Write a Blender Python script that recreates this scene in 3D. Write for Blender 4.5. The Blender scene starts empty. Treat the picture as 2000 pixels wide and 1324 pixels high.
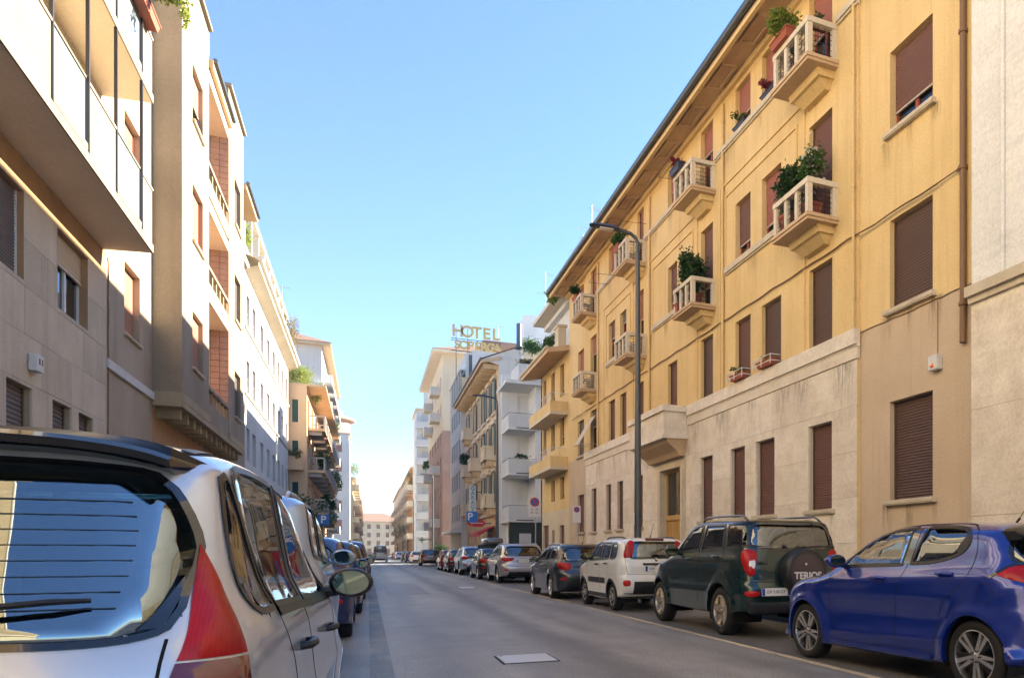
import bpy, bmesh, math, random
from mathutils import Vector, Matrix, geometry
from mathutils.bvhtree import BVHTree
random.seed(7)
R = math.radians
scene = bpy.context.scene
COL = scene.collection

# ------------------------------------------------------------------ camera
cam_d = bpy.data.cameras.new('camera'); cam = bpy.data.objects.new('camera', cam_d); COL.objects.link(cam)
cam.location = (0, 0, 1.2)
cam.rotation_euler = (R(90), 0, R(-24.73))
cam_d.sensor_width = 36; cam_d.lens = 36 * 1513 / 2000
cam_d.shift_x = (1000 - 1415) / 2000; cam_d.shift_y = (1080 - 662) / 2000
cam_d.clip_start = .05; cam_d.clip_end = 3000
scene.camera = cam
scene.render.resolution_x = 1024; scene.render.resolution_y = 677
# ------------------------------------------------------------------ sky and sun
SUN_EL, SUN_AZ = R(27.5), R(8)          # azimuth: from +X turned towards +Y
world = bpy.data.worlds.new('World'); scene.world = world; world.use_nodes = True
wn = world.node_tree; bg = wn.nodes['Background']
sky = wn.nodes.new('ShaderNodeTexSky'); sky.sky_type = 'NISHITA'; sky.sun_disc = False
sky.sun_elevation = SUN_EL; sky.sun_rotation = math.pi / 2 - SUN_AZ
sky.air_density = .95; sky.dust_density = .2; sky.ozone_density = 6.0
wn.links.new(sky.outputs[0], bg.inputs[0]); bg.inputs[1].default_value = .068
sd = bpy.data.lights.new('sun', 'SUN'); sd.energy = 4.8; sd.angle = R(.53); sd.color = (1, .87, .68)
sun = bpy.data.objects.new('sun', sd); COL.objects.link(sun)
sun.rotation_euler = Vector((math.cos(SUN_EL) * math.cos(SUN_AZ), math.cos(SUN_EL) * math.sin(SUN_AZ), math.sin(SUN_EL))).to_track_quat('Z', 'Y').to_euler()
scene.view_settings.view_transform = 'Standard'; scene.view_settings.look = 'None'
scene.view_settings.exposure = 2.6; scene.view_settings.gamma = 1

# ------------------------------------------------------------------ materials
MATS = {}
def srgb(h):
    c = [int(h[i:i + 2], 16) / 255 for i in (0, 2, 4)]
    return tuple(x / 12.92 if x <= .04045 else ((x + .055) / 1.055) ** 2.4 for x in c)
def base(name):
    m = bpy.data.materials.new(name); m.use_nodes = True
    nt = m.node_tree; b = nt.nodes['Principled BSDF']; MATS[name] = m
    return m, nt, b
def N(nt, t, **kw):
    n = nt.nodes.new(t)
    for k, v in kw.items():
        if k in n.inputs.keys(): n.inputs[k].default_value = v
        else: setattr(n, k, v)
    return n
def simple(name, col, rough=.6, metal=0, coat=0, spec=.5, trans=0, alpha=1):
    m, nt, b = base(name)
    b.inputs['Base Color'].default_value = (*col, 1); b.inputs['Roughness'].default_value = rough
    b.inputs['Metallic'].default_value = metal; b.inputs['Coat Weight'].default_value = coat
    b.inputs['Coat Roughness'].default_value = .03; b.inputs['Specular IOR Level'].default_value = spec
    b.inputs['Transmission Weight'].default_value = trans
    return m
def plaster(name, c1, c2, scale=.6, bump=.15, rough=.9, streak=.5, dirt=None, fine=30, sscale=(2.2, 2.2, .12)):
    """mottled render or stone: two tones in large blotches, vertical rain streaks, fine grain"""
    m, nt, b = base(name); L = nt.links.new
    tc = N(nt, 'ShaderNodeTexCoord'); 
    n1 = N(nt, 'ShaderNodeTexNoise', Scale=scale, Detail=6, Roughness=.62); L(tc.outputs['Object'], n1.inputs['Vector'])
    r1 = N(nt, 'ShaderNodeMapRange'); r1.inputs[1].default_value = .35; r1.inputs[2].default_value = .68; L(n1.outputs[0], r1.inputs[0])
    mx = N(nt, 'ShaderNodeMix', data_type='RGBA'); mx.inputs[6].default_value = (*c1, 1); mx.inputs[7].default_value = (*c2, 1)
    L(r1.outputs[0], mx.inputs[0]); out = mx.outputs[2]
    mp = N(nt, 'ShaderNodeMapping'); mp.inputs['Scale'].default_value = sscale; L(tc.outputs['Object'], mp.inputs[0])
    n2 = N(nt, 'ShaderNodeTexNoise', Scale=1.6, Detail=5, Roughness=.7); L(mp.outputs[0], n2.inputs['Vector'])
    r2 = N(nt, 'ShaderNodeMapRange'); r2.inputs[1].default_value = .5; r2.inputs[2].default_value = .78; r2.inputs[4].default_value = streak; L(n2.outputs[0], r2.inputs[0])
    mx2 = N(nt, 'ShaderNodeMix', data_type='RGBA'); d = dirt or tuple(x * .55 for x in c1); mx2.inputs[7].default_value = (*d, 1)
    L(r2.outputs[0], mx2.inputs[0]); L(out, mx2.inputs[6])
    n3 = N(nt, 'ShaderNodeTexNoise', Scale=fine, Detail=4, Roughness=.7); L(tc.outputs['Object'], n3.inputs['Vector'])
    r3 = N(nt, 'ShaderNodeMapRange'); r3.inputs[1].default_value = .3; r3.inputs[2].default_value = .7; r3.inputs[3].default_value = .86; r3.inputs[4].default_value = 1.1; L(n3.outputs[0], r3.inputs[0])
    mm = N(nt, 'ShaderNodeVectorMath', operation='SCALE'); L(mx2.outputs[2], mm.inputs[0]); L(r3.outputs[0], mm.inputs['Scale'])
    L(mm.outputs[0], b.inputs['Base Color'])
    bp = N(nt, 'ShaderNodeBump', Strength=bump, Distance=.02); L(n3.outputs[0], bp.inputs['Height']); L(bp.outputs[0], b.inputs['Normal'])
    b.inputs['Roughness'].default_value = rough; b.inputs['Specular IOR Level'].default_value = .25
    return m
def paint(name, col, metal=.35, rough=.32, dust=.06):
    m, nt, b = base(name); L = nt.links.new
    tc = N(nt, 'ShaderNodeTexCoord'); n1 = N(nt, 'ShaderNodeTexNoise', Scale=3, Detail=6, Roughness=.7); L(tc.outputs['Object'], n1.inputs['Vector'])
    r1 = N(nt, 'ShaderNodeMapRange'); r1.inputs[1].default_value = .45; r1.inputs[2].default_value = .8; r1.inputs[4].default_value = dust; L(n1.outputs[0], r1.inputs[0])
    mx = N(nt, 'ShaderNodeMix', data_type='RGBA'); mx.inputs[6].default_value = (*col, 1); mx.inputs[7].default_value = (.32, .29, .24, 1); L(r1.outputs[0], mx.inputs[0])
    ge = N(nt, 'ShaderNodeNewGeometry'); m2 = N(nt, 'ShaderNodeMix', data_type='RGBA'); m2.inputs[7].default_value = (.02, .02, .022, 1)
    L(ge.outputs['Backfacing'], m2.inputs[0]); L(mx.outputs[2], m2.inputs[6]); L(m2.outputs[2], b.inputs['Base Color'])
    b.inputs['Metallic'].default_value = metal; b.inputs['Roughness'].default_value = rough
    iv = N(nt, 'ShaderNodeMath', operation='SUBTRACT'); iv.inputs[0].default_value = 1; L(ge.outputs['Backfacing'], iv.inputs[1]); L(iv.outputs[0], b.inputs['Coat Weight'])
    rr = N(nt, 'ShaderNodeMapRange'); rr.inputs[3].default_value = .02; rr.inputs[4].default_value = .12; L(n1.outputs[0], rr.inputs[0]); L(rr.outputs[0], b.inputs['Coat Roughness'])
    return m
def glass(name, tint, refl=1.0, ior=1.9):
    """thin car or window glass: tinted see-through sheet with a fresnel mirror coat"""
    m, nt, b = base(name); L = nt.links.new; nt.nodes.remove(b)
    tr = N(nt, 'ShaderNodeBsdfTransparent'); tr.inputs[0].default_value = (*tint, 1)
    gl = N(nt, 'ShaderNodeBsdfGlossy'); gl.inputs['Roughness'].default_value = .015; gl.inputs[0].default_value = (*refl, 1) if isinstance(refl, tuple) else (refl, refl, refl, 1)
    fr = N(nt, 'ShaderNodeFresnel'); fr.inputs[0].default_value = ior
    tc = N(nt, 'ShaderNodeTexCoord'); n = N(nt, 'ShaderNodeTexNoise', Scale=2.2, Detail=1); L(tc.outputs['Object'], n.inputs['Vector'])
    bp = N(nt, 'ShaderNodeBump', Strength=.05, Distance=.03); L(n.outputs[0], bp.inputs['Height']); L(bp.outputs[0], gl.inputs['Normal'])
    mx = N(nt, 'ShaderNodeMixShader'); L(fr.outputs[0], mx.inputs[0]); L(tr.outputs[0], mx.inputs[1]); L(gl.outputs[0], mx.inputs[2])
    L(mx.outputs[0], nt.nodes['Material Output'].inputs[0]); return m
def leafmat(name, c1, c2):
    m, nt, b = base(name); L = nt.links.new
    ge = N(nt, 'ShaderNodeNewGeometry'); mx = N(nt, 'ShaderNodeMix', data_type='RGBA'); mx.inputs[6].default_value = (*c1, 1); mx.inputs[7].default_value = (*c2, 1)
    L(ge.outputs['Random Per Island'], mx.inputs[0]); L(mx.outputs[2], b.inputs['Base Color']); b.inputs['Roughness'].default_value = .55
    b.inputs['Transmission Weight'].default_value = 0
    tl = N(nt, 'ShaderNodeBsdfTranslucent'); L(mx.outputs[2], tl.inputs[0]); ms = N(nt, 'ShaderNodeMixShader'); ms.inputs[0].default_value = .35
    L(b.outputs[0], ms.inputs[1]); L(tl.outputs[0], ms.inputs[2]); L(ms.outputs[0], nt.nodes['Material Output'].inputs[0]); return m

# ------------------------------------------------------------------ mesh helpers
WM = {}
def setw(o, parent, M=None):
    M = M or Matrix.Identity(4); o.matrix_basis = M; WM[o.name] = M
    if parent is not None:
        o.parent = parent; o.matrix_parent_inverse = WM[parent.name].inverted()
def tag(o, label=None, cat=None, group=None, kind=None):
    if label: o['label'] = label
    if cat: o['category'] = cat
    if group: o['group'] = group
    if kind: o['kind'] = kind
    return o
def empty(name, loc=(0, 0, 0), rz=0, parent=None):
    o = bpy.data.objects.new(name, None); COL.objects.link(o); o.empty_display_size = .2
    setw(o, parent, Matrix.Translation(loc) @ Matrix.Rotation(rz, 4, 'Z')); return o
class MB:
    def __init__(s): s.v = []; s.f = []; s.m = []
    def add(s, V, F, mi=0):
        n = len(s.v); s.v += [tuple(p) for p in V]; s.f += [tuple(i + n for i in f) for f in F]; s.m += [mi] * len(F); return s
    def quad(s, a, b, c, d, mi=0): return s.add((a, b, c, d), ((0, 1, 2, 3),), mi)
    def box(s, x0, x1, y0, y1, z0, z1, mi=0):
        if x0 > x1: x0, x1 = x1, x0
        if y0 > y1: y0, y1 = y1, y0
        if z0 > z1: z0, z1 = z1, z0
        V = [(x, y, z) for z in (z0, z1) for y in (y0, y1) for x in (x0, x1)]
        return s.add(V, ((0, 2, 3, 1), (4, 5, 7, 6), (0, 1, 5, 4), (2, 6, 7, 3), (0, 4, 6, 2), (1, 3, 7, 5)), mi)
    def prism(s, poly, fn, h0, h1, mi=0):
        """extrude a 2-D polygon; fn(a, b, h) gives the 3-D point"""
        n = len(poly); V = [fn(a, b, h0) for a, b in poly] + [fn(a, b, h1) for a, b in poly]
        F = [tuple(range(n - 1, -1, -1)), tuple(range(n, 2 * n))] + [(i, (i + 1) % n, n + (i + 1) % n, n + i) for i in range(n)]
        return s.add(V, F, mi)
    def tube(s, path, r, n=8, mi=0, cap=True):
        path = [Vector(p) for p in path]; rings = []
        rr = r if isinstance(r, (list, tuple)) else [r] * len(path)
        up = Vector((0, 0, 1)); prev = None; V = []
        for i, p in enumerate(path):
            t = (path[min(i + 1, len(path) - 1)] - path[max(i - 1, 0)]).normalized()
            if prev is None:
                a = t.cross(up); a = a.normalized() if a.length > .05 else t.cross(Vector((1, 0, 0))).normalized()
            else: a = (prev - t * prev.dot(t)).normalized()
            prev = a; b = t.cross(a)
            V += [p + (a * math.cos(k * 2 * math.pi / n) + b * math.sin(k * 2 * math.pi / n)) * rr[i] for k in range(n)]
        F = [(i * n + k, i * n + (k + 1) % n, (i + 1) * n + (k + 1) % n, (i + 1) * n + k) for i in range(len(path) - 1) for k in range(n)]
        if cap: F += [tuple(range(n - 1, -1, -1)), tuple(range((len(path) - 1) * n, len(path) * n))]
        return s.add(V, F, mi)
    def lathe(s, prof, n=24, fn=None, mi=0):
        """prof: (radius, height) list turned about the local z axis; fn maps (x, y, h)"""
        fn = fn or (lambda x, y, h: (x, y, h)); m = len(prof)
        V = [fn(r * math.cos(2 * math.pi * k / n), r * math.sin(2 * math.pi * k / n), h) for k in range(n) for r, h in prof]
        F = [(k * m + i, ((k + 1) % n) * m + i, ((k + 1) % n) * m + i + 1, k * m + i + 1) for k in range(n) for i in range(m - 1)]
        return s.add(V, F, mi)
    def mesh(s, name):
        me = bpy.data.meshes.new(name); me.from_pydata([tuple(p) for p in s.v], [], s.f)
        if any(s.m): me.polygons.foreach_set('material_index', s.m)
        return me
def mk(name, mb, mat, parent=None, M=None, smooth=False, fix=False):
    me = mb if isinstance(mb, bpy.types.Mesh) else mb.mesh(name)
    if fix:
        bm = bmesh.new(); bm.from_mesh(me); bmesh.ops.recalc_face_normals(bm, faces=bm.faces); bm.to_mesh(me); bm.free()
    if not me.materials:
        for q in (mat if isinstance(mat, (list, tuple)) else [mat]): me.materials.append(MATS[q] if isinstance(q, str) else q)
    if smooth:
        me.shade_smooth()
        if smooth is not True: me.set_sharp_from_angle(angle=R(smooth))
    o = bpy.data.objects.new(name, me); COL.objects.link(o); setw(o, parent, M); return o
def copy_tree(o, M, parent=None, remap=None):
    """copy a thing with its parts and sub-parts to world matrix M"""
    M0 = WM[o.name]; c = o.copy(); COL.objects.link(c)
    WM[c.name] = M; c.parent = None; c.matrix_basis = M
    if parent is not None: c.parent = parent; c.matrix_parent_inverse = WM[parent.name].inverted()
    for k in [q for q in o.children]:
        copy_tree(k, M @ M0.inverted() @ WM[k.name], c, remap)
    if remap and c.type == 'MESH':
        for i, sl in enumerate(c.material_slots):
            if sl.material and sl.material.name in remap:
                nm = MATS[remap[sl.material.name]]; sl.link = 'OBJECT'; sl.material = nm
    return c
_txt = {}
def text_mesh(body, size, extrude=.01, bold=0.0, align='CENTER'):
    k = (body, size, extrude, bold, align)
    if k not in _txt:
        cu = bpy.data.curves.new('t', 'FONT'); cu.body = body; cu.size = size; cu.extrude = extrude; cu.offset = bold; cu.align_x = align; cu.align_y = 'CENTER'
        ob = bpy.data.objects.new('t', cu); COL.objects.link(ob); dg = bpy.context.evaluated_depsgraph_get()
        me = bpy.data.meshes.new_from_object(ob.evaluated_get(dg)); bpy.data.objects.remove(ob); _txt[k] = me
    return _txt[k].copy()
def clamp(x, a=0., b=1.): return max(a, min(b, x))
def sstep(a, b, x):
    t = clamp((x - a) / (b - a)); return t * t * (3 - 2 * t)
def lerp_table(T, x):
    if x <= T[0][0]: return T[0][1]
    for (x0, y0), (x1, y1) in zip(T, T[1:]):
        if x <= x1: return y0 + (y1 - y0) * (x - x0) / (x1 - x0)
    return T[-1][1]
def smooth_poly(pts, step=.04, closed=False, sharp=()):
    """centripetal Catmull-Rom through 2-D points, evenly resampled"""
    P = [Vector(p) for p in pts]; n = len(P); out = []
    segs = n if closed else n - 1
    for i in range(segs):
        p1, p2 = P[i], P[(i + 1) % n]
        p0 = P[(i - 1) % n] if (closed or i > 0) else p1 * 2 - p2
        p3 = P[(i + 2) % n] if (closed or i + 2 < n) else p2 * 2 - p1
        if i in sharp: p0 = p1 * 2 - p2
        if (i + 1) % n in sharp: p3 = p2 * 2 - p1
        d = lambda a, b: max((a - b).length ** .5, 1e-4)
        t0 = 0; t1 = t0 + d(p0, p1); t2 = t1 + d(p1, p2); t3 = t2 + d(p2, p3)
        k = max(1, round((p2 - p1).length / step))
        for j in range(k):
            t = t1 + (t2 - t1) * j / k
            a1 = p0 * ((t1 - t) / (t1 - t0)) + p1 * ((t - t0) / (t1 - t0)); a2 = p1 * ((t2 - t) / (t2 - t1)) + p2 * ((t - t1) / (t2 - t1)); a3 = p2 * ((t3 - t) / (t3 - t2)) + p3 * ((t - t2) / (t3 - t2))
            b1 = a1 * ((t2 - t) / (t2 - t0)) + a2 * ((t - t0) / (t2 - t0)); b2 = a2 * ((t3 - t) / (t3 - t1)) + a3 * ((t - t1) / (t3 - t1))
            out.append(b1 * ((t2 - t) / (t2 - t1)) + b2 * ((t - t1) / (t2 - t1)))
    if not closed: out.append(P[-1])
    return out
def in_poly(x, y, P):
    c = False; n = len(P); j = n - 1
    for i in range(n):
        if (P[i][1] > y) != (P[j][1] > y) and x < (P[j][0] - P[i][0]) * (y - P[i][1]) / (P[j][1] - P[i][1]) + P[i][0]: c = not c
        j = i
    return c
# ------------------------------------------------------------------ car maker
simple('tyre', (.012, .012, .012), .75); simple('rubber', (.006, .006, .007), .35); simple('black_plastic', (.014, .014, .015), .42)
simple('black_gloss', (.006, .006, .007), .12, coat=1); simple('alloy', (.62, .61, .6), .25, .9); simple('alloy_dark', (.03, .03, .033), .35, .5)
simple('alloy_warm', (.55, .5, .42), .3, .85); simple('hubcap', (.5, .5, .5), .35, .6); simple('seat', (.016, .017, .019), .85); simple('seat_blue', (.02, .035, .06), .85)

def lamp_lens(name, c1, c2):
    m, nt, b = base(name); L = nt.links.new; tc = N(nt, 'ShaderNodeTexCoord')
    w = N(nt, 'ShaderNodeTexWave', Scale=34, Distortion=0); w.bands_direction = 'X'; L(tc.outputs['Object'], w.inputs['Vector'])
    n = N(nt, 'ShaderNodeTexNoise', Scale=5, Detail=2); L(tc.outputs['Object'], n.inputs['Vector'])
    r = N(nt, 'ShaderNodeMapRange'); r.inputs[1].default_value = .35; r.inputs[2].default_value = .65; L(n.outputs[0], r.inputs[0])
    mx = N(nt, 'ShaderNodeMix', data_type='RGBA'); mx.inputs[6].default_value = (*c1, 1); mx.inputs[7].default_value = (*c2, 1); L(r.outputs[0], mx.inputs[0])
    sc = N(nt, 'ShaderNodeMapRange'); sc.inputs[3].default_value = .9; sc.inputs[4].default_value = 1.06; L(w.outputs[1], sc.inputs[0])
    vm = N(nt, 'ShaderNodeVectorMath', operation='SCALE'); L(mx.outputs[2], vm.inputs[0]); L(sc.outputs[0], vm.inputs['Scale']); L(vm.outputs[0], b.inputs['Base Color'])
    bp = N(nt, 'ShaderNodeBump', Strength=.08, Distance=.003); L(w.outputs[1], bp.inputs['Height']); L(bp.outputs[0], b.inputs['Normal']); b.inputs['Roughness'].default_value = .3
    b.inputs['Coat Weight'].default_value = .15; b.inputs['Coat Roughness'].default_value = .06; b.inputs['Specular IOR Level'].default_value = .3
lamp_lens('lamp_red', (.3, .001, .004), (.5, .006, .008)); simple('lamp_dark_red', (.12, .004, .008), .12, coat=1); simple('lamp_white', (.75, .74, .72), .1, coat=1)
simple('lamp_orange', (.75, .2, .03), .12, coat=1); simple('plate_white', (.72, .73, .72), .4); simple('plate_blue', (.01, .05, .35), .4); simple('ink', (.01, .01, .012), .5)
simple('chrome', (.75, .76, .78), .08, 1); simple('mirror_glass', (.1, .12, .105), .02, 1); simple('gap', (.003, .003, .003), .9); simple('rail_silver', (.45, .46, .48), .3, .8)
simple('letter_silver', (.6, .6, .6), .2, .9); simple('letter_white', (.7, .7, .68), .5)
simple('stem', (.06, .035, .02), .9); simple('wire_blue', (.015, .04, .07), .6); glass('glass_car', (.62, .72, .72)); glass('glass_dark', (.12, .14, .15), (.92, .97, 1), 2.5); glass('glass_rear', (.3, .42, .46), (.92, .97, 1), 2.6); glass('glass_blue', (.1, .32, .48), (.78, .93, 1), 3.9)

def resamp2(pts, closed, step):
    P = [Vector((p[0], p[1])) for p in pts]; out = []
    n = len(P)
    for i in range(n if closed else n - 1):
        a, b = P[i], P[(i + 1) % n]; k = max(1, math.ceil((b - a).length / step))
        out += [a.lerp(b, j / k) for j in range(k)]
    if not closed: out.append(P[-1])
    return out
class Car:
    def __init__(s, sp):
        s.sp = sp; s.L = sp['L']; s.w = sp['W']; s.build_shell()
    def width(s, y, z):
        sp = s.sp; g = lerp_table(s.G, z)
        w = s.w * g
        for y0, y1, a, e in sp.get('taper', ()):      # plan taper towards the ends
            t = clamp((y - y0) / (y1 - y0)); w *= 1 - a * t ** e
        for (y0, z0, y1, z1, amp, sg) in sp.get('lines', ()):
            t = (y - y0) / (y1 - y0); zl = z0 + (z1 - z0) * t
            f = sstep(-.25, .1, t) * sstep(1.25, .9, t)
            w += amp * math.exp(-((z - zl) / sg) ** 2) * f
        fl = sp.get('flare', .018)
        for yc in sp['axles']:
            d = math.hypot(y - yc, z - sp['wr']); Ra = s.Ra
            w += fl * math.exp(-((d - Ra) / .075) ** 2) if d > Ra else fl
        return w
    def build_shell(s):
        sp = s.sp; s.Ra = sp.get('arch', sp['wr'] + .055)
        T = smooth_poly([(z, g) for z, g in sp['G']], .02); s.G = [(p[0], p[1]) for p in T]
        st = sp.get('step', .03); prof = smooth_poly(sp['prof'], st, True, sp.get('sharp', ()))
        n = len(prof); ya, yb, zc = sp['spine']; nf, nr = sp.get('nf', 20), sp.get('nr', 12)
        V = []; idx = []; mir = []
        for i, P in enumerate(prof):
            t = (prof[(i + 1) % n] - prof[i - 1]).normalized(); ny, nz = -t[1], t[0]
            c = Vector((clamp(P[0], ya, yb), zc)); d = c - P; dist = d.length; d.normalize()
            end = clamp(abs(t[1])) ; bot = sstep(.45, .28, P[1]) * sstep(.5, .9, abs(t[0]))
            D = (sp.get('Dt', .17) * (1 - end) + sp.get('De', .34) * end) * (1 - .6 * bot); D = min(D, dist * .8)
            p = sp.get('pt', 3.4) * (1 - end) + sp.get('pe', 2.9) * end
            row = []; rowm = []
            for j in range(nf + 1):
                a = (j / nf) * math.pi / 2; e = 2 / p
                if j == nf: sx, dd = 1., D
                else: sx = math.sin(a) ** e; dd = D - D * math.cos(a) ** e
                q = P + d * dd; x = 0 if j == 0 else s.width(q[0], q[1]) * sx
                row.append(len(V)); V.append((x, q[0], q[1]))
                if j == 0: rowm.append(len(V) - 1)
                else: rowm.append(len(V)); V.append((-x, q[0], q[1]))
            for k in range(1, nr + 1):
                q = P + d * (D + (dist - D) * k / nr); x = s.width(q[0], q[1])
                row.append(len(V)); V.append((x, q[0], q[1])); rowm.append(len(V)); V.append((-x, q[0], q[1]))
            idx.append(row); mir.append(rowm)
        F = []; s.info = []
        for i in range(n):
            i2 = (i + 1) % n
            for j in range(nf + nr):
                F.append((idx[i][j], idx[i][j + 1], idx[i2][j + 1], idx[i2][j])); s.info.append(j)
                F.append((mir[i][j], mir[i2][j], mir[i2][j + 1], mir[i][j + 1])); s.info.append(j)
        s.V = [Vector(v) for v in V]; s.F = F
        s.bvh = BVHTree.FromPolygons(s.V, F)
        # the loop may run either way round: make sure normals point out
        h = s.bvh.ray_cast(Vector((3, s.L / 2, .6)), Vector((-1, 0, 0)))
        if h[1].x < 0:
            s.F = [tuple(reversed(f)) for f in F]; s.bvh = BVHTree.FromPolygons(s.V, s.F)
    def hit(s, mode, a, b):
        L = s.L
        if mode == 'S': o, d = Vector((3, a, b)), Vector((-1, 0, 0))
        elif mode == 'B': o, d = Vector((a, -3, b)), Vector((0, 1, 0))
        elif mode == 'F': o, d = Vector((a, L + 3, b)), Vector((0, -1, 0))
        elif mode == 'T': o, d = Vector((a, b, 5)), Vector((0, 0, -1))
        elif mode == 'D': q = a * .70711; o, d = Vector((q + 3, q - 3, b)), Vector((-.70711, .70711, 0))
        elif mode == 'DF': q = a * .70711; o, d = Vector((q + 3, L - q + 3, b)), Vector((-.70711, -.70711, 0))
        h = s.bvh.ray_cast(o, d)
        if h[0] is None: return None
        return h[0], h[1]
    def strip(s, mb, pts, mode, wd, off=.004, closed=False, step=.04, mirror=True, thick=.012, mi=0):
        P = resamp2(pts, closed, step); n = len(P); rows = []
        for i, p in enumerate(P):
            t = P[(i + 1) % n] - P[i - 1] if closed else P[min(i + 1, n - 1)] - P[max(i - 1, 0)]
            t.normalize(); nn = Vector((-t[1], t[0])) * wd / 2
            r = []
            for q in (p - nn, p + nn):
                h = s.hit(mode, q[0], q[1])
                if h is None: r = None; break
                r.append((h[0], h[1]))
            rows.append(r)
        for sg in ((1, -1) if mirror else (1,)):
            mm = lambda v: (v[0] * sg, v[1], v[2])
            for i in range(n if closed else n - 1):
                a, b = rows[i], rows[(i + 1) % n]
                if not a or not b or (a[0][0] - b[0][0]).length > .3: continue
                A0, A1, B0, B1 = a[0][0] + a[0][1] * off, a[1][0] + a[1][1] * off, b[0][0] + b[0][1] * off, b[1][0] + b[1][1] * off
                C0, C1, D0, D1 = a[0][0] - a[0][1] * thick, a[1][0] - a[1][1] * thick, b[0][0] - b[0][1] * thick, b[1][0] - b[1][1] * thick
                mb.add([mm(v) for v in (A0, A1, B1, B0, C0, C1, D1, D0)], ((0, 1, 2, 3), (0, 3, 7, 4), (1, 5, 6, 2)), mi)
        return mb
    def panel(s, mb, pts, mode, off=.003, dome=0., step=.05, mirror=True, rim=.0, mi=0, thick=.01):
        B = resamp2(pts, True, step); n = len(B)
        xs = [p[0] for p in B]; ys = [p[1] for p in B]; poly = [(p[0], p[1]) for p in B]
        pts2 = list(B)
        x = min(xs) + step / 2
        def bd(q): return min((q - p).length for p in B)
        while x < max(xs):
            y = min(ys) + step / 2
            while y < max(ys):
                q = Vector((x, y))
                if in_poly(x, y, poly) and bd(q) > step * .45: pts2.append(q)
                y += step
            x += step
        co, ed, fa, *_ = geometry.delaunay_2d_cdt(pts2, [(i, (i + 1) % n) for i in range(n)], [], 1, 1e-5)
        V = []; ok = []
        for q in co:
            h = s.hit(mode, q[0], q[1]); ok.append(h is not None)
            if h is None: V.append(Vector((0, 0, 0))); continue
            e = off + (dome * min(1, bd(Vector(q)) / .05) ** .6 if dome else 0)
            V.append(h[0] + h[1] * e)
        low = []
        for p in B:
            h = s.hit(mode, p[0], p[1]); low.append(h[0] - h[1] * thick if h else None)
        for sg in ((1, -1) if mirror else (1,)):
            n0 = len(V); W = V + [l or Vector((0, 0, 0)) for l in low]
            FF = []
            for f in fa:
                if all(ok[i] for i in f):
                    a, b, c = (V[f[0]], V[f[1]], V[f[2]]); nn = (b - a).cross(c - a); h = s.bvh.find_nearest((a + b + c) / 3)
                    FF.append(tuple(f) if nn.dot(h[1]) > 0 else tuple(reversed(f)))
            for i in range(n):
                if low[i] is not None and low[(i + 1) % n] is not None and ok[i] and ok[(i + 1) % n]: FF.append((i, (i + 1) % n, n0 + (i + 1) % n, n0 + i))
            if sg < 0: FF = [tuple(reversed(f)) for f in FF]
            mb.add([(v[0] * sg, v[1], v[2]) for v in W], FF, mi)
        return mb
    def shell_mesh(s):
        """body shell with the window openings and wheel arches cut out"""
        sp = s.sp; nf = sp.get('nf', 20); keep = []
        sw = [[tuple(p) for p in w] for w in s.side_polys]; L = s.L
        for f, j in zip(s.F, s.info):
            c = (s.V[f[0]] + s.V[f[1]] + s.V[f[2]] + s.V[f[3]]) / 4; ax = abs(c.x); dele = False
            nrm = (s.V[f[2]] - s.V[f[0]]).cross(s.V[f[3]] - s.V[f[1]])
            if nrm.length > 1e-9: nrm.normalize()
            if j > nf * .35 and abs(nrm.x) > .5:
                for w in sw:
                    if in_poly(c.y, c.z, w): dele = True; break
            if not dele and nrm.y < -.15 and s.rear_poly and in_poly(ax, c.z, s.rear_poly): dele = True
            if not dele and nrm.y > .1 and s.front_poly and in_poly(ax, c.z, s.front_poly): dele = True
            if not dele and ax > .4:
                for yc in sp['axles']:
                    if math.hypot(c.y - yc, c.z - sp['wr']) < s.Ra - .004: dele = True
            if not dele: keep.append(f)
        mb = MB(); used = sorted({i for f in keep for i in f}); mp = {o: k for k, o in enumerate(used)}
        mb.v = [tuple(s.V[i]) for i in used]; mb.f = [tuple(mp[i] for i in f) for f in keep]; mb.m = [0] * len(keep)
        return mb
_rims = {}
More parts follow.
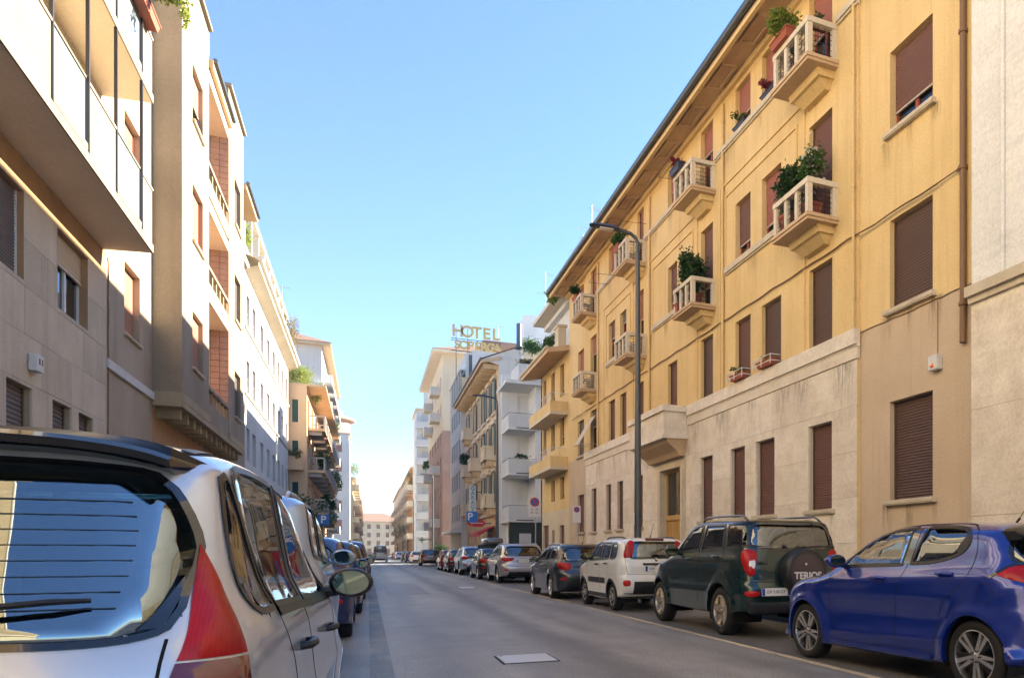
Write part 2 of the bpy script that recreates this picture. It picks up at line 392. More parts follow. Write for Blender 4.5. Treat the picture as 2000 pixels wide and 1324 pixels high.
def wheel_parts(style, r, w=.2):
    """tyre and rim meshes about the local origin, outer face towards +x"""
    k = (style, r)
    if k in _rims: return _rims[k]
    fn = lambda a, b, h: (h, a, b); rr = {'spoke5': .66, 'twin': .70, 'star10': .73, 'cap': .66, 'six': .66, 'steel': .64}.get(style, .67) * r
    t = MB(); hw = w / 2
    t.lathe([(rr * .98, -hw * .9), (rr + .02, -hw), (r - .03, -hw), (r - .006, -hw * .8), (r, -hw * .4), (r, hw * .4), (r - .006, hw * .8), (r - .03, hw), (rr + .025, hw * 1.02), (rr, hw * .93), (rr * .98, hw * .8)], 40, fn)
    rim = MB()
    rim.lathe([(rr * .985, hw * .95), (rr * .95, hw * .98), (rr * .93, hw * .85), (rr * .9, hw * .3), (rr * .88, -hw * .8)], 40, fn, 0)
    rim.lathe([(0, hw * .1), (rr * .9, hw * .0), (rr * .9, -.02)], 24, fn, 1)
    rim.lathe([(0, hw * .86), (rr * .1, hw * .86), (rr * .15, hw * .78), (rr * .17, hw * .4)], 16, fn, 0)
    def spoke(a, w0, w1, d0=.74, d1=.9, tw=0., mi=0, r0=.1, r1=.95):
        ca, sa = math.cos(a), math.sin(a); cb, sb = math.cos(a + tw), math.sin(a + tw); V = []
        for (q, wd, dd, c_, s_) in ((r0 * rr, w0, d0, ca, sa), (r1 * rr, w1, d1, cb, sb)):
            for sgn in (-1, 1):
                for h in (hw * dd, hw * (dd - .34)): V.append((h, c_ * q - s_ * wd * sgn * (1 if h == hw * dd else 1.25), s_ * q + c_ * wd * sgn * (1 if h == hw * dd else 1.25)))
        rim.add(V, ((0, 2, 6, 4), (0, 4, 5, 1), (2, 3, 7, 6), (1, 5, 7, 3)), mi)
    if style == 'spoke5':
        for i in range(5): spoke(i * 2 * math.pi / 5 + .3, .05, .034)
    elif style == 'six':
        for i in range(6): spoke(i * 2 * math.pi / 6 + .3, .034, .045)
    elif style == 'twin':
        for i in range(5):
            for o in (-.13, .13): spoke(i * 2 * math.pi / 5 + o + .2, .014, .016, tw=o * .6)
    elif style == 'star10':
        for i in range(5):
            b = i * 2 * math.pi / 5 + .2
            spoke(b - .05, .022, .012, tw=-.16); spoke(b + .3, .012, .02, tw=.42, r1=.97); spoke(b + .3, .012, .01, tw=.1, mi=1)
    elif style == 'cap':
        rim.lathe([(0, hw * .9), (rr * .3, hw * .9), (rr * .35, hw * .82), (rr * .55, hw * .78), (rr * .93, hw * .93)], 36, fn, 0)
        for i in range(9): spoke(i * 2 * math.pi / 9, .012, .02, .9, 1., 0, 1, .42, .84)
    else:
        rim.lathe([(0, hw * .5), (rr * .35, hw * .7), (rr * .6, hw * .5), (rr * .93, hw * .8)], 30, fn, 0)
    for i in range(5): 
        a = i * 2 * math.pi / 5; rim.lathe([(0, hw * .92), (.008, hw * .92), (.008, hw * .5)], 6, lambda x, y, h: (h, x + rr * .125 * math.cos(a) * 1.6, y + rr * .125 * math.sin(a) * 1.6), 1)
    tm, rm = t.mesh('tyre'), rim.mesh('rim'); _rims[k] = (tm, rm); return tm, rm
def add_wheel(root, x, y, z, r, style, mats, W=.2, steer=0):
    tm, rm = wheel_parts(style, r, W)
    M = WM[root.name] @ Matrix.Translation((x, y, z)) @ Matrix.Rotation((math.pi if x < 0 else 0) + steer, 4, 'Z')
    e = MB(); e.lathe([(0, -W * .42), (r * .5, -W * .42), (r * .5, -W * .3), (0, -W * .3)], 14, lambda a, b, h: (h, a, b))
    key = ('hub', r, W)
    if key not in _rims: _rims[key] = e.mesh('wheel')
    w = mk('wheel', _rims[key], 'black_plastic', root, M)
    mk('tyre', tm, 'tyre', w, M, smooth=50); 
    rmm = rm if not rm.materials else rm
    mk('rim', rm, list(mats), w, M, smooth=40)
def rbox(mb, x0, x1, y0, y1, z0, z1, r=.03, mi=0):
    """box with chamfered edges"""
    X = [x0, x0 + r, x1 - r, x1]; Y = [y0, y0 + r, y1 - r, y1]; Z = [z0, z0 + r, z1 - r, z1]
    bm = bmesh.new(); bmesh.ops.create_cube(bm, size=1)
    for v in bm.verts: v.co = Vector((x0 if v.co.x < 0 else x1, y0 if v.co.y < 0 else y1, z0 if v.co.z < 0 else z1))
    bmesh.ops.bevel(bm, geom=bm.edges[:] , offset=r, segments=2, affect='EDGES', profile=.6)
    bm.verts.ensure_lookup_table(); bm.verts.index_update()
    mb.add([v.co[:] for v in bm.verts], [tuple(v.index for v in f.verts) for f in bm.faces], mi); bm.free(); return mb
def number_plate(root, M, text='', w=.52, h=.11):
    pl = MB(); rbox(pl, -w / 2, w / 2, -.004, .004, -h / 2, h / 2, .003)
    p = mk('number_plate', pl, 'plate_white', root, M)
    b = MB(); b.box(-w / 2 + .004, -w / 2 + .05, -.0065, -.004, -h / 2 + .004, h / 2 - .004); b.box(w / 2 - .05, w / 2 - .004, -.0065, -.004, -h / 2 + .004, h / 2 - .004); mk('plate_band', b, 'plate_blue', p, M)
    if text:
        mk('plate_text', text_mesh(text, min(h * .95, (w - .11) / (.62 * len(text))), .001), 'ink', p, M @ Matrix.Translation((0, -.006, 0)) @ Matrix.Rotation(R(90), 4, 'X'))
def make_car(sp, loc, rz, label, name='parked_car', group=None, cat='car'):
    c = Car(sp); L = c.L
    root = empty(name, loc, rz); tag(root, label, cat, group); M = WM[root.name]
    c.side_polys = [smooth_poly(w, .04, True, sp.get('wsharp', [()] * 9)[i]) for i, w in enumerate(sp['windows'])]
    rp = sp.get('rear_win'); c.rear_poly = None; rfull = None
    if rp:
        half = smooth_poly(rp, .04, False); rfull = [(p[0], p[1]) for p in half]; c.rear_poly = rfull + [(-.01, rfull[-1][1]), (-.01, rfull[0][1])]
        rfull = rfull + [(-p[0], p[1]) for p in reversed(rfull) if p[0] > .01]
    fp = sp.get('front_win'); c.front_poly = None; ffull = None
    if fp:
        half = smooth_poly(fp, .04, False); ff = [(p[0], p[1]) for p in half]; c.front_poly = ff + [(-.01, ff[-1][1]), (-.01, ff[0][1])]
        ffull = ff + [(-p[0], p[1]) for p in reversed(ff) if p[0] > .01]
    body = mk('body', c.shell_mesh(), sp['paint'], root, M, smooth=True)
    seal = sp.get('seal', .035); sm = sp.get('seal_mat', 'rubber')
    for i, w in enumerate(c.side_polys):
        for sg in (1, -1):
            g = MB(); c.panel(g, w, 'S', .0, step=.07, mirror=False); 
            if sg < 0: g.v = [(-x, y, z) for x, y, z in g.v]; g.f = [tuple(reversed(f)) for f in g.f]
            win = mk('side_window', g, sp.get('glass_side', ['glass_car'] * 9)[i], root, M, smooth=True)
            t = MB(); c.strip(t, w, 'S', seal, .005, True, .035, False)
            if sg < 0: t.v = [(-x, y, z) for x, y, z in t.v]
            mk('window_seal', t, sm, win, M, smooth=50, fix=True)
    if rfull:
        g = MB(); c.panel(g, rfull, 'B', .001, step=.08, mirror=False); rw = mk('rear_window', g, sp.get('glass_rear', 'glass_rear'), root, M, smooth=True)
        t = MB(); c.strip(t, rfull, 'B', sp.get('rear_seal', .03), .004, True, .04, False); mk('window_seal', t, 'black_gloss', rw, M, smooth=50, fix=True)
        if sp.get('band'):      # dark ceramic band round the glass and heater wires
            cx = sum(p[1] for p in rfull) / len(rfull); ins = [(p[0] * .9, cx + (p[1] - cx) * .8) for p in rfull]
            z0 = min(p[1] for p in ins); z1 = max(p[1] for p in ins); t = MB()
            for k in range(1, 9):
                z = z0 + (z1 - z0) * k / 9.5; xs = max(p[0] for p in ins if abs(p[1] - z) < .06)
                c.strip(t, [(-xs * .92, z), (xs * .92, z)], 'B', .0016, .0028, False, .08, False, .0005)
            tag(mk('heater_wire', t, 'wire_blue', rw, M), kind='stuff')
    if ffull:
        g = MB(); c.panel(g, ffull, 'F', .001, step=.1, mirror=False); mk('windscreen', g, 'glass_car', root, M, smooth=True)
    # panel gaps
    gp = MB()
    for pts in sp.get('gaps', ()): c.strip(gp, smooth_poly(pts, .05), 'S', sp.get('gapw', .007), .0012, False, .04, True, .004)
    for pts in sp.get('rgaps', ()): c.strip(gp, smooth_poly(pts, .05), 'B', sp.get('gapw', .007), .0012, False, .04, True, .004)
    if gp.v: tag(mk('panel_gap', gp, 'gap', body, M), kind='stuff')
    # wheel arch lips and houses
    for yc in sp['axles']:
        for sg in (1, -1):
            t = MB(); a0, a1 = sp.get('arch_range', (-12, 192)); pts = [(yc + (c.Ra + sp.get('lip', .02) / 2 - .012) * math.cos(R(a)), sp['wr'] + (c.Ra + sp.get('lip', .02) / 2 - .012) * math.sin(R(a))) for a in range(a0, a1, 6)]
            c.strip(t, pts, 'S', sp.get('lip', .02), sp.get('lip_off', .003), False, .05, False, .05)
            hx = c.width(yc, sp['wr'] + .3); th = [(yc + c.Ra * math.cos(R(a)), sp['wr'] + c.Ra * math.sin(R(a))) for a in range(-20, 201, 10)]
            h = MB()
            for (p, q) in zip(th, th[1:]): h.quad((hx - .06, *p), (hx - .06, *q), (.35, *q), (.35, *p))
            h.add([(.35, *p) for p in th], (tuple(range(len(th))),))
            if sg < 0: t.v = [(-x, y, z) for x, y, z in t.v]; h.v = [(-x, y, z) for x, y, z in h.v]
            mk('wheel_arch', t, sp.get('lip_mat', sp['paint']), body, M, smooth=50, fix=True); mk('wheel_house', h, 'gap', body, M)
    for yc in sp['axles']:
        for sg in (1, -1):
            tw = sp.get('tyre_w', .2); add_wheel(root, sg * (c.w - tw / 2 - sp.get('inset', .02)), yc, sp['wr'], sp['wr'], sp['rim'], sp.get('rim_mats', ('alloy', 'alloy_dark')), tw)
    # surface pieces: (name, polygon, mode, material, offset, dome)
    for it in sp.get('panels', ()):
        nm, pts, mode, mat, off, dome = it[:6]; opt = it[6] if len(it) > 6 else {}
        P = smooth_poly(pts, .03, True, opt.get('sharp', ()))
        if opt.get('full'):
            g = MB(); c.panel(g, P, mode, off, dome, opt.get('step', .04), False); mk(nm, g, mat, root, M, smooth=50); continue
        for sg in (1, -1):
            g = MB(); c.panel(g, P, mode, off, dome, opt.get('step', .04), False)
            if sg < 0: g.v = [(-x, y, z) for x, y, z in g.v]; g.f = [tuple(reversed(f)) for f in g.f]
            mk(nm, g, mat, root, M, smooth=50)
    for it in sp.get('strips', ()):
        nm, pts, mode, wd, mat, off = it[:6]; full = len(it) > 6 and it[6] == 'full'   # one piece across the car
        for sg in ((1,) if full else (1, -1)):
            g = MB(); c.strip(g, smooth_poly(pts, .05), mode, wd, off, False, .04, False, .01)
            if sg < 0: g.v = [(-x, y, z) for x, y, z in g.v]
            mk(nm, g, mat, root, M, smooth=50, fix=True)
    # door handles
    for (y, z) in sp.get('handles', ()):
        for sg in (1, -1):
            h = c.hit('S', y, z)[0]; g = MB(); k = sp.get('handle_len', .2) / 2
            g.tube([(h.x - .01, y - k, z), (h.x + .03, y - k + .02, z + .004), (h.x + .036, y, z + .006), (h.x + .03, y + k - .02, z + .004), (h.x - .01, y + k, z)], [.014, .015, .016, .015, .014], 8)
            if sg < 0: g.v = [(-a, b, d) for a, b, d in g.v]
            mk('door_handle', g, sp.get('handle_mat', sp['paint']), root, M, smooth=True, fix=True)
    # door mirrors
    my, mz = sp['mirror']; h = c.hit('S', my, mz)[0]
    for sg in (1, -1):
        bm = bmesh.new(); bmesh.ops.create_uvsphere(bm, u_segments=20, v_segments=12, radius=1)
        mw, mh, ml = sp.get('mirror_size', (.12, .085, .085))
        for v in bm.verts:
            x, y, z = v.co; y = max(y, -.45)
            v.co = Vector((sg * (h.x + .08 + mw / 2) + x * mw * (abs(x) ** .0), my + y * ml, mz + .03 + z * mh * (1.0 if z < 0 else .95)))
        g = MB(); bm.verts.index_update(); g.add([v.co[:] for v in bm.verts], [tuple(v.index for v in f.verts) for f in bm.faces]); bm.free()
        g.tube([(sg * (h.x - .02), my + .02, mz - .02), (sg * (h.x + .06), my + .02, mz - .01), (sg * (h.x + .12), my + .02, mz + .01)], .03, 8)
        mo = mk('door_mirror', g, sp.get('mirror_mat', 'black_plastic'), root, M, smooth=40)
        gl = MB(); cx = sg * (h.x + .08 + mw / 2); n = 24
        gl.add([(cx + mw * .8 * math.cos(t) * (1 + .0 * math.sin(t)), my - ml * .46, mz + .03 + mh * .76 * math.sin(t)) for t in [2 * math.pi * k / n for k in range(n)]], (tuple(range(n)),))
        mk('mirror_glass', gl, 'mirror_glass', mo, M, fix=False)
    # cabin
    if sp.get('cabin', True):
        ys, zs, wd = sp.get('seats', (L * .52, .62, c.w)); g = MB()
        fl = MB(); fl.box(-c.w * .86, c.w * .86, .5, L - .7, .3, .33); fl.box(-c.w * .82, c.w * .82, L - 1.25 - sp.get('dash', 0), L - .8, .4, sp.get('dash_z', .92)); mk('cabin_floor', fl, 'seat', root, M)
        for sg in (1, -1):
            q = MB(); x = sg * c.w * .44
            rbox(q, x - .25, x + .25, ys - .05, ys + .45, .38, zs, .06); rbox(q, x - .24, x + .24, ys - .22, ys - .04, zs - .1, zs + .52, .07); rbox(q, x - .12, x + .12, ys - .24, ys - .13, zs + .55, zs + .75, .05)
            mk('front_seat', q, sp.get('seat_mat', 'seat'), root, M, smooth=40)
        q = MB(); yr = ys - .95; rbox(q, -c.w * .8, c.w * .8, yr, yr + .45, .38, zs - .02, .06); rbox(q, -c.w * .8, c.w * .8, yr - .2, yr - .02, zs - .1, zs + .4, .07)
        for x in (-.35, .35): rbox(q, x - .13, x + .13, yr - .2, yr - .1, zs + .4, zs + .56, .04)
        mk('rear_seat', q, sp.get('seat_mat', 'seat'), root, M, smooth=40)
        q = MB(); x = -c.w * .44; q.tube([(x + .18 * math.cos(a), ys + .62 + .06 * math.sin(a), zs + .22 + .17 * math.sin(a)) for a in [k * math.pi / 10 for k in range(21)]], .016, 6); mk('steering_wheel', q, 'black_plastic', root, M, smooth=True)
        q = MB(); y = sp.get('rvm', (L * .62, sp['H'] - .2)); rbox(q, -.12, .12, y[0], y[0] + .03, y[1] - .035, y[1] + .035, .012); mk('rear_view_mirror', q, 'black_plastic', root, M)
    if sp.get('plate'):
        x, z, txt = sp['plate']; h = c.hit('B', x, z); h2 = c.hit('B', x, z + .05); tilt = math.atan2(h2[0].y - h[0].y, .05)
        number_plate(root, M @ Matrix.Translation((x, h[0].y - .012, z)) @ Matrix.Rotation(-tilt, 4, 'X'), txt, sp.get('plate_w', .52))
    if sp.get('wiper'):
        (x0, z0), (x1, z1) = sp['wiper']; g = MB(); pts = []
        for t in range(9):
            x, z = x0 + (x1 - x0) * t / 8, z0 + (z1 - z0) * t / 8; h = c.hit('B', x, z); pts.append(h[0] + h[1] * (.03 if t < 8 else .02))
        g.tube(pts, [.016, .014, .012, .011, .01, .009, .008, .008, .006], 6); g.tube([pts[0] + Vector((0, .03, 0)), pts[0] - Vector((0, .01, 0))], .02, 10)
        mk('wiper', g, 'black_plastic', root, M, smooth=40)
    if sp.get('rails'):
        xr, y0, y1, z, dz, mat = sp['rails']
        for sg in (1, -1):
            pts = []
            for k in range(17):
                t = k / 16; y = y0 + (y1 - y0) * t; x = xr
                h = c.hit('T', x, y)[0].z; e = min(t, 1 - t); pts.append((sg * x, y, h + dz * sstep(0, .12, e) - .01))
            g = MB(); g.tube(pts, .017, 8); mk('roof_rail', g, mat, root, M, smooth=True)
    if sp.get('antenna'):
        x, y = sp['antenna']; h = c.hit('T', x, y)[0]; g = MB(); g.tube([(x, y, h.z - .01), (x, y - .05, h.z + .04)], .012, 6); g.tube([(x, y - .04, h.z + .03), (x, y - .25, h.z + .3)], .004, 5); mk('antenna', g, 'black_plastic', root, M)
    for fn in sp.get('extra', ()): fn(c, root, M)
    return root, c
# ------------------------------------------------------------------ car shapes (y from the rear bumper, z from the ground)
paint('paint_silver', (.58, .61, .65), .45, .28, .05); paint('paint_blue', (.004, .026, .26), .3, .22, .02); paint('paint_green', (.004, .026, .024), .3, .25, .05)
paint('paint_white', (.74, .74, .7), .0, .35, .05); paint('paint_anthracite', (.035, .045, .055), .5, .28, .05); paint('paint_light_silver', (.42, .43, .46), .55, .3, .04)
paint('paint_brown', (.035, .028, .024), .5, .28, .06); paint('paint_black', (.006, .006, .007), .2, .25, .04); paint('paint_red', (.2, .01, .014), .4, .28, .04)
paint('paint_bronze', (.24, .15, .09), .5, .3, .05); paint('paint_deep_blue', (.012, .03, .12), .4, .28, .04); paint('paint_ice', (.34, .44, .58), .5, .3, .03); paint('paint_grey', (.14, .14, .15), .5, .3, .05)
def scal(k, pts): return [(a * k, b) for a, b in pts]

def punto_extra(c, root, M):
    top = MB(); rows = []          # roof spoiler: silver above, black below
    for k in range(-16, 17):
        x = k / 16 * .6; e = abs(k) / 16; h = c.hit('T', x, .50 + .02 * e)[0].z
        yr = .31 + .06 * e ** 2.5; zr = h - .012 - .008 * e ** 3
        rows.append([(x, .50, h + .003), (x, .40, h + .006), (x, yr + .02, zr + .004), (x, yr, zr - .008), (x, yr + .008, zr - .026), (x, yr + .02, zr - .03), (x, .46, zr - .045)])
    for s_, e_ in ((0, -1), (-1, 1)):
        h = c.hit('T', .63 * e_, .56)[0].z - .02; q = [(.655 * e_, .56 + .005 * i, h - .006 * i) for i in range(7)]
        rows.insert(0, q) if e_ < 0 else rows.append(q)
    V = [p for r in rows for p in r]; n = 7
    top.add(V, [(i * n + j, (i + 1) * n + j, (i + 1) * n + j + 1, i * n + j + 1) for i in range(34) for j in range(2)], 0)
    top.add(V, [(i * n + j, (i + 1) * n + j, (i + 1) * n + j + 1, i * n + j + 1) for i in range(34) for j in range(2, 6)], 1)
    mk('spoiler', top, ['paint_silver', 'black_gloss'], root, M, smooth=45)
PUNTO = dict(L=3.84, W=.83, H=1.5, paint='paint_silver', axles=(.62, 3.08), wr=.295, rim='cap', rim_mats=('hubcap', 'alloy_dark'), tyre_w=.18, step=.024, nf=26, nr=16,
    prof=[(.2, .24), (.06, .32), (.01, .44), (0, .58), (.03, .68), (.055, .72), (.065, .86), (.10, 1.0), (.235, 1.215), (.385, 1.43), (.47, 1.485), (.64, 1.515), (1.3, 1.54), (1.75, 1.52), (2.05, 1.47), (2.5, 1.22), (2.86, 1.03), (3.1, .965), (3.5, .87), (3.72, .76), (3.82, .6), (3.84, .45), (3.8, .28), (3.65, .2), (2.8, .17), (1, .17)],
    spine=(.85, 2.9, .6), G=[(.1, .92), (.3, .965), (.45, .985), (.62, 1.0), (.82, .99), (.95, .97), (1.03, .935), (1.1, .895), (1.45, .82), (1.65, .77)],
    taper=[(.9, -.1, .07, 2), (2.6, 3.9, .13, 2.2)], De=.30, pe=3.3, Dt=.13, pt=4.2, flare=.015,
    lines=[(.1, .70, 3.3, .66, .008, .05)],
    windows=[[(.54, 1.40), (.475, 1.25), (.475, 1.12), (.53, 1.055), (.62, 1.035), (.80, 1.035), (.635, 1.37), (.59, 1.415)], [(.665, 1.39), (.86, 1.04), (1.46, 1.025), (1.43, 1.455), (1.0, 1.46), (.72, 1.435)], [(1.53, 1.455), (1.56, 1.025), (2.6, .995), (2.1, 1.39), (2.0, 1.435)]],
    wsharp=[(5,), (1, 2, 3), (0, 1, 2)], seal=.02, rear_seal=.016,
    rear_win=[(0, 1.42), (.45, 1.412), (.565, 1.395), (.605, 1.36), (.668, 1.215), (.657, 1.12), (.638, 1.03), (0, 1.015)], band=True, glass_rear='glass_blue',
    front_win=[(0, 1.45), (.52, 1.44), (.60, 1.38), (.72, 1.08), (.66, 1.05), (0, 1.06)],
    gaps=[[(1.5, 1.47), (1.5, 1.05), (1.49, .7), (1.46, .3)], [(.93, .86), (.86, .95), (.84, 1.06)], [(2.66, 1.0), (2.68, .8), (2.62, .45), (2.55, .3)], [(.93, .86), (1.0, .6), (1.1, .42), (1.15, .3)], [(.52, 1.465), (.8, 1.49), (1.6, 1.5), (2.05, 1.445)]],
    rgaps=[[(.64, 1.005), (.60, .76), (.56, .735), (0, .73)]],
    panels=[('tail_lamp', [(.727, 1.222), (.69, 1.15), (.605, 1.0), (.577, .955), (.66, .955), (.752, .955), (.755, 1.0), (.752, 1.12)], 'D', 'lamp_red', .006, .016, dict(sharp=(0, 3, 5), step=.03)),
            ('window_corner', [(.652, 1.15), (.61, 1.06), (.585, 1.025), (.63, 1.03), (.648, 1.09)], 'B', 'black_gloss', .003, 0, dict(sharp=(0, 2, 3))),
            ('lamp_base', [(.573, .949), (.752, .949), (.745, .8), (.735, .66), (.43, .66)], 'D', 'lamp_dark_red', .006, .016, dict(sharp=(0, 1, 3, 4)))],
    strips=[('belt_trim', [(.84, 1.018), (1.5, 1.003), (2.62, .975)], 'S', .028, 'black_plastic', .008), ('roof_trim', [(.60, .56), (.59, 1.2), (.57, 2.0)], 'T', .03, 'black_plastic', .004), ('side_moulding', [(.98, .52), (2.6, .5)], 'S', .05, 'black_plastic', .012), ('bumper_strip', [(-.66, .6), (.66, .6)], 'B', .05, 'black_plastic', .012, 'full')],
    handles=[(1.22, .875), (2.3, .84)], handle_mat='black_plastic', handle_len=.2, mirror=(2.52, 1.02), mirror_size=(.105, .08, .08), plate=(0, .86, 'CX 304 FT'), wiper=((0, 1.04), (.5, 1.085)), lip=.02,
    seats=(1.75, .62, .8), seat_mat='seat_blue', antenna=None, extra=[punto_extra], rvm=(2.2, 1.33))

def yaris_extra(c, root, M):
    sp = MB(); rows = []
    for k in range(-14, 15):
        x = k / 14 * .62; e = abs(k) / 14; h = c.hit('T', x, .50)[0].z; yr = .2 + .06 * e ** 3
        rows.append([(x, .50, h + .002), (x, .36, h + .004), (x, yr, h - .03 - .01 * e), (x, yr + .03, h - .055 - .01 * e), (x, .5, h - .08)])
    V = [p for r in rows for p in r]; n = 5
    sp.add(V, [(i * n + j, (i + 1) * n + j, (i + 1) * n + j + 1, i * n + j + 1) for i in range(28) for j in range(2)], 0)
    sp.add(V, [(i * n + j, (i + 1) * n + j, (i + 1) * n + j + 1, i * n + j + 1) for i in range(28) for j in range(2, 4)] + [tuple(range(5)), tuple(range(28 * n + 4, 28 * n - 1, -1))], 1)
    mk('spoiler', sp, ['paint_blue', 'black_gloss'], root, M, smooth=45)
    for sg in (1, -1):       # round fuel flap
        if sg > 0: continue
        f = MB(); pts = [(.47 + .085 * math.cos(t), .86 + .085 * math.sin(t)) for t in [k * math.pi / 10 for k in range(20)]]
        c.strip(f, pts, 'S', .004, .001, True, .02, False, .003); f.v = [(-x, y, z) for x, y, z in f.v]; mk('fuel_flap', f, 'gap', root, M)
YARIS = dict(L=3.94, W=.865, H=1.5, paint='paint_blue', axles=(.60, 3.16), wr=.318, rim='star10', rim_mats=('alloy', 'alloy_dark'), tyre_w=.19, step=.028, nf=24, nr=18, arch=.365,
    prof=[(.2, .26), (.05, .36), (0, .5), (.0, .66), (.04, .8), (.06, .95), (.12, 1.05), (.25, 1.22), (.36, 1.37), (.46, 1.445), (.85, 1.485), (1.4, 1.502), (1.9, 1.48), (2.25, 1.39), (2.6, 1.2), (2.88, 1.06), (3.05, 1.0), (3.4, .93), (3.68, .82), (3.84, .68), (3.92, .5), (3.92, .34), (3.85, .22), (3.6, .18), (2.6, .17), (1, .18)],
    spine=(.8, 3.0, .62), G=[(.1, .93), (.25, .965), (.4, .975), (.55, .985), (.72, .998), (.84, 1.0), (.95, .985), (1.03, .955), (1.12, .915), (1.4, .80), (1.6, .7)],
    taper=[(.7, -.15, .09, 2.2), (2.9, 4.0, .17, 2.2)], De=.42, pe=2.6, Dt=.16, pt=3.6, flare=.034,
    lines=[(.5, 1.0, 2.2, .92, .012, .045), (2.2, .92, 3.4, .9, .014, .05), (1.1, .42, 2.6, .36, .016, .06), (1.0, .62, 2.6, .6, -.02, .12)],
    windows=[[(.80, 1.22), (.75, 1.31), (.80, 1.39), (.95, 1.43), (1.34, 1.445), (1.44, 1.10), (1.08, 1.13)], [(1.53, 1.445), (1.56, 1.09), (2.5, 1.06), (2.42, 1.15), (2.05, 1.34), (1.85, 1.41)]],
    wsharp=[(4, 5), (0, 1, 2)], seal=.03, glass_side=['glass_dark', 'glass_car'], rear_win=[(0, 1.36), (.48, 1.35), (.58, 1.31), (.66, 1.15), (.62, 1.09), (0, 1.07)], glass_rear='glass_dark',
    front_win=[(0, 1.44), (.5, 1.43), (.58, 1.38), (.74, 1.12), (.7, 1.08), (0, 1.08)],
    gaps=[[(1.46, 1.47), (1.48, 1.1), (1.56, .9), (1.62, .6), (1.6, .3)], [(.70, 1.40), (.64, 1.2), (.70, .98), (.92, .8), (1.04, .6), (1.06, .42), (1.1, .31)], [(1.1, .31), (1.6, .30), (2.5, .3), (2.62, .4), (2.68, .7), (2.66, 1.03)], [(.70, 1.40), (.85, 1.455), (1.46, 1.475), (1.95, 1.44), (2.6, 1.13)]],
    panels=[('tail_lamp', [(.86, 1.02), (.70, 1.09), (.5, 1.09), (.36, 1.03), (.40, .96), (.55, .95), (.66, .965)], 'D', 'lamp_red', .004, .018, dict(sharp=(0,))),
            ('head_lamp', [(.62, .80), (.74, .86), (.95, .93), (.98, .90), (.80, .77), (.66, .70)], 'DF', 'lamp_white', .003, .012), ('pillar_trim', [(.80, 1.21), (.755, 1.3), (.79, 1.36), (.88, 1.22)], 'S', 'black_plastic', .007, 0),
            ('rear_bumper_insert', [(-.6, .3), (.6, .3), (.55, .44), (-.55, .44)], 'B', 'black_plastic', .008, 0, dict(full=True, sharp=(0, 1, 2, 3)))],
    strips=[('lamp_surround', [(.90, 1.0), (.70, 1.105), (.48, 1.11)], 'D', .022, 'black_gloss', .006), ('sill_blade', [(1.12, .255), (2.65, .255)], 'S', .045, 'paint_blue', .022), ('b_pillar', [(1.46, 1.44), (1.50, 1.1)], 'S', .09, 'black_gloss', .004)],
    handles=[(.95, 1.015), (1.85, .955)], handle_len=.2, mirror=(2.47, 1.09), mirror_size=(.12, .075, .085), mirror_mat='paint_blue', plate=(0, .62, 'GB 621 RX'), wiper=((0, 1.08), (.35, 1.12)), lip=.018, antenna=(0, .9), extra=[yaris_extra], rvm=(2.15, 1.34), tyre_extra=0)

def terios_extra(c, root, M):
    y0 = c.hit('B', 0.08, .93)[0].y; fn = lambda a, b, h: (.08 + a, y0 - h, .93 + b)
    s = MB(); s.lathe([(.335, -.02), (.345, .04), (.345, .15), (.325, .19), (.29, .205), (.27, .205)], 44, fn); sw = mk('spare_wheel_cover', s, 'black_plastic', root, M, smooth=50, fix=True)
    f = MB(); f.lathe([(0, .212), (.2, .21), (.275, .204)], 44, fn); mk('cover_disc', f, 'cover_print', sw, M, smooth=True, fix=True)
    mk('cover_text', text_mesh('TERIOS', .135, .002, .004), 'letter_white', sw, M @ Matrix.Translation((.08, y0 - .2155, .885)) @ Matrix.Rotation(R(90), 4, 'X'))
    e = MB(); e.lathe([(0, .2155), (.016, .2155)], 12, lambda a, b, h: (.05 + a, y0 - h, 1.05 + b)); mk('cover_badge', e, 'letter_white', sw, M, fix=True)
    h = c.hit('B', .52, 1.11)[0]; mk('badge_text', text_mesh('SX 4WD', .06, .002), 'letter_silver', root, M @ Matrix.Translation((.50, h.y - .012, 1.11)) @ Matrix.Rotation(R(90), 4, 'X'))
    b = MB(); h = c.hit('B', -.5, 1.06)[0]; rbox(b, -.6, -.44, h.y - .02, h.y + .02, 1.04, 1.09, .01); mk('tailgate_handle', b, 'paint_green', root, M)
    b = MB(); rbox(b, -.74, .74, -.02, .1, .36, .52, .03); mk('bumper_skirt', b, 'black_plastic', root, M, smooth=40)
    t = MB(); t.tube([(.5, .3, .33), (.5, .0, .33)], .03, 10); mk('exhaust', t, 'chrome', root, M)
simple('cover_print', (.05, .03, .035), .35, coat=.5)
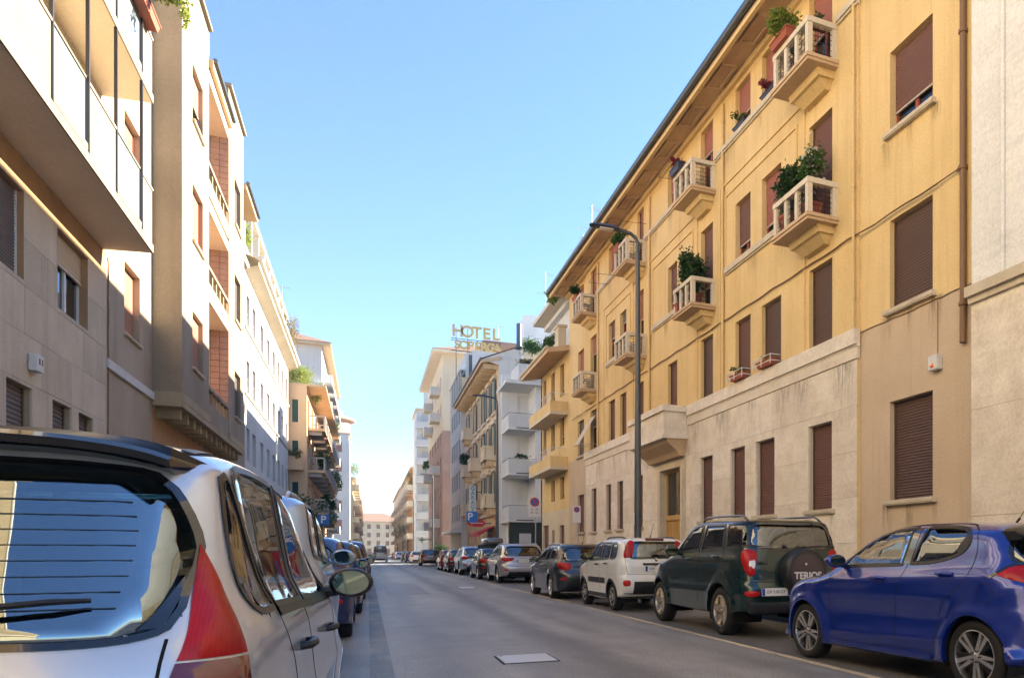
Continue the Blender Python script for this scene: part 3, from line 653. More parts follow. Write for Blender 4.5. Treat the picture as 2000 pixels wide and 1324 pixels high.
TERIOS = dict(L=3.96, W=.85, H=1.72, paint='paint_green', axles=(.82, 3.4), wr=.355, rim='spoke5', rim_mats=('alloy_warm', 'alloy_dark'), tyre_w=.22, step=.032, nf=20, nr=14, arch=.43,
    prof=[(.2, .36), (.05, .42), (0, .55), (.0, .72), (.03, .80), (.045, 1.0), (.09, 1.22), (.19, 1.55), (.26, 1.66), (.4, 1.695), (.9, 1.715), (1.75, 1.72), (2.1, 1.69), (2.45, 1.52), (2.98, 1.2), (3.15, 1.14), (3.55, 1.06), (3.8, .95), (3.92, .75), (3.96, .55), (3.92, .4), (3.75, .34), (2.6, .3), (1.2, .3)],
    spine=(.9, 3.1, .75), G=[(.2, .94), (.4, .965), (.6, .975), (.8, .985), (1.0, .985), (1.12, .97), (1.22, .945), (1.65, .84), (1.8, .78)],
    taper=[(.6, -.1, .05, 2), (3.0, 4.0, .12, 2.2)], De=.24, pe=3.8, Dt=.14, pt=4.2, flare=.03,
    lines=[(.3, .62, 3.4, .6, .01, .05), (.3, 1.1, 3.2, 1.08, .008, .04)],
    windows=[[(.13, 1.30), (.16, 1.5), (.24, 1.61), (.72, 1.62), (.67, 1.27)], [(.79, 1.27), (.83, 1.62), (1.52, 1.635), (1.60, 1.24)], [(1.69, 1.24), (1.62, 1.635), (1.9, 1.62), (2.15, 1.53), (2.5, 1.3), (2.62, 1.21)]],
    wsharp=[(0, 3, 4), (0, 1, 2, 3), (0, 1, 5)], seal=.032, rear_win=[(0, 1.62), (.54, 1.61), (.6, 1.57), (.66, 1.32), (.64, 1.27), (0, 1.25)],
    front_win=[(0, 1.65), (.5, 1.64), (.58, 1.6), (.7, 1.26), (.66, 1.22), (0, 1.22)],
    gaps=[[(1.62, 1.68), (1.65, 1.24), (1.68, .9), (1.66, .45)], [(.74, 1.64), (.73, 1.25), (.82, 1.0), (1.2, .76), (1.28, .5)], [(2.72, 1.15), (2.78, .8), (2.72, .45)], [(.05, .82), (.2, .84), (.4, .82)]],
    rgaps=[[(.66, 1.64), (.70, 1.25), (.70, .80)], [(.70, .80), (0, .79)], [(.7, .58), (0, .58)]],
    panels=[('tail_lamp', [(.66, 1.25), (.58, 1.25), (.50, 1.22), (.50, .90), (.56, .88), (.62, .95), (.70, 1.2)], 'D', 'lamp_red', .004, .016, dict(sharp=(3,))), ('lamp_lens', [(.60, 1.10), (.51, 1.10), (.51, .99), (.59, 1.0)], 'D', 'lamp_white', .016, .008),
            ('bumper_reflector', [(.42, .66), (.62, .66), (.6, .61), (.44, .61)], 'D', 'lamp_red', .003, .008), ('head_lamp', [(.55, .9), (.75, .98), (.95, 1.0), (.9, .85), (.6, .8)], 'DF', 'lamp_white', .003, .012)],
    handles=[(1.0, 1.15), (2.02, 1.11)], mirror=(2.5, 1.22), mirror_size=(.12, .1, .085), mirror_mat='paint_green', plate=(-.34, .66, 'DP 518 GT'), plate_w=.46, wiper=((.05, 1.27), (.5, 1.30)), lip=.03, lip_off=.008, rails=(.60, .3, 2.0, 0, .07, 'black_gloss'), seats=(2.0, .8, .8), extra=[terios_extra], rvm=(2.3, 1.5), dash_z=1.08, arch_range=(-25, 206))

def panda_extra(c, root, M):
    b = MB(); rbox(b, -.3, .3, c.hit('B', 0, .99)[0].y - .035, c.hit('B', 0, .99)[0].y + .02, .96, 1.0, .01); mk('tailgate_handle', b, 'black_plastic', root, M)
    e = MB(); y = c.hit('B', 0, 1.07)[0].y; e.lathe([(0, .012), (.04, .01), (.045, 0)], 20, lambda a, q, h: (a, y - h, 1.065 + q)); mk('badge', e, 'chrome', root, M, fix=True)
    b = MB(); h = c.hit('T', 0, .32)[0]; rbox(b, -.2, .2, .2, .3, h.z - .05, h.z + .004, .01); mk('brake_lamp', b, 'lamp_dark_red', root, M)
PANDA = dict(L=3.65, W=.825, H=1.55, paint='paint_white', axles=(.60, 2.88), wr=.295, rim='cap', rim_mats=('hubcap', 'alloy_dark'), tyre_w=.185, step=.032, nf=20, nr=14, arch=.345,
    prof=[(.15, .3), (.03, .4), (0, .55), (.02, .7), (.045, .76), (.06, .95), (.10, 1.12), (.185, 1.42), (.26, 1.495), (.6, 1.535), (1.2, 1.55), (1.8, 1.53), (2.1, 1.47), (2.55, 1.2), (2.8, 1.07), (3.05, 1.02), (3.38, .93), (3.56, .8), (3.64, .6), (3.63, .4), (3.5, .24), (2.6, .2), (1, .2)],
    spine=(.75, 2.7, .66), G=[(.15, .93), (.3, .965), (.5, .985), (.7, 1.0), (.9, .995), (1.02, .98), (1.1, .95), (1.45, .86), (1.6, .8)],
    taper=[(.6, -.1, .06, 2), (2.7, 3.7, .12, 2.2)], De=.28, pe=3.4, Dt=.16, pt=3.8, flare=.02, lines=[(.2, .8, 3.2, .78, .008, .06)],
    windows=[[(.43, 1.12), (.42, 1.34), (.5, 1.41), (.78, 1.425), (.82, 1.09)], [(.91, 1.085), (.87, 1.43), (1.44, 1.44), (1.46, 1.06)], [(1.54, 1.06), (1.52, 1.44), (1.85, 1.43), (2.0, 1.39), (2.42, 1.13), (2.48, 1.045)]],
    wsharp=[(3, 4), (0, 1, 2, 3), (0, 1, 5)], seal=.032, rear_win=[(0, 1.43), (.48, 1.42), (.55, 1.38), (.585, 1.16), (.55, 1.11), (0, 1.10)],
    front_win=[(0, 1.48), (.5, 1.47), (.58, 1.42), (.68, 1.12), (.64, 1.09), (0, 1.09)],
    gaps=[[(1.49, 1.47), (1.5, 1.06), (1.5, .4)], [(.84, 1.45), (.84, 1.08), (.9, .8), (1.02, .6), (1.05, .38)], [(2.52, 1.03), (2.55, .75), (2.5, .38)]],
    rgaps=[[(.63, 1.43), (.66, 1.0), (.62, .77)], [(.62, .77), (0, .76)]],
    panels=[('tail_lamp', [(.56, 1.46), (.50, 1.46), (.46, 1.4), (.465, 1.13), (.52, 1.11), (.60, 1.11), (.605, 1.3)], 'D', 'lamp_red', .004, .016), ('reflector', [(.44, .64), (.56, .64), (.56, .54), (.44, .54)], 'D', 'lamp_red', .004, .01),
            ('bumper_insert', [(-.52, .38), (.52, .38), (.50, .62), (-.50, .62)], 'B', 'black_plastic', .016, 0, dict(full=True, sharp=(0, 1, 2, 3))), ('side_moulding', [(1.1, .56), (1.46, .56), (1.46, .68), (1.1, .68)], 'S', 'black_plastic', .012, 0, dict(sharp=(0, 1, 2, 3))), ('side_moulding', [(1.53, .56), (2.42, .56), (2.42, .68), (1.53, .68)], 'S', 'black_plastic', .012, 0, dict(sharp=(0, 1, 2, 3)))],
    strips=[('sill_trim', [(.98, .30), (2.5, .30)], 'S', .09, 'black_plastic', .01), ('lower_trim', [(-.7, .34), (.7, .34)], 'B', .09, 'black_plastic', .01, 'full')],
    handles=[(1.05, .98), (1.72, .96)], handle_mat='black_plastic', mirror=(2.38, 1.1), mirror_size=(.11, .095, .08), plate=(-.0, .88, 'GM 417 LS'), lip=.05, lip_off=.012, lip_mat='black_plastic', rails=(.55, .45, 1.9, 0, .035, 'black_plastic'), antenna=(0, .5), wiper=((0, 1.11), (.38, 1.17)), extra=[panda_extra], seats=(1.65, .72, .8), rvm=(2.0, 1.38), dash_z=1.0)

def generic(L, H, W, ra, fa, wr, paintname, kind='hatch', belt=.95, rim='twin', lamp=None, plate=None, **kw):
    """family cars of the row: kind hatch, wagon, suv or mpv"""
    slope = {'hatch': .42, 'wagon': .34, 'suv': .42, 'mpv': .22, 'van': .08}[kind]; hood = belt + .0
    wb = fa + wr * .1 - .28 - (.25 if kind == 'mpv' else 0); wt = wb - (H - belt) * 1.5
    lo = .22 if kind != 'suv' else .28
    prof = [(.2, lo), (.05, lo + .1), (0, .5), (.0, .66), (.045, .78), (.07, belt), (slope * .6, belt + (H - belt) * .55), (slope, H - .09), (slope + .12, H - .035), (slope + .6, H - .01), ((slope + wt) / 2, H), (wt - .15, H - .03), (wt + .12, H - .1), ((wt + wb) / 2 + .1, (H + belt) / 2 + .02), (wb, belt + .06), (wb + .22, belt + .01), (L - .45, belt - .1), (L - .17, belt - .22), (L - .03, .58), (L, .44), (L - .06, .28), (L - .25, lo - .02), (L * .6, lo - .03), (1, lo - .03)]
    b1 = belt + .06; t1 = H - .10; tr = slope + .12; B = (tr + wt) / 2 + .25; A = .9 + (ra - .6)
    q = [(tr + .1, b1 + .06), (tr + .04, b1 + .16), (tr + .16, t1 - .05), (A + .02, t1), (A - .02, b1 + .01)]
    rd = [(A + .07, b1), (A + .1, t1), (B - .04, t1 + .005), (B - .02, b1 - .01)]; fd = [(B + .05, b1 - .01), (B + .03, t1 + .005), (wt, t1 - .02), (wt + .12, t1 - .09), (wb - .42, b1 + .12), (wb - .3, b1 - .02)]
    rt = W * .8
    sp = dict(L=L, W=W, H=H, paint=paintname, axles=(ra, fa), wr=wr, rim=rim, tyre_w=.21, step=.042, nf=15, nr=10, prof=prof, spine=(ra + .15, fa - .2, .66 if kind != 'suv' else .72),
        G=[(.1, .93), (.3, .965), (.5, .985), (.7, 1), (belt - .1, .992), (belt, .965), (belt + .08, .925), (H - .1, .80 if kind != 'mpv' else .84), (H + .1, .72)],
        taper=[(.7, -.1, .07, 2), (fa - .3, L + .1, .15, 2.2)], De=.33, pe=3.0, Dt=.15, pt=3.8, flare=.022, lines=[(.2, belt - .1, fa, belt - .14, .012, .04), (ra, .4, fa, .38, .01, .06)],
        windows=[q, rd, fd], wsharp=[(3, 4), (0, 1, 2, 3), (0, 1, 5)], seal=.032, glass_side=['glass_dark', 'glass_dark', 'glass_car'], glass_rear='glass_dark',
        rear_win=[(0, H - .13), (rt * .72, H - .14), (rt * .84, H - .19), (rt * .98, belt + .13), (rt * .93, belt + .08), (0, belt + .06)], front_win=[(0, H - .06), (rt * .72, H - .07), (rt * .84, H - .13), (rt * 1.02, belt + .14), (rt * .96, belt + .1), (0, belt + .1)],
        gaps=[[(B, t1 + .03), (B + .01, b1), (B + .02, .35)], [(A + .03, t1 + .02), (A + .02, b1), (A + .1, belt - .2), (ra + wr + .12, .5), (ra + wr + .14, .34)], [(wb - .2, belt), (wb - .16, .7), (wb - .22, .34)]],
        rgaps=[[(rt * .98, belt + .05), (rt * .95, .72), (0, .70)]],
        panels=[('tail_lamp', lamp or [(.72, belt - .0), (.5, belt - .0), (.40, belt - .03), (.42, belt - .17), (.56, belt - .18), (.70, belt - .1)], 'D', 'lamp_red', .004, .014), ('head_lamp', [(.6, belt - .2), (.78, belt - .12), (1.0, belt - .1), (.9, belt - .22), (.65, belt - .28)], 'DF', 'lamp_white', .003, .012),
                ('bumper_insert', [(-.6, .26), (.6, .26), (.58, .46), (-.58, .46)], 'B', 'black_plastic', .01, 0, dict(full=True, sharp=(0, 1, 2, 3))), ('reflector', [(.44, .56), (.6, .56), (.6, .52), (.44, .52)], 'D', 'lamp_red', .003, .004)],
        handles=[(A + .2, belt - .06), (B + .22, belt - .08)], mirror=(wb - .5, belt + .05), mirror_size=(.12, .085, .085), mirror_mat=paintname, plate=plate or (0, .78, ''), lip=.02, seats=(B + .15, .66 if kind != 'suv' else .76, .8), rvm=(wt + .05, H - .2), wiper=((0, belt + .07), (.36, belt + .12)), dash_z=belt - .02)
    if kind in ('suv',): sp.update(lip_mat='black_plastic', lip=.045, lip_off=.008, arch=wr + .07)
    if kind in ('suv', 'wagon', 'mpv'): sp['rails'] = (W * .70, slope + .2, wt - .1, 0, .045, 'rail_silver')
    sp.update(kw); return sp
# ------------------------------------------------------------------ facade kit
class Fr:
    """a wall plane: 'R' looks to -X, 'L' looks to +X, 'F' looks to -Y; a runs along the wall, d is the distance in front of it"""
    def __init__(s, kind, p): s.k = kind; s.p = p
    def pt(s, a, z, d=0):
        return (s.p - d, a, z) if s.k == 'R' else (s.p + d, a, z) if s.k == 'L' else (a, s.p - d, z)
    def mat(s, a0, a1, z, d=0):
        if s.k == 'R': return Matrix.Translation(s.pt(a1, z, d)) @ Matrix.Rotation(R(-90), 4, 'Z')
        if s.k == 'L': return Matrix.Translation(s.pt(a0, z, d)) @ Matrix.Rotation(R(90), 4, 'Z')
        return Matrix.Translation(s.pt(a0, z, d))
    def box(s, mb, a0, a1, z0, z1, d0, d1, mi=0):
        p, q = s.pt(a0, z0, d0), s.pt(a1, z1, d1); return mb.box(p[0], q[0], p[1], q[1], z0, z1, mi)
    def wall(s, mb, a0, a1, z0, z1, holes=(), depth=.2, d=0, mi=0):
        A = sorted({a0, a1, *[h[0] for h in holes], *[h[1] for h in holes]}); Z = sorted({z0, z1, *[h[2] for h in holes], *[h[3] for h in holes]})
        A = [a for a in A if a0 <= a <= a1]; Z = [z for z in Z if z0 <= z <= z1]
        for x0, x1 in zip(A, A[1:]):
            for y0, y1 in zip(Z, Z[1:]):
                cx, cy = (x0 + x1) / 2, (y0 + y1) / 2
                if any(h[0] < cx < h[1] and h[2] < cy < h[3] for h in holes): continue
                q = [s.pt(x0, y0, d), s.pt(x1, y0, d), s.pt(x1, y1, d), s.pt(x0, y1, d)]
                if s.k == 'R': q.reverse()
                mb.quad(*q, mi)
        for h in holes:
            (b0, b1, c0, c1) = h[:4]
            for u, v in (((b0, c0), (b1, c0)), ((b1, c0), (b1, c1)), ((b1, c1), (b0, c1)), ((b0, c1), (b0, c0))):
                mb.quad(s.pt(*u, d), s.pt(*v, d), s.pt(*v, d - depth), s.pt(*u, d - depth), mi)
        return mb
_cache = {}
def cached(key, fn):
    if key not in _cache: _cache[key] = fn()
    return _cache[key]
def part(root, name, mat, fn, **kw):
    mb = MB(); fn(mb); return mk(name, mb, mat, root, **kw)
def slats(w, h, pitch=.052):
    def f():
        m = MB(); n = max(2, round(h / pitch)); p = h / n
        for i in range(n):
            z = i * p; V = [(0, .004, z), (0, -.010, z + p * .3), (0, -.012, z + p * .6), (0, .0, z + p * .92), (0, .01, z + p)]
            V = V + [(w, b, c) for _, b, c in V]; m.add(V, [(k, k + 5, k + 6, k + 1) for k in range(4)])
        return m.mesh('roller_shutter')
    return cached(('sl', round(w, 3), round(h, 3), pitch), f)
def window(root, fr, a0, a1, z0, z1, style='roller', o=0., mat='shutter_brown', sill=None, frame='frame_brown', deep=.14, d=0, pitch=.052, sill_mat='stone_sill', far=False):
    """one window: a frame with panes, a roller shutter let down to 1-o, a sill; frame > panes, shutter, sill"""
    w, h = a1 - a0, z1 - z0; M = fr.mat(a0, a1, z0, d)
    if far and o >= 1 or style == 'glass':
        o = 1
    def fm():
        m = MB(); t = .055
        m.box(0, t, deep, deep + .05, 0, h); m.box(w - t, w, deep, deep + .05, 0, h); m.box(t, w - t, deep, deep + .05, 0, t); m.box(t, w - t, deep, deep + .05, h - t, h)
        if w > .7: m.box(w / 2 - .04, w / 2 + .04, deep - .006, deep + .05, t, h - t)
        return m.mesh('window')
    def sh_only():
        m = MB(); t = .035; m.box(0, t, deep - .05, deep + .03, 0, h); m.box(w - t, w, deep - .05, deep + .03, 0, h); m.box(t, w - t, deep + .028, deep + .03, 0, h); return m.mesh('window')
    win = mk('window', cached(('wf', round(w, 3), round(h, 3), deep, o > 0, frame), fm if o > 0 else sh_only), frame, root, M)
    if o > 0:
        def pm(x0, x1):
            m = MB(); m.quad((x0, deep + .03, .03), (x1, deep + .03, .03), (x1, deep + .03, h - .03), (x0, deep + .03, h - .03)); return m
        for x0, x1 in ((.04, w / 2 - .01), (w / 2 + .01, w - .04)) if w > .7 and not far else ((.04, w - .04),):
            mk('pane', cached(('pn', round(x0, 3), round(x1, 3), round(h, 3), deep), lambda: pm(x0, x1).mesh('pane')), 'window_glass', win, M)
    if o < 1 and style == 'roller':
        hs = h * (1 - o); Ms = M @ Matrix.Translation((.02, deep - .02, h - hs)); sh = mk('roller_shutter', slats(round(w - .04, 3), round(hs, 3), pitch), None if False else mat, win, Ms)
        if sh.data.materials[0].name != mat: sh.material_slots[0].link = 'OBJECT'; sh.material_slots[0].material = MATS[mat]
        if o > 0:
            b = MB(); b.box(.0, w - .04, -.02, .02, -.03, .0); mk('shutter_bar', b, 'shutter_bar', sh, Ms)
    if sill:
        sw, sd_, sh_ = sill; b = MB(); b.box(-sw, w + sw, -sd_, deep, -sh_, .0); b.box(-sw, w + sw, -sd_ - .015, -sd_, -sh_ * .75, .0); mk('sill', b, sill_mat, win, M)
    return win
def rects_minus(r, holes):
    out = [r]
    for h in holes:
        nx = []
        for (a0, a1, z0, z1) in out:
            b0, b1, c0, c1 = max(a0, h[0]), min(a1, h[1]), max(z0, h[2]), min(z1, h[3])
            if b0 >= b1 or c0 >= c1: nx.append((a0, a1, z0, z1)); continue
            if a0 < b0: nx.append((a0, b0, z0, z1))
            if b1 < a1: nx.append((b1, a1, z0, z1))
            if z0 < c0: nx.append((b0, b1, z0, c0))
            if c1 < z1: nx.append((b0, b1, c1, z1))
        out = nx
    return [r for r in out if r[1] - r[0] > .01 and r[3] - r[2] > .01]
def cladding(root, fr, a0, a1, z0, z1, pw, ph, holes, mats, joint=.006, proud=.018, seed=1, stagger=.5, name='stone_panel', d=0, grow=.03):
    """slabs of stone, each a part of its own, with open joints between"""
    rnd = random.Random(seed); nz = max(1, round((z1 - z0) / ph)); na = max(1, round((a1 - a0) / pw)); hz = (z1 - z0) / nz; wa = (a1 - a0) / na
    hh = [(h[0] - joint, h[1] + joint, h[2] - joint, h[3] + joint) for h in holes]
    for i in range(nz):
        off = wa * stagger * (i % 2); e = [a0] + [a0 + off + k * wa for k in range(0 if off else 1, na + 1)] + [a1]; e = sorted(x for x in set(round(q, 4) for q in e) if a0 <= x <= a1)
        for x0, x1 in zip(e, e[1:]):
            rs = rects_minus((x0 + joint / 2, x1 - joint / 2, z0 + i * hz + joint / 2, z0 + (i + 1) * hz - joint / 2), hh)
            if not rs: continue
            m = MB(); t = proud + rnd.uniform(-.003, .004)
            for r in rs: fr.box(m, *r, d + .0, d + t)
            mk(name, m, rnd.choice(mats), root)
def grille(mb, w, h, mode=0, t=.009):
    """iron balcony grille in the x-z plane: bars, rings and cross pieces"""
    for k in range(1, 3): mb.box(w * k / 3 - t / 2, w * k / 3 + t / 2, -t / 2, t / 2, 0, h)
    for k in range(1, 6): mb.box(0, w, -t / 2 + .001, t / 2 + .001, h * k / 6 - t / 2, h * k / 6 + t / 2)
    for i in range(3):
        for j in range(6):
            if (i + j) % 2 == mode:
                cx, cz, r = w * (i + .5) / 3, h * (j + .5) / 6, min(w / 3, h / 6) * .3
                mb.tube([(cx + r * math.cos(a), 0, cz + r * math.sin(a)) for a in [q * math.pi / 5 for q in range(11)]], t * .5, 4)
def leaves(mb, c, rad, n, size, rnd, flat=.7, mi=0, hollow=.35):
    """n small folded leaves scattered through an ellipsoid"""
    for _ in range(n):
        while True:
            v = Vector((rnd.uniform(-1, 1), rnd.uniform(-1, 1), rnd.uniform(-1, 1)))
            if hollow < v.length < 1: break
        k = .75 + .35 * math.sin(v.x * 5 + rad[0] * 9) * math.sin(v.y * 4 + 1) ; p = Vector(c) + Vector((v.x * rad[0], v.y * rad[1], v.z * rad[2])) * k
        a = Vector((rnd.gauss(0, 1), rnd.gauss(0, 1), rnd.gauss(0, 1) - .3)).normalized(); b = a.cross(Vector((rnd.gauss(0, 1), rnd.gauss(0, 1), rnd.gauss(0, 1)))).normalized()
        s = size * rnd.uniform(.6, 1.3); q = a.cross(b) * s * .15
        mb.add((p, p + a * s * .5 + b * s * .32 + q, p + a * s, p + a * s * .5 - b * s * .32 + q), ((0, 1, 2), (0, 2, 3)), mi)
leafmat('leaf_green', (.03, .09, .015), (.09, .17, .03)); leafmat('leaf_dark', (.015, .05, .012), (.05, .11, .02)); leafmat('leaf_lime', (.13, .2, .02), (.28, .32, .04)); leafmat('leaf_red', (.22, .02, .03), (.3, .06, .08))
leafmat('leaf_white', (.6, .6, .55), (.75, .72, .68)); leafmat('leaf_dry', (.14, .12, .05), (.25, .2, .08)); simple('terracotta', (.33, .09, .045), .8); simple('pot_blue', (.04, .042, .06), .5)
def plant(label, loc, rad, n, size, mat='leaf_green', pot=None, potmat='terracotta', seed=0, stems=5, cat='plant', flowers=None, trail=0, group=None, along=0):
    """pot or planter with stems and a leaf crown; pot = (length, depth, height); along = turn about z"""
    rnd = random.Random(seed + 3); root = empty('potted_plant' if pot else 'shrub', loc, along); tag(root, label, cat, group); M = WM[root.name]; z0 = 0
    if pot:
        l, dp, h = pot; z0 = h
        def pf(m):
            V = [(sx * l / 2 * k, sy * dp / 2 * k, z) for k, z in ((.82, 0), (1, h)) for sx, sy in ((-1, -1), (1, -1), (1, 1), (-1, 1))]
            m.add(V, ((0, 3, 2, 1), (0, 1, 5, 4), (1, 2, 6, 5), (2, 3, 7, 6), (3, 0, 4, 7), (4, 5, 6, 7))); m.box(-l / 2 - .012, l / 2 + .012, -dp / 2 - .012, dp / 2 + .012, h * .86, h + .006)
        part(root, 'pot', potmat, pf, M=M)
    def sf(m):
        for _ in range(stems):
            x, y = rnd.uniform(-.5, .5) * rad[0] * .8, rnd.uniform(-.4, .4) * rad[1]; m.tube([(x * .4, y * .4, z0 - .03), (x * .7, y * .7, z0 + rad[2] * .6), (x * 1.2, y * 1.2, z0 + rad[2] * 1.3)], [.014, .01, .005], 5)
    part(root, 'stem', 'stem', sf, M=M)
    def lf(m):
        k = max(3, int(n / 60))
        for i in range(k):
            t = (rnd.uniform(-1, 1), rnd.uniform(-1, 1), rnd.uniform(-.7, .9)); q = rnd.uniform(.35, .6)
            leaves(m, (t[0] * rad[0] * .6, t[1] * rad[1] * .5, z0 + rad[2] * (.85 + t[2] * .6)), (rad[0] * q, rad[1] * q, rad[2] * q), n // k, size, rnd, hollow=.2)
        if trail:
            for _ in range(10): leaves(m, (rnd.uniform(-1, 1) * rad[0], -rad[1] * .7, z0 - rnd.uniform(0, trail)), (.08, .06, .12), 14, size, rnd)
    part(root, 'foliage', mat, lf, M=M)
    if flowers: part(root, 'flowers', flowers[0], lambda m: leaves(m, (0, 0, z0 + rad[2]), (rad[0] * 1.05, rad[1] * 1.05, rad[2] * 1.05), flowers[1], size * .9, rnd, hollow=.7), M=M)
    return root
# building materials
plaster('yellow_plaster', (.77, .575, .285), (.68, .485, .215), .5, .12, .9, .45, (.46, .3, .13)); plaster('tan_plaster', (.62, .49, .35), (.55, .425, .29), .7, .1, .9, .25, (.3, .2, .12))
plaster('travertine', (.84, .76, .63), (.68, .59, .47), 2.2, .3, .8, .3, (.48, .4, .3), 22, (.5, .5, 3.5)); plaster('travertine_b', (.78, .69, .57), (.66, .57, .46), 1.8, .3, .8, .3, (.46, .38, .29), 20, (.5, .5, 3.5)); plaster('travertine_c', (.85, .77, .65), (.7, .62, .5), 2.5, .3, .8, .3, (.5, .42, .33), 24, (.5, .5, 3.5))
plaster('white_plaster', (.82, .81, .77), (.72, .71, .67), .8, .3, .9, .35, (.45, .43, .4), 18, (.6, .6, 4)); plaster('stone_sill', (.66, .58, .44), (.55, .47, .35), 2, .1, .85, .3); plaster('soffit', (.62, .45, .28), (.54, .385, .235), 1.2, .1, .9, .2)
plaster('beige_stone', (.62, .53, .4), (.5, .425, .315), .9, .25, .85, .45, (.26, .22, .16)); plaster('beige_stone_b', (.57, .49, .37), (.47, .4, .3), 1.2, .25, .85, .5, (.25, .21, .16)); plaster('beige_stone_c', (.65, .56, .43), (.53, .455, .34), .8, .25, .85, .4, (.28, .24, .18))
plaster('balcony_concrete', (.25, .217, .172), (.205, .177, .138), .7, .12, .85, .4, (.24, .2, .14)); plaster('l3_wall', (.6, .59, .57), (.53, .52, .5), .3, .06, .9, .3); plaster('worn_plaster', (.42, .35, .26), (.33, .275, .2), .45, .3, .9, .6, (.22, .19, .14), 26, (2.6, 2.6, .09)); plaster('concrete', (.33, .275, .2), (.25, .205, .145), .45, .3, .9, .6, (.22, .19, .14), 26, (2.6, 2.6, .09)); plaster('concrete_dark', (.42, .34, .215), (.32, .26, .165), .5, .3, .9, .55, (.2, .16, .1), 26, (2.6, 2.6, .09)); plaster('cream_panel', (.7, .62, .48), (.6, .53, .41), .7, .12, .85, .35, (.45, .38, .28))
plaster('soffit_cream', (.82, .69, .52), (.74, .61, .45), .5, .08, .9, .15); plaster('brown_band', (.42, .27, .15), (.34, .21, .115), 1, .1, .8, .3); plaster('pale_wall', (.64, .63, .6), (.56, .55, .52), .35, .08, .9, .35, (.42, .4, .37), 20, (2, 2, .1)); plaster('white_wall', (.7, .695, .675), (.63, .625, .605), .3, .06, .9, .25)
plaster('peach_wall', (.68, .47, .3), (.6, .4, .24), .4, .08, .9, .3); plaster('cream_wall', (.7, .6, .43), (.62, .51, .35), .5, .1, .9, .35, (.4, .3, .2)); plaster('ochre_cream', (.66, .5, .3), (.56, .4, .22), .6, .12, .9, .5, (.32, .2, .1)); plaster('brick_red', (.42, .28, .22), (.36, .23, .175), .8, .1, .9, .2); plaster('grey_wall', (.4, .39, .37), (.34, .33, .31), .6, .1, .9, .3)
plaster('orange_wall', (.62, .32, .13), (.55, .27, .1), .5, .08, .9, .25); plaster('roof_tile', (.24, .15, .11), (.17, .1, .075), 3, .5, .9, .3); plaster('roof_far', (.33, .22, .17), (.27, .17, .13), 3, .3, .9, .2); plaster('dark_marble', (.03, .04, .038), (.05, .06, .055), 2, .02, .25, .2)
simple('shutter_brown', (.18, .085, .066), .5); simple('shutter_red', (.34, .13, .1), .55); simple('shutter_dark', (.125, .072, .058), .5); simple('shutter_cream', (.6, .5, .36), .6); simple('shutter_grey', (.15, .125, .115), .55); simple('shutter_pink', (.46, .25, .18), .6); simple('shutter_white', (.5, .5, .5), .5); simple('shutter_green', (.03, .08, .06), .6); simple('shutter_bar', (.5, .42, .33), .5)
simple('frame_brown', (.09, .05, .03), .6); simple('frame_white', (.68, .68, .66), .5); simple('frame_red', (.3, .06, .03), .6); simple('window_glass', (.012, .015, .017), .04, spec=.8); simple('iron', (.02, .02, .022), .5, .4); simple('zinc', (.11, .12, .12), .45, .5); simple('brass', (.72, .44, .14), .22, .9); simple('wood_door', (.55, .33, .1), .4)
simple('pipe_brown', (.2, .11, .05), .6); simple('white_box', (.62, .62, .6), .5); simple('post_steel', (.05, .045, .045), .4, .3); simple('frost_glass', (.27, .34, .36), .3, coat=.4); simple('steel_pole', (.1, .105, .11), .45, .6)
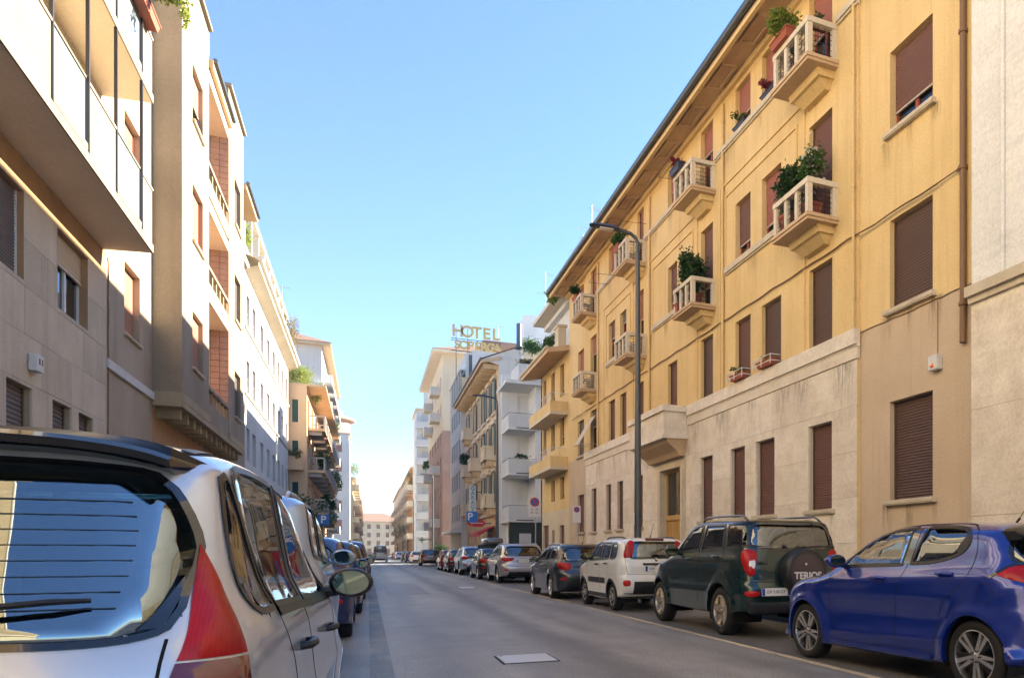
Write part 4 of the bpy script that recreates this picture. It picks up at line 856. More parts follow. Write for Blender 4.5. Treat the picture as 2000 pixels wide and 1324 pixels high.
# ------------------------------------------------------------------ ground, road, pavements
def asphalt(name, c1, c2, drip=()):
    m, nt, b = base(name); L = nt.links.new; tc = N(nt, 'ShaderNodeTexCoord')
    mp = N(nt, 'ShaderNodeMapping'); mp.inputs['Scale'].default_value = (.55, .07, 1); L(tc.outputs['Object'], mp.inputs[0])
    n1 = N(nt, 'ShaderNodeTexNoise', Scale=1.6, Detail=5, Roughness=.6); L(mp.outputs[0], n1.inputs['Vector'])
    n2 = N(nt, 'ShaderNodeTexNoise', Scale=38, Detail=5, Roughness=.85); L(tc.outputs['Object'], n2.inputs['Vector'])
    n3 = N(nt, 'ShaderNodeTexNoise', Scale=.9, Detail=6, Roughness=.7); L(tc.outputs['Object'], n3.inputs['Vector'])
    r1 = N(nt, 'ShaderNodeMapRange'); r1.inputs[1].default_value = .36; r1.inputs[2].default_value = .64; L(n1.outputs[0], r1.inputs[0])
    mx = N(nt, 'ShaderNodeMix', data_type='RGBA'); mx.inputs[6].default_value = (*c1, 1); mx.inputs[7].default_value = (*c2, 1); L(r1.outputs[0], mx.inputs[0])
    r2 = N(nt, 'ShaderNodeMapRange'); r2.inputs[1].default_value = .3; r2.inputs[2].default_value = .72; r2.inputs[3].default_value = .3; r2.inputs[4].default_value = 1.8; L(n2.outputs[0], r2.inputs[0])
    r3 = N(nt, 'ShaderNodeMapRange'); r3.inputs[1].default_value = .3; r3.inputs[2].default_value = .7; r3.inputs[3].default_value = .8; r3.inputs[4].default_value = 1.15; L(n3.outputs[0], r3.inputs[0])
    mu = N(nt, 'ShaderNodeMath', operation='MULTIPLY'); L(r2.outputs[0], mu.inputs[0]); L(r3.outputs[0], mu.inputs[1])
    sc = N(nt, 'ShaderNodeVectorMath', operation='SCALE'); L(mx.outputs[2], sc.inputs[0]); L(mu.outputs[0], sc.inputs['Scale']); out = sc.outputs[0]
    if drip:                                   # oil-dripped centre lines and tyre-polished tracks, wandering along the lane
        sx = N(nt, 'ShaderNodeSeparateXYZ'); L(tc.outputs['Object'], sx.inputs[0]); mw = N(nt, 'ShaderNodeMapping'); mw.inputs['Scale'].default_value = (.4, .16, 1); L(tc.outputs['Object'], mw.inputs[0])
        nw = N(nt, 'ShaderNodeTexNoise', Scale=1.0, Detail=6, Roughness=.75); L(mw.outputs[0], nw.inputs['Vector'])
        for x0, hw, lo in drip:
            a = N(nt, 'ShaderNodeMath', operation='MULTIPLY_ADD'); a.inputs[1].default_value = 1.1; L(nw.outputs[0], a.inputs[0]); L(sx.outputs[0], a.inputs[2])
            c = N(nt, 'ShaderNodeMath', operation='SUBTRACT'); c.inputs[1].default_value = x0 + .55; L(a.outputs[0], c.inputs[0]); d = N(nt, 'ShaderNodeMath', operation='ABSOLUTE'); L(c.outputs[0], d.inputs[0])
            e = N(nt, 'ShaderNodeMapRange'); e.interpolation_type = 'SMOOTHSTEP'; e.inputs[2].default_value = hw; e.inputs[3].default_value = lo; e.inputs[4].default_value = 1; L(d.outputs[0], e.inputs[0])
            v = N(nt, 'ShaderNodeVectorMath', operation='SCALE'); L(out, v.inputs[0]); L(e.outputs[0], v.inputs['Scale']); out = v.outputs[0]
    L(out, b.inputs['Base Color'])
    bp = N(nt, 'ShaderNodeBump', Strength=.5, Distance=.006); L(n2.outputs[0], bp.inputs['Height']); L(bp.outputs[0], b.inputs['Normal'])
    rr = N(nt, 'ShaderNodeMapRange'); rr.inputs[3].default_value = .38; rr.inputs[4].default_value = .66; L(n1.outputs[0], rr.inputs[0]); L(rr.outputs[0], b.inputs['Roughness'])
    return m
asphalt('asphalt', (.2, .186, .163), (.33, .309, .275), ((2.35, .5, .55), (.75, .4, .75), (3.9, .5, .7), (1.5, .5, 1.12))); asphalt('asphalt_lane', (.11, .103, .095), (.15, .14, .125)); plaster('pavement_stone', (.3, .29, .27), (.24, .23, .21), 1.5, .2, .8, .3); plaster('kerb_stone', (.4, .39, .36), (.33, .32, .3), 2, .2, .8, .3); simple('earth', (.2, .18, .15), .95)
def worn(name, col, keep=.5):
    m, nt, b = base(name); L = nt.links.new; tc = N(nt, 'ShaderNodeTexCoord'); n = N(nt, 'ShaderNodeTexNoise', Scale=14, Detail=8, Roughness=.75); L(tc.outputs['Object'], n.inputs['Vector'])
    n2 = N(nt, 'ShaderNodeTexNoise', Scale=.8, Detail=3); L(tc.outputs['Object'], n2.inputs['Vector']); ad = N(nt, 'ShaderNodeMath', operation='ADD'); L(n.outputs[0], ad.inputs[0]); L(n2.outputs[0], ad.inputs[1])
    r = N(nt, 'ShaderNodeMapRange'); r.inputs[1].default_value = keep * 2 - .25; r.inputs[2].default_value = keep * 2 + .25; L(ad.outputs[0], r.inputs[0])
    t = N(nt, 'ShaderNodeBsdfTransparent'); ms = N(nt, 'ShaderNodeMixShader'); b.inputs['Base Color'].default_value = (*col, 1); b.inputs['Roughness'].default_value = .7
    r.inputs[4].default_value = .7; L(r.outputs[0], ms.inputs[0]); L(t.outputs[0], ms.inputs[1]); L(b.outputs[0], ms.inputs[2]); L(ms.outputs[0], nt.nodes['Material Output'].inputs[0]); return m
worn('paint_line', (.72, .58, .36), .38); worn('paint_pale', (.34, .38, .38), .47); worn('paint_cross', (.5, .5, .48), .42); simple('steel_cover', (.6, .6, .58), .4, .3); simple('cover_frame', (.02, .02, .02), .8)
def sheet(name, x0, x1, y0, y1, z, mat, kind='structure', lab=None):
    m = MB(); m.quad((x0, y0, z), (x1, y0, z), (x1, y1, z), (x0, y1, z)); o = mk(name, m, mat); tag(o, kind=kind); return o
sheet('ground', -1500, 1500, -600, 2400, -.02, 'earth'); sheet('road', -2.3, 6.6, -40, 420, 0, 'asphalt')
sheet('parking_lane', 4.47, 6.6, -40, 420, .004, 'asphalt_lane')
for nm, x0, x1, s in (('pavement', 6.75, 9.3, 1), ('pavement', -6.5, -2.45, -1)):
    m = MB(); m.box(x0, x1, -40, 420, -.02, .12); tag(mk(nm, m, 'pavement_stone'), kind='structure')
for x0, x1 in ((6.6, 6.748), (-2.448, -2.3)):
    m = MB(); y = -10.
    while y < 120: m.box(x0, x1, y, y + .992, -.02, .125); y += 1
    tag(mk('kerb', m, 'kerb_stone'), kind='structure')
sheet('road_marking', 4.36, 4.475, 1, 26.2, .008, 'paint_line'); sheet('road_marking', 4.36, 4.475, 29, 62, .008, 'paint_line'); sheet('road_marking', .02, .24, 3, 40, .004, 'paint_pale')
for i in range(7): sheet('road_marking', .3 + i * .9, .8 + i * .9, 134, 137.5, .006, 'paint_cross')
sheet('road_marking', -2, 6.4, 130.6, 131.1, .006, 'paint_cross')
asphalt('asphalt_patch', (.15, .145, .138), (.21, .203, .19))
sheet('road_patch', .5, 1.7, 24, 33, .003, 'asphalt_patch')
# access covers in the road
def cover(label, x0, x1, y0, y1, skew=0):
    r = empty('access_cover', ((x0 + x1) / 2, (y0 + y1) / 2, 0)); tag(r, label, 'cover'); m = MB()
    m.box(x0, x1, y0, y1, .002, .006); mk('cover_frame', m, 'cover_frame', r); m = MB(); m.box(x0 + .025, x1 - .025, y0 + .025, y1 - .025, .006, .012); mk('cover_plate', m, 'steel_cover', r)
    m = MB(); m.box(x0 + .05, x0 + .09, y1 - .08, y1 - .05, .012, .0135); mk('lift_hole', m, 'cover_frame', r)
cover('pale rectangular steel access cover set in the near asphalt', 1.33, 1.95, 8.6, 9.3); cover('far steel access cover in the asphalt before the grey estate car', 2.85, 3.4, 27.6, 28.9)
# ------------------------------------------------------------------ right side: yellow palazzo
XR = 8.8
fr = Fr('R', XR); frb = Fr('R', XR - .06)
yb = empty('yellow_building', (XR, 22.9, 0)); tag(yb, 'long yellow four-storey building with travertine base and small balconies', 'building')
def col(c, w): return (c - w / 2, c + w / 2)
# (a0, a1, z0, z1, open, shutter, sill)
SILL = (.1, .09, .09)
secA = [(10.57, 11.77, 2.17, 4.0, 0, 'shutter_dark', SILL), (10.57, 11.77, 5.68, 7.35, 0, 'shutter_dark', SILL), (10.57, 11.77, 8.96, 10.46, .27, 'shutter_brown', SILL), (10.57, 11.77, 12.2, 13.3, 0, 'shutter_red', None)]
secC = [(*col(34.7, 1.1), 2.15, 3.85, 0, 'shutter_brown', SILL), (*col(34.7, 1.1), 5.6, 7.22, 0, 'shutter_grey', SILL), (*col(34.7, 1.1), 8.8, 10.4, .3, 'shutter_red', None), (*col(34.7, 1.1), 12.2, 13.3, 0, 'shutter_red', None)]
gf = [(c, w) for c, w in ((14.1, .93), (16.6, .95), (18.13, .86), (20.18, .87), (26.1, .66), (28.45, .75), (30.0, .7), (32.2, .82))]
up = [(14.1, .92), (16.31, .97), (17.85, .88), (20.18, .87), (22.9, .83), (26.06, .7), (28.1, .8), (29.6, .88)]
secB = [(*col(c, w), 2.12, 3.94, 0, 'shutter_brown', (.12, .08, .09)) for c, w in gf]
B1 = [(*col(c, w), 5.62, 7.33 if i in (0, 3) else 7.22, 0, 'shutter_dark' if i in (0, 1, 3) else 'shutter_brown', None) for i, (c, w) in enumerate(up)]
B2 = []
for i, (c, w) in enumerate(up):
    bal = i in (0, 3, 5); B2.append((*col(c, w), 8.08 if bal else 8.82, 10.44 if bal else 10.3, (0, .22, .26, .3, .25, .6, .75, .6)[i], ('shutter_brown', 'shutter_red', 'shutter_brown', 'shutter_brown', 'shutter_brown', 'shutter_red', 'shutter_grey', 'shutter_brown')[i], None))
B3 = []
for i, (c, w) in enumerate(up):
    bal = i in (0, 3, 5); B3.append((*col(c, w), 11.28 if bal else 12.14, 13.3, (.5, .25, .35, .65, .5, .0, .5, .2)[i], 'shutter_red', None))
C1 = [(*col(32.3, 1.0), 5.6, 7.3, .6, 'shutter_grey', None), (*col(32.3, 1.0), 8.08, 10.45, .7, 'shutter_red', None), (*col(32.3, .95), 11.28, 13.28, .0, 'shutter_red', None)]
door = (22.06, 23.86, .15, 3.95)
ZL = 5.5
allA, allC = secA, secC
w = MB(); fr.wall(w, 9.4, 12.72, 5.55, 13.6, [h for h in allA if h[2] > 5.5]); mk('wall', w, 'yellow_plaster', yb); w = MB(); fr.wall(w, 33.57, 36.9, 5.55, 13.6, [h for h in allC if h[2] > 5.5]); mk('wall', w, 'yellow_plaster', yb)
w = MB(); frb.wall(w, 12.72, 33.57, 5.3, 13.6, B1 + B2 + B3 + C1); [frb.wall(w, a, a, 0, 0) for a in ()]
for a in (12.72, 33.57): w.quad((XR, a, 0), (XR - .06, a, 0), (XR - .06, a, 13.6), (XR, a, 13.6))
mk('wall', w, 'yellow_plaster', yb)
w = MB(); fr.wall(w, 9.4, 12.72, 0, 5.55, allA[:1]); mk('lower_wall', w, 'tan_plaster', yb); w = MB(); fr.wall(w, 33.57, 36.9, 0, 5.55, allC[:1]); mk('lower_wall', w, 'tan_plaster', yb)
bh = [h[:4] for h in secB] + [(21.75, 24.17, 0, 4.2)]
w = MB(); Fr('R', XR - .03).wall(w, 12.72, 33.57, 0, 5.3, bh, .2); mk('backing_wall', w, 'stone_sill', yb)
cladding(yb, Fr('R', XR - .03), 12.725, 33.565, .5, 5.02, 1.74, .905, bh, ['travertine', 'travertine_b', 'travertine_c'], .005, .045, 4, 0)
cladding(yb, Fr('R', XR - .03), 12.725, 33.565, 0.12, .5, 1.74, .38, bh, ['travertine_b'], .005, .065, 5, 0)
for k, L_ in ((0, allA + allC), (1, secB + B1 + B2 + B3 + C1)):
    for (a0, a1, z0, z1, o, m_, s_) in L_:
        window(yb, fr if k == 0 else frb, a0, a1, z0, z1, 'roller', o, m_, s_, 'frame_red' if (o and z0 > 8.5) else 'frame_brown', .15)
c_ = MB(); c_.box(XR + .42, XR + 11, 9.4, 36.9, 0, 13.7); mk('core', c_, 'tan_plaster', yb)
# ledges
def ledge(a0, a1, z0, z1, d, mat='stone_sill', base_=frb, name='ledge'): m = MB(); base_.box(m, a0, a1, z0, z1, -.02, d); base_.box(m, a0, a1, z0 - .04, z0, -.02, d * .55); mk(name, m, mat, yb)
for a0, a1 in ((12.68, 15.35), (15.353, 17.15), (17.153, 18.95), (18.953, 21.5), (24.95, 27.0), (27.003, 29.0), (29.003, 31.3), (31.303, 33.6)): ledge(a0, a1, 5.3, 5.6, .10, 'travertine_c')
m = MB(); frb.box(m, 12.70, 33.58, 5.025, 5.255, -.03, .045); mk('frieze', m, 'travertine_b', yb)
for a0, a1 in ((12.68, 13.4), (14.95, 19.5), (20.98, 25.5), (26.95, 31.7)): ledge(a0, a1, 12.0, 12.12, .09)
for a0, a1 in ((15.1, 18.85), (21.2, 24.7), (27.2, 30.3)): ledge(a0, a1, 8.66, 8.8, .09)
# raised frames round the window pairs of the second floor
for a0, a1, z1 in ((15.1, 18.85, 10.72), (21.2, 24.7, 10.72), (27.2, 30.3, 10.72)):
    for e, t in ((0, .05), (.34, .05)):
        m = MB(); frb.box(m, a0 - e, a1 + e, z1 + e, z1 + e + t, -.01, .035)
        zb = 5.62 if e else 8.8
        frb.box(m, a0 - e - t, a0 - e, zb, z1 + e + t, -.01, .035); frb.box(m, a1 + e, a1 + e + t, zb, z1 + e + t, -.01, .035); mk('moulding', m, 'yellow_plaster', yb)
# eaves with coffers, gutter, roof
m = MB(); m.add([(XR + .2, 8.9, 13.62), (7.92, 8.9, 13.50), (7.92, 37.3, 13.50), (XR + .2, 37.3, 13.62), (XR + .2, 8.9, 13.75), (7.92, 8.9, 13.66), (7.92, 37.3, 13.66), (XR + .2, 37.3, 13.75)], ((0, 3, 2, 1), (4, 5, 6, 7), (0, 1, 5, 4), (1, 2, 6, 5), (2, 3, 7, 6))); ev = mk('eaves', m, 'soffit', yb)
m = MB(); m.box(XR - .16, XR + .1, 9.0, 37.1, 13.42, 13.6); mk('cornice', m, 'yellow_plaster', yb)
for k in range(14):
    a = 9.7 + k * 2.0; m = MB(); x0, x1 = 8.1, 8.52; zf = lambda x: 13.50 + (x - 7.92) * (.12 / 1.08)
    for (p0, p1, q0, q1) in ((x0, x1, a, a + .05), (x0, x1, a + 1.05, a + 1.1), (x0, x0 + .05, a + .05, a + 1.05), (x1 - .05, x1, a + .05, a + 1.05)):
        m.add([(p0, q0, zf(p0) - .05), (p1, q0, zf(p1) - .05), (p1, q1, zf(p1) - .05), (p0, q1, zf(p0) - .05), (p0, q0, zf(p0) + .01), (p1, q0, zf(p1) + .01), (p1, q1, zf(p1) + .01), (p0, q1, zf(p0) + .01)], ((0, 3, 2, 1), (0, 1, 5, 4), (1, 2, 6, 5), (2, 3, 7, 6), (3, 0, 4, 7)))
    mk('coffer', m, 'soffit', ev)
m = MB(); m.tube([(7.83, 8.85, 13.66), (7.83, 37.35, 13.66)], .085, 10); m.box(7.83, 7.94, 8.86, 37.34, 13.66, 13.76); mk('gutter', m, 'zinc', yb, smooth=40)
m = MB(); m.add([(7.78, 8.8, 13.76), (7.78, 37.4, 13.76), (13.5, 37.4, 15.5), (13.5, 8.8, 15.5), (XR + .3, 37.4, 13.76), (XR + .3, 8.8, 13.76)], ((0, 1, 2, 3),)); mk('roof', m, 'roof_tile', yb)
m = MB(); m.box(7.9, 7.99, 8.88, 37.3, 13.42, 13.5); mk('fascia', m, 'yellow_plaster', ev)
# balconies
def balcony(root, y0, y1, zs, zt, xf, wallx, mats=('cream_panel', 'soffit', 'yellow_plaster'), op=3):
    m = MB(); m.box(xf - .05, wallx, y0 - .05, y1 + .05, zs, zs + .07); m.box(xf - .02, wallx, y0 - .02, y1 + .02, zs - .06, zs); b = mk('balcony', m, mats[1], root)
    p = .11; z0 = zs + .07
    def post(x0, x1, a0, a1): q = MB(); q.box(x0, x1, a0, a1, z0, zt - .11); mk('post', q, mats[0], b)
    post(xf, xf + p, y0, y0 + p); post(xf, xf + p, y1 - p, y1); post(wallx - p, wallx, y0, y0 + p); post(wallx - p, wallx, y1 - p, y1)
    g = (y1 - y0 - p) / op
    for k in range(1, op): post(xf + .01, xf + p - .01, y0 + k * g, y0 + k * g + p)
    q = MB(); q.box(xf - .015, xf + p + .015, y0 - .015, y1 + .015, zt - .11, zt); mk('rail', q, mats[0], b)
    for a in (y0, y1 - p): q = MB(); q.box(xf + p + .016, wallx, a - .015, a + p + .015, zt - .11, zt - .001); mk('rail', q, mats[0], b)
    for k in range(op):
        q = MB(); grille(q, g - p, zt - .11 - z0, k % 2); mk('grille', q, 'iron', b, Matrix.Translation((xf + p / 2, y0 + (k + 1) * g, z0)) @ Matrix.Rotation(R(-90), 4, 'Z'))
    for a in (y0 + p / 2, y1 - p / 2): q = MB(); grille(q, wallx - xf - 2 * p, zt - .11 - z0, 1); mk('grille', q, 'iron', b, Matrix.Translation((xf + p, a, z0)))
    q = MB(); i, x1 = .16, wallx; V = []
    for z, e, xo in ((zs - .06, .12, xf + .3), (zs - .2, .14, xf + .33), (zs - .21, .2, xf + .4), (zs - .36, .3, xf + .58)): V += [(x1, y0 + e, z), (xo, y0 + e, z), (xo, y1 - e, z), (x1, y1 - e, z)]
    F = [(4 * k + j, 4 * k + j + 1, 4 * k + j + 5, 4 * k + j + 4) for k in range(3) for j in range(3)] + [(12, 13, 14, 15)]; q.add(V, F); mk('bracket', q, mats[2], b)
    return b
for y0, y1 in ((13.43, 14.88), (19.57, 20.95), (25.45, 26.85), (31.7, 33.1)):
    for zs, zt in ((7.98, 8.77), (11.18, 12.0)): balcony(yb, y0, y1, zs, zt, 8.03, XR - .06)
# porch balcony of stone, portal and door
m = MB(); xf = 7.92; m.box(xf, XR - .06, 21.55, 24.9, 4.62, 4.72); m.box(xf + .04, xf + .16, 21.6, 24.85, 4.72, 5.42); m.box(xf + .16, XR - .06, 21.6, 21.72, 4.72, 5.42); m.box(xf + .16, XR - .06, 24.73, 24.85, 4.72, 5.42); pb = mk('stone_balcony', m, 'travertine', yb)
m = MB(); m.box(xf - .03, xf + .2, 21.53, 24.92, 5.42, 5.6); m.box(xf + .2, XR - .06, 21.53, 21.76, 5.42, 5.6); m.box(xf + .2, XR - .06, 24.69, 24.92, 5.42, 5.6); mk('coping', m, 'travertine_c', pb)
m = MB(); V = []
for z, e, xo in ((4.62, .0, xf + .12), (4.5, .05, xf + .2), (4.3, .12, xf + .5), (4.25, .12, xf + .55), (4.14, .16, xf + .62)): V += [(XR, 21.62 + e, z), (xo, 21.62 + e, z), (xo, 24.83 - e, z), (XR, 24.83 - e, z)]
m.add(V, [(4 * k + j, 4 * k + j + 1, 4 * k + j + 5, 4 * k + j + 4) for k in range(4) for j in range(3)] + [(16, 17, 18, 19)]); mk('porch_corbel', m, 'soffit', pb)
m = MB(); fd = Fr('R', XR - .05)
for (a0, a1, z0, z1, d) in ((21.75, 22.0, .12, 4.2, .05), (23.92, 24.17, .12, 4.2, .05), (22.0, 23.92, 3.98, 4.2, .05), (21.85, 22.06, .12, 3.97, .09), (23.86, 24.07, .12, 3.97, .09), (22.06, 23.86, 3.86, 3.97, .09)): fd.box(m, a0, a1, z0, z1, -.2, d)
pt = mk('portal', m, 'stone_sill', yb)
m = MB()
for a0, a1, z0, z1 in ((22.06, 22.12, .14, 3.86), (23.8, 23.86, .14, 3.86), (22.12, 23.8, 3.78, 3.86), (22.12, 23.8, 2.26, 2.42), (22.93, 22.99, .14, 2.26)): fd.box(m, a0, a1, z0, z1, -.22, -.14)
dr = mk('door', m, 'wood_door', yb)
for a0, a1 in ((22.12, 22.93), (22.99, 23.8)):
    m = MB(); n = 9
    for k in range(n): q = (a1 - a0) / n; fd.box(m, a0 + k * q + .012, a0 + (k + 1) * q - .012, .2, 2.22, -.2, -.155 if k % 2 else -.165)
    fd.box(m, a0, a1, .14, 2.26, -.22, -.2); mk('door_leaf', m, 'wood_door', dr)
    m = MB(); fd.box(m, a0 + .0, a1 - .0, 2.42, 3.78, -.21, -.19); mk('door_glass', m, 'window_glass', dr)
m = MB(); fd.box(m, 22.945, 22.975, 2.42, 3.78, -.2, -.16); mk('glazing_bar', m, 'brass', dr)
# drain pipes, cables, alarm box, awning of the corner window
for a, z0, z1, f_, r_ in ((9.76, 4.6, 13.5, fr, .055), (18.98, 5.6, 13.3, frb, .04), (12.79, 5.6, 12.0, frb, .03), (24.98, 5.6, 13.3, frb, .04), (31.45, 5.6, 13.3, frb, .04)):
    m = MB(); m.tube([f_.pt(a, z0, .06), f_.pt(a, z1, .06)], r_, 10)
    z = z0 + .6
    while z < z1: m.tube([f_.pt(a, z, .06), f_.pt(a, z + .05, .06)], r_ * 1.35, 10); z += 2.2
    mk('drain_pipe', m, 'yellow_plaster' if f_ is frb else 'pipe_brown', yb, smooth=40)
rn = random.Random(5)
m = MB(); pts = [fr.pt(9.7, 7.62, .07), fr.pt(9.9, 7.46, .05)] + [frb.pt(9.9 + k * .45, 7.47 - .035 * abs(math.sin(k * .9)) + (.0 if k > 6 else .0), .03 if k > 5 else .0) for k in range(1, 59)]; m.tube(pts, .013, 5); m.tube([(p[0] - .012, p[1], p[2] - .03 + rn.uniform(-.008, .008)) for p in pts[2:]], .007, 4); mk('wall_cable', m, 'pipe_brown', yb)
m = MB(); m.tube([fr.pt(9.92, 7.44, .05), fr.pt(9.8, 7.4, .06), fr.pt(9.74, 7.25, .06), fr.pt(9.74, 4.7, .06)], .016, 6); mk('wall_cable', m, 'pipe_brown', yb)
m = MB(); m.tube([fr.pt(9.5 + k * .2, 5.52 + rn.uniform(-.012, .012), .015) for k in range(17)], .008, 4); m.tube([fr.pt(10.43, z, .012) for z in (5.45, 5.0, 4.58)], .007, 4); mk('wall_cable', m, 'pipe_brown', yb)
m = MB(); rbox(m, XR - .12, XR, 10.32, 10.56, 4.3, 4.55, .015); ab = mk('alarm_box', m, 'white_box', yb); m = MB(); m.lathe([(0, .03), (.03, .025), (.04, 0)], 12, lambda x, y, h: (XR - .121 - h, 10.45 + x, 4.37 + y)); mk('alarm_lamp', m, 'lamp_orange', ab)
m = MB(); f = frb; m.add([f.pt(31.85, 7.0, .05), f.pt(32.75, 7.0, .05), f.pt(32.75, 5.75, .75), f.pt(31.85, 5.75, .75)], ((0, 1, 2, 3),)); m.tube([f.pt(31.85, 5.75, .75), f.pt(32.75, 5.75, .75)], .02, 6); m.tube([f.pt(31.87, 5.8, 0), f.pt(31.87, 5.76, .73)], .01, 5); m.tube([f.pt(32.73, 5.8, 0), f.pt(32.73, 5.76, .73)], .01, 5); mk('awning', m, 'shutter_cream', yb)
for a, z in ((20.9, 12.9), (25.4, 12.9), (29.0, 12.3)):     # folding clothes lines
    m = MB(); m.tube([frb.pt(a, z - .35, .0), frb.pt(a, z - .4, .8), frb.pt(a + 1.1, z - .4, .8), frb.pt(a + 1.1, z - .35, .0)], .008, 5); m.tube([frb.pt(a, z - .4, .5), frb.pt(a + 1.1, z - .4, .5)], .004, 4); mk('clothes_line', m, 'iron', yb)
# rain stains running down from sills, ledges and balconies
def stain_mat(name, col, amt):
    m_, nt, b = base(name); L = nt.links.new; tc = N(nt, 'ShaderNodeTexCoord'); sp_ = N(nt, 'ShaderNodeSeparateXYZ'); L(tc.outputs['Generated'], sp_.inputs[0])
    mp = N(nt, 'ShaderNodeMapping'); mp.inputs['Scale'].default_value = (9, 9, .9); L(tc.outputs['Object'], mp.inputs[0]); n = N(nt, 'ShaderNodeTexNoise', Scale=2.2, Detail=5, Roughness=.7); L(mp.outputs[0], n.inputs['Vector'])
    r = N(nt, 'ShaderNodeMapRange'); r.inputs[1].default_value = .42; r.inputs[2].default_value = .75; L(n.outputs[0], r.inputs[0])
    i = N(nt, 'ShaderNodeMath', operation='SUBTRACT'); i.inputs[0].default_value = 1; L(sp_.outputs[1], i.inputs[1]); a = N(nt, 'ShaderNodeMath', operation='MULTIPLY'); L(sp_.outputs[1], a.inputs[0]); L(i.outputs[0], a.inputs[1])
    c = N(nt, 'ShaderNodeMath', operation='MULTIPLY'); c.inputs[1].default_value = 4 * amt; L(a.outputs[0], c.inputs[0]); z = N(nt, 'ShaderNodeMath', operation='POWER'); z.inputs[1].default_value = 1.4; L(sp_.outputs[2], z.inputs[0])
    d = N(nt, 'ShaderNodeMath', operation='MULTIPLY'); L(c.outputs[0], d.inputs[0]); L(z.outputs[0], d.inputs[1]); e = N(nt, 'ShaderNodeMath', operation='MULTIPLY'); L(d.outputs[0], e.inputs[0]); L(r.outputs[0], e.inputs[1])
    t = N(nt, 'ShaderNodeBsdfTransparent'); ms = N(nt, 'ShaderNodeMixShader'); b.inputs['Base Color'].default_value = (*col, 1); b.inputs['Roughness'].default_value = .9
    L(e.outputs[0], ms.inputs[0]); L(t.outputs[0], ms.inputs[1]); L(b.outputs[0], ms.inputs[2]); L(ms.outputs[0], nt.nodes['Material Output'].inputs[0])
stain_mat('stain_ochre', (.2, .13, .06), .9); stain_mat('stain_stone', (.17, .14, .1), .8); rs = random.Random(21)
def stain(root, f_, a, z, w_, h_, d_, mat): m_ = MB(); m_.quad(f_.pt(a - w_ / 2, z - h_, d_), f_.pt(a + w_ / 2, z - h_, d_), f_.pt(a + w_ / 2, z, d_), f_.pt(a - w_ / 2, z, d_)); mk('rain_stain', m_, mat, root)
for z in (2.08, 5.59, 8.87):
    for a in (10.5, 11.85, 11.2): stain(yb, fr, a, z, rs.uniform(.15, .5), rs.uniform(.5, 1.2), .004, 'stain_ochre')
for a in (15.2, 16.9, 18.7, 21.3, 23.1, 24.6, 27.4, 29.9): stain(yb, frb, a, 11.96, rs.uniform(.3, .9), rs.uniform(.5, 1.1), .004, 'stain_ochre'); stain(yb, frb, a + .4, 8.6, rs.uniform(.3, 1.0), rs.uniform(.5, 1.0), .004, 'stain_ochre')
for y_ in (14.15, 20.26, 26.15):
    for z in (7.9, 11.1): stain(yb, frb, y_ + rs.uniform(-.5, .5), z, 1.2, rs.uniform(.45, .6), .004, 'stain_ochre')
for a in (13.2, 14.9, 15.7, 17.3, 18.9, 19.3, 21.0, 25.4, 27.5, 29.2, 31.2): stain(yb, Fr('R', XR - .03), a, 5.02, rs.uniform(.4, 1.2), rs.uniform(.6, 1.6), .052, 'stain_stone')
for a in (13.6, 14.6, 16.1, 17.1): stain(yb, Fr('R', XR - .03), a, 2.02, .25, .7, .052, 'stain_stone')
for a in (9.9, 12.4, 10.9): stain(yb, fr, a, 13.4, rs.uniform(.5, 1.2), rs.uniform(1.0, 2.0), .004, 'stain_ochre')
# ------------------------------------------------------------------ white building at the right edge
XW = 8.62; fw = Fr('R', XW); wb_ = empty('white_building', (XW, 5, 0)); tag(wb_, 'white rendered building with travertine base at the right edge', 'building')
m = MB(); fw.wall(m, -8, 9.43, 5.3, 14); m.quad((XW, 9.43, 0), (XW + .3, 9.43, 0), (XW + .3, 9.43, 14), (XW, 9.43, 14)); mk('wall', m, 'white_plaster', wb_)
m = MB(); fw.box(m, -8, 9.44, 0, 5.1, -.3, -.02); mk('backing_wall', m, 'stone_sill', wb_); m = MB(); m.box(XW + .3, XW + 10, -8, 9.39, 0, 14); mk('core', m, 'white_plaster', wb_)
cladding(wb_, Fr('R', XW + .02), -1.0, 9.43, .12, 5.1, 2.6, 1.66, [], ['travertine', 'travertine_b'], .005, .03, 9, 0)
m = MB(); fw.box(m, -8, 9.47, 5.2, 5.36, -.1, .12); fw.box(m, -8, 9.45, 5.1, 5.2, -.1, .06); mk('ledge', m, 'stone_sill', wb_); m = MB(); m.tube([fw.pt(8.75, 5.36, .03), fw.pt(8.75, 14, .03)], .035, 8); mk('drain_pipe', m, 'white_plaster', wb_)
# ------------------------------------------------------------------ lower yellow house with balconies
y2 = empty('yellow_house', (XR, 40, 0)); tag(y2, 'narrow yellow house with two wide balconies beside the long yellow building', 'building'); f2 = Fr('R', XR)
H2 = [(38.0, 38.9, 6.55, 8.3), (40.1, 41.0, 6.55, 8.3), (38.0, 38.9, 9.0, 10.6), (40.1, 41.0, 9.0, 10.6), (42.2, 43.0, 6.55, 8.3), (42.2, 43.0, 9.0, 10.6), (38.0, 39.0, .2, 2.6), (40.2, 40.8, 1.2, 2.4), (41.6, 43.0, .2, 2.7), (38.0, 38.9, 3.9, 5.0), (40.1, 41.0, 3.9, 5.0)]
m = MB(); f2.wall(m, 36.905, 43.5, 3.4, 11.3, [h for h in H2 if h[2] > 3.4]); mk('wall', m, 'yellow_plaster', y2); m = MB(); f2.wall(m, 36.905, 43.5, 0, 3.4, [h for h in H2 if h[2] < 3.4]); mk('lower_wall', m, 'cream_wall', y2)
for h in H2: window(y2, f2, *h, 'roller', 0 if h[2] < 3.4 else .3, 'shutter_brown', None, 'frame_brown', .16)
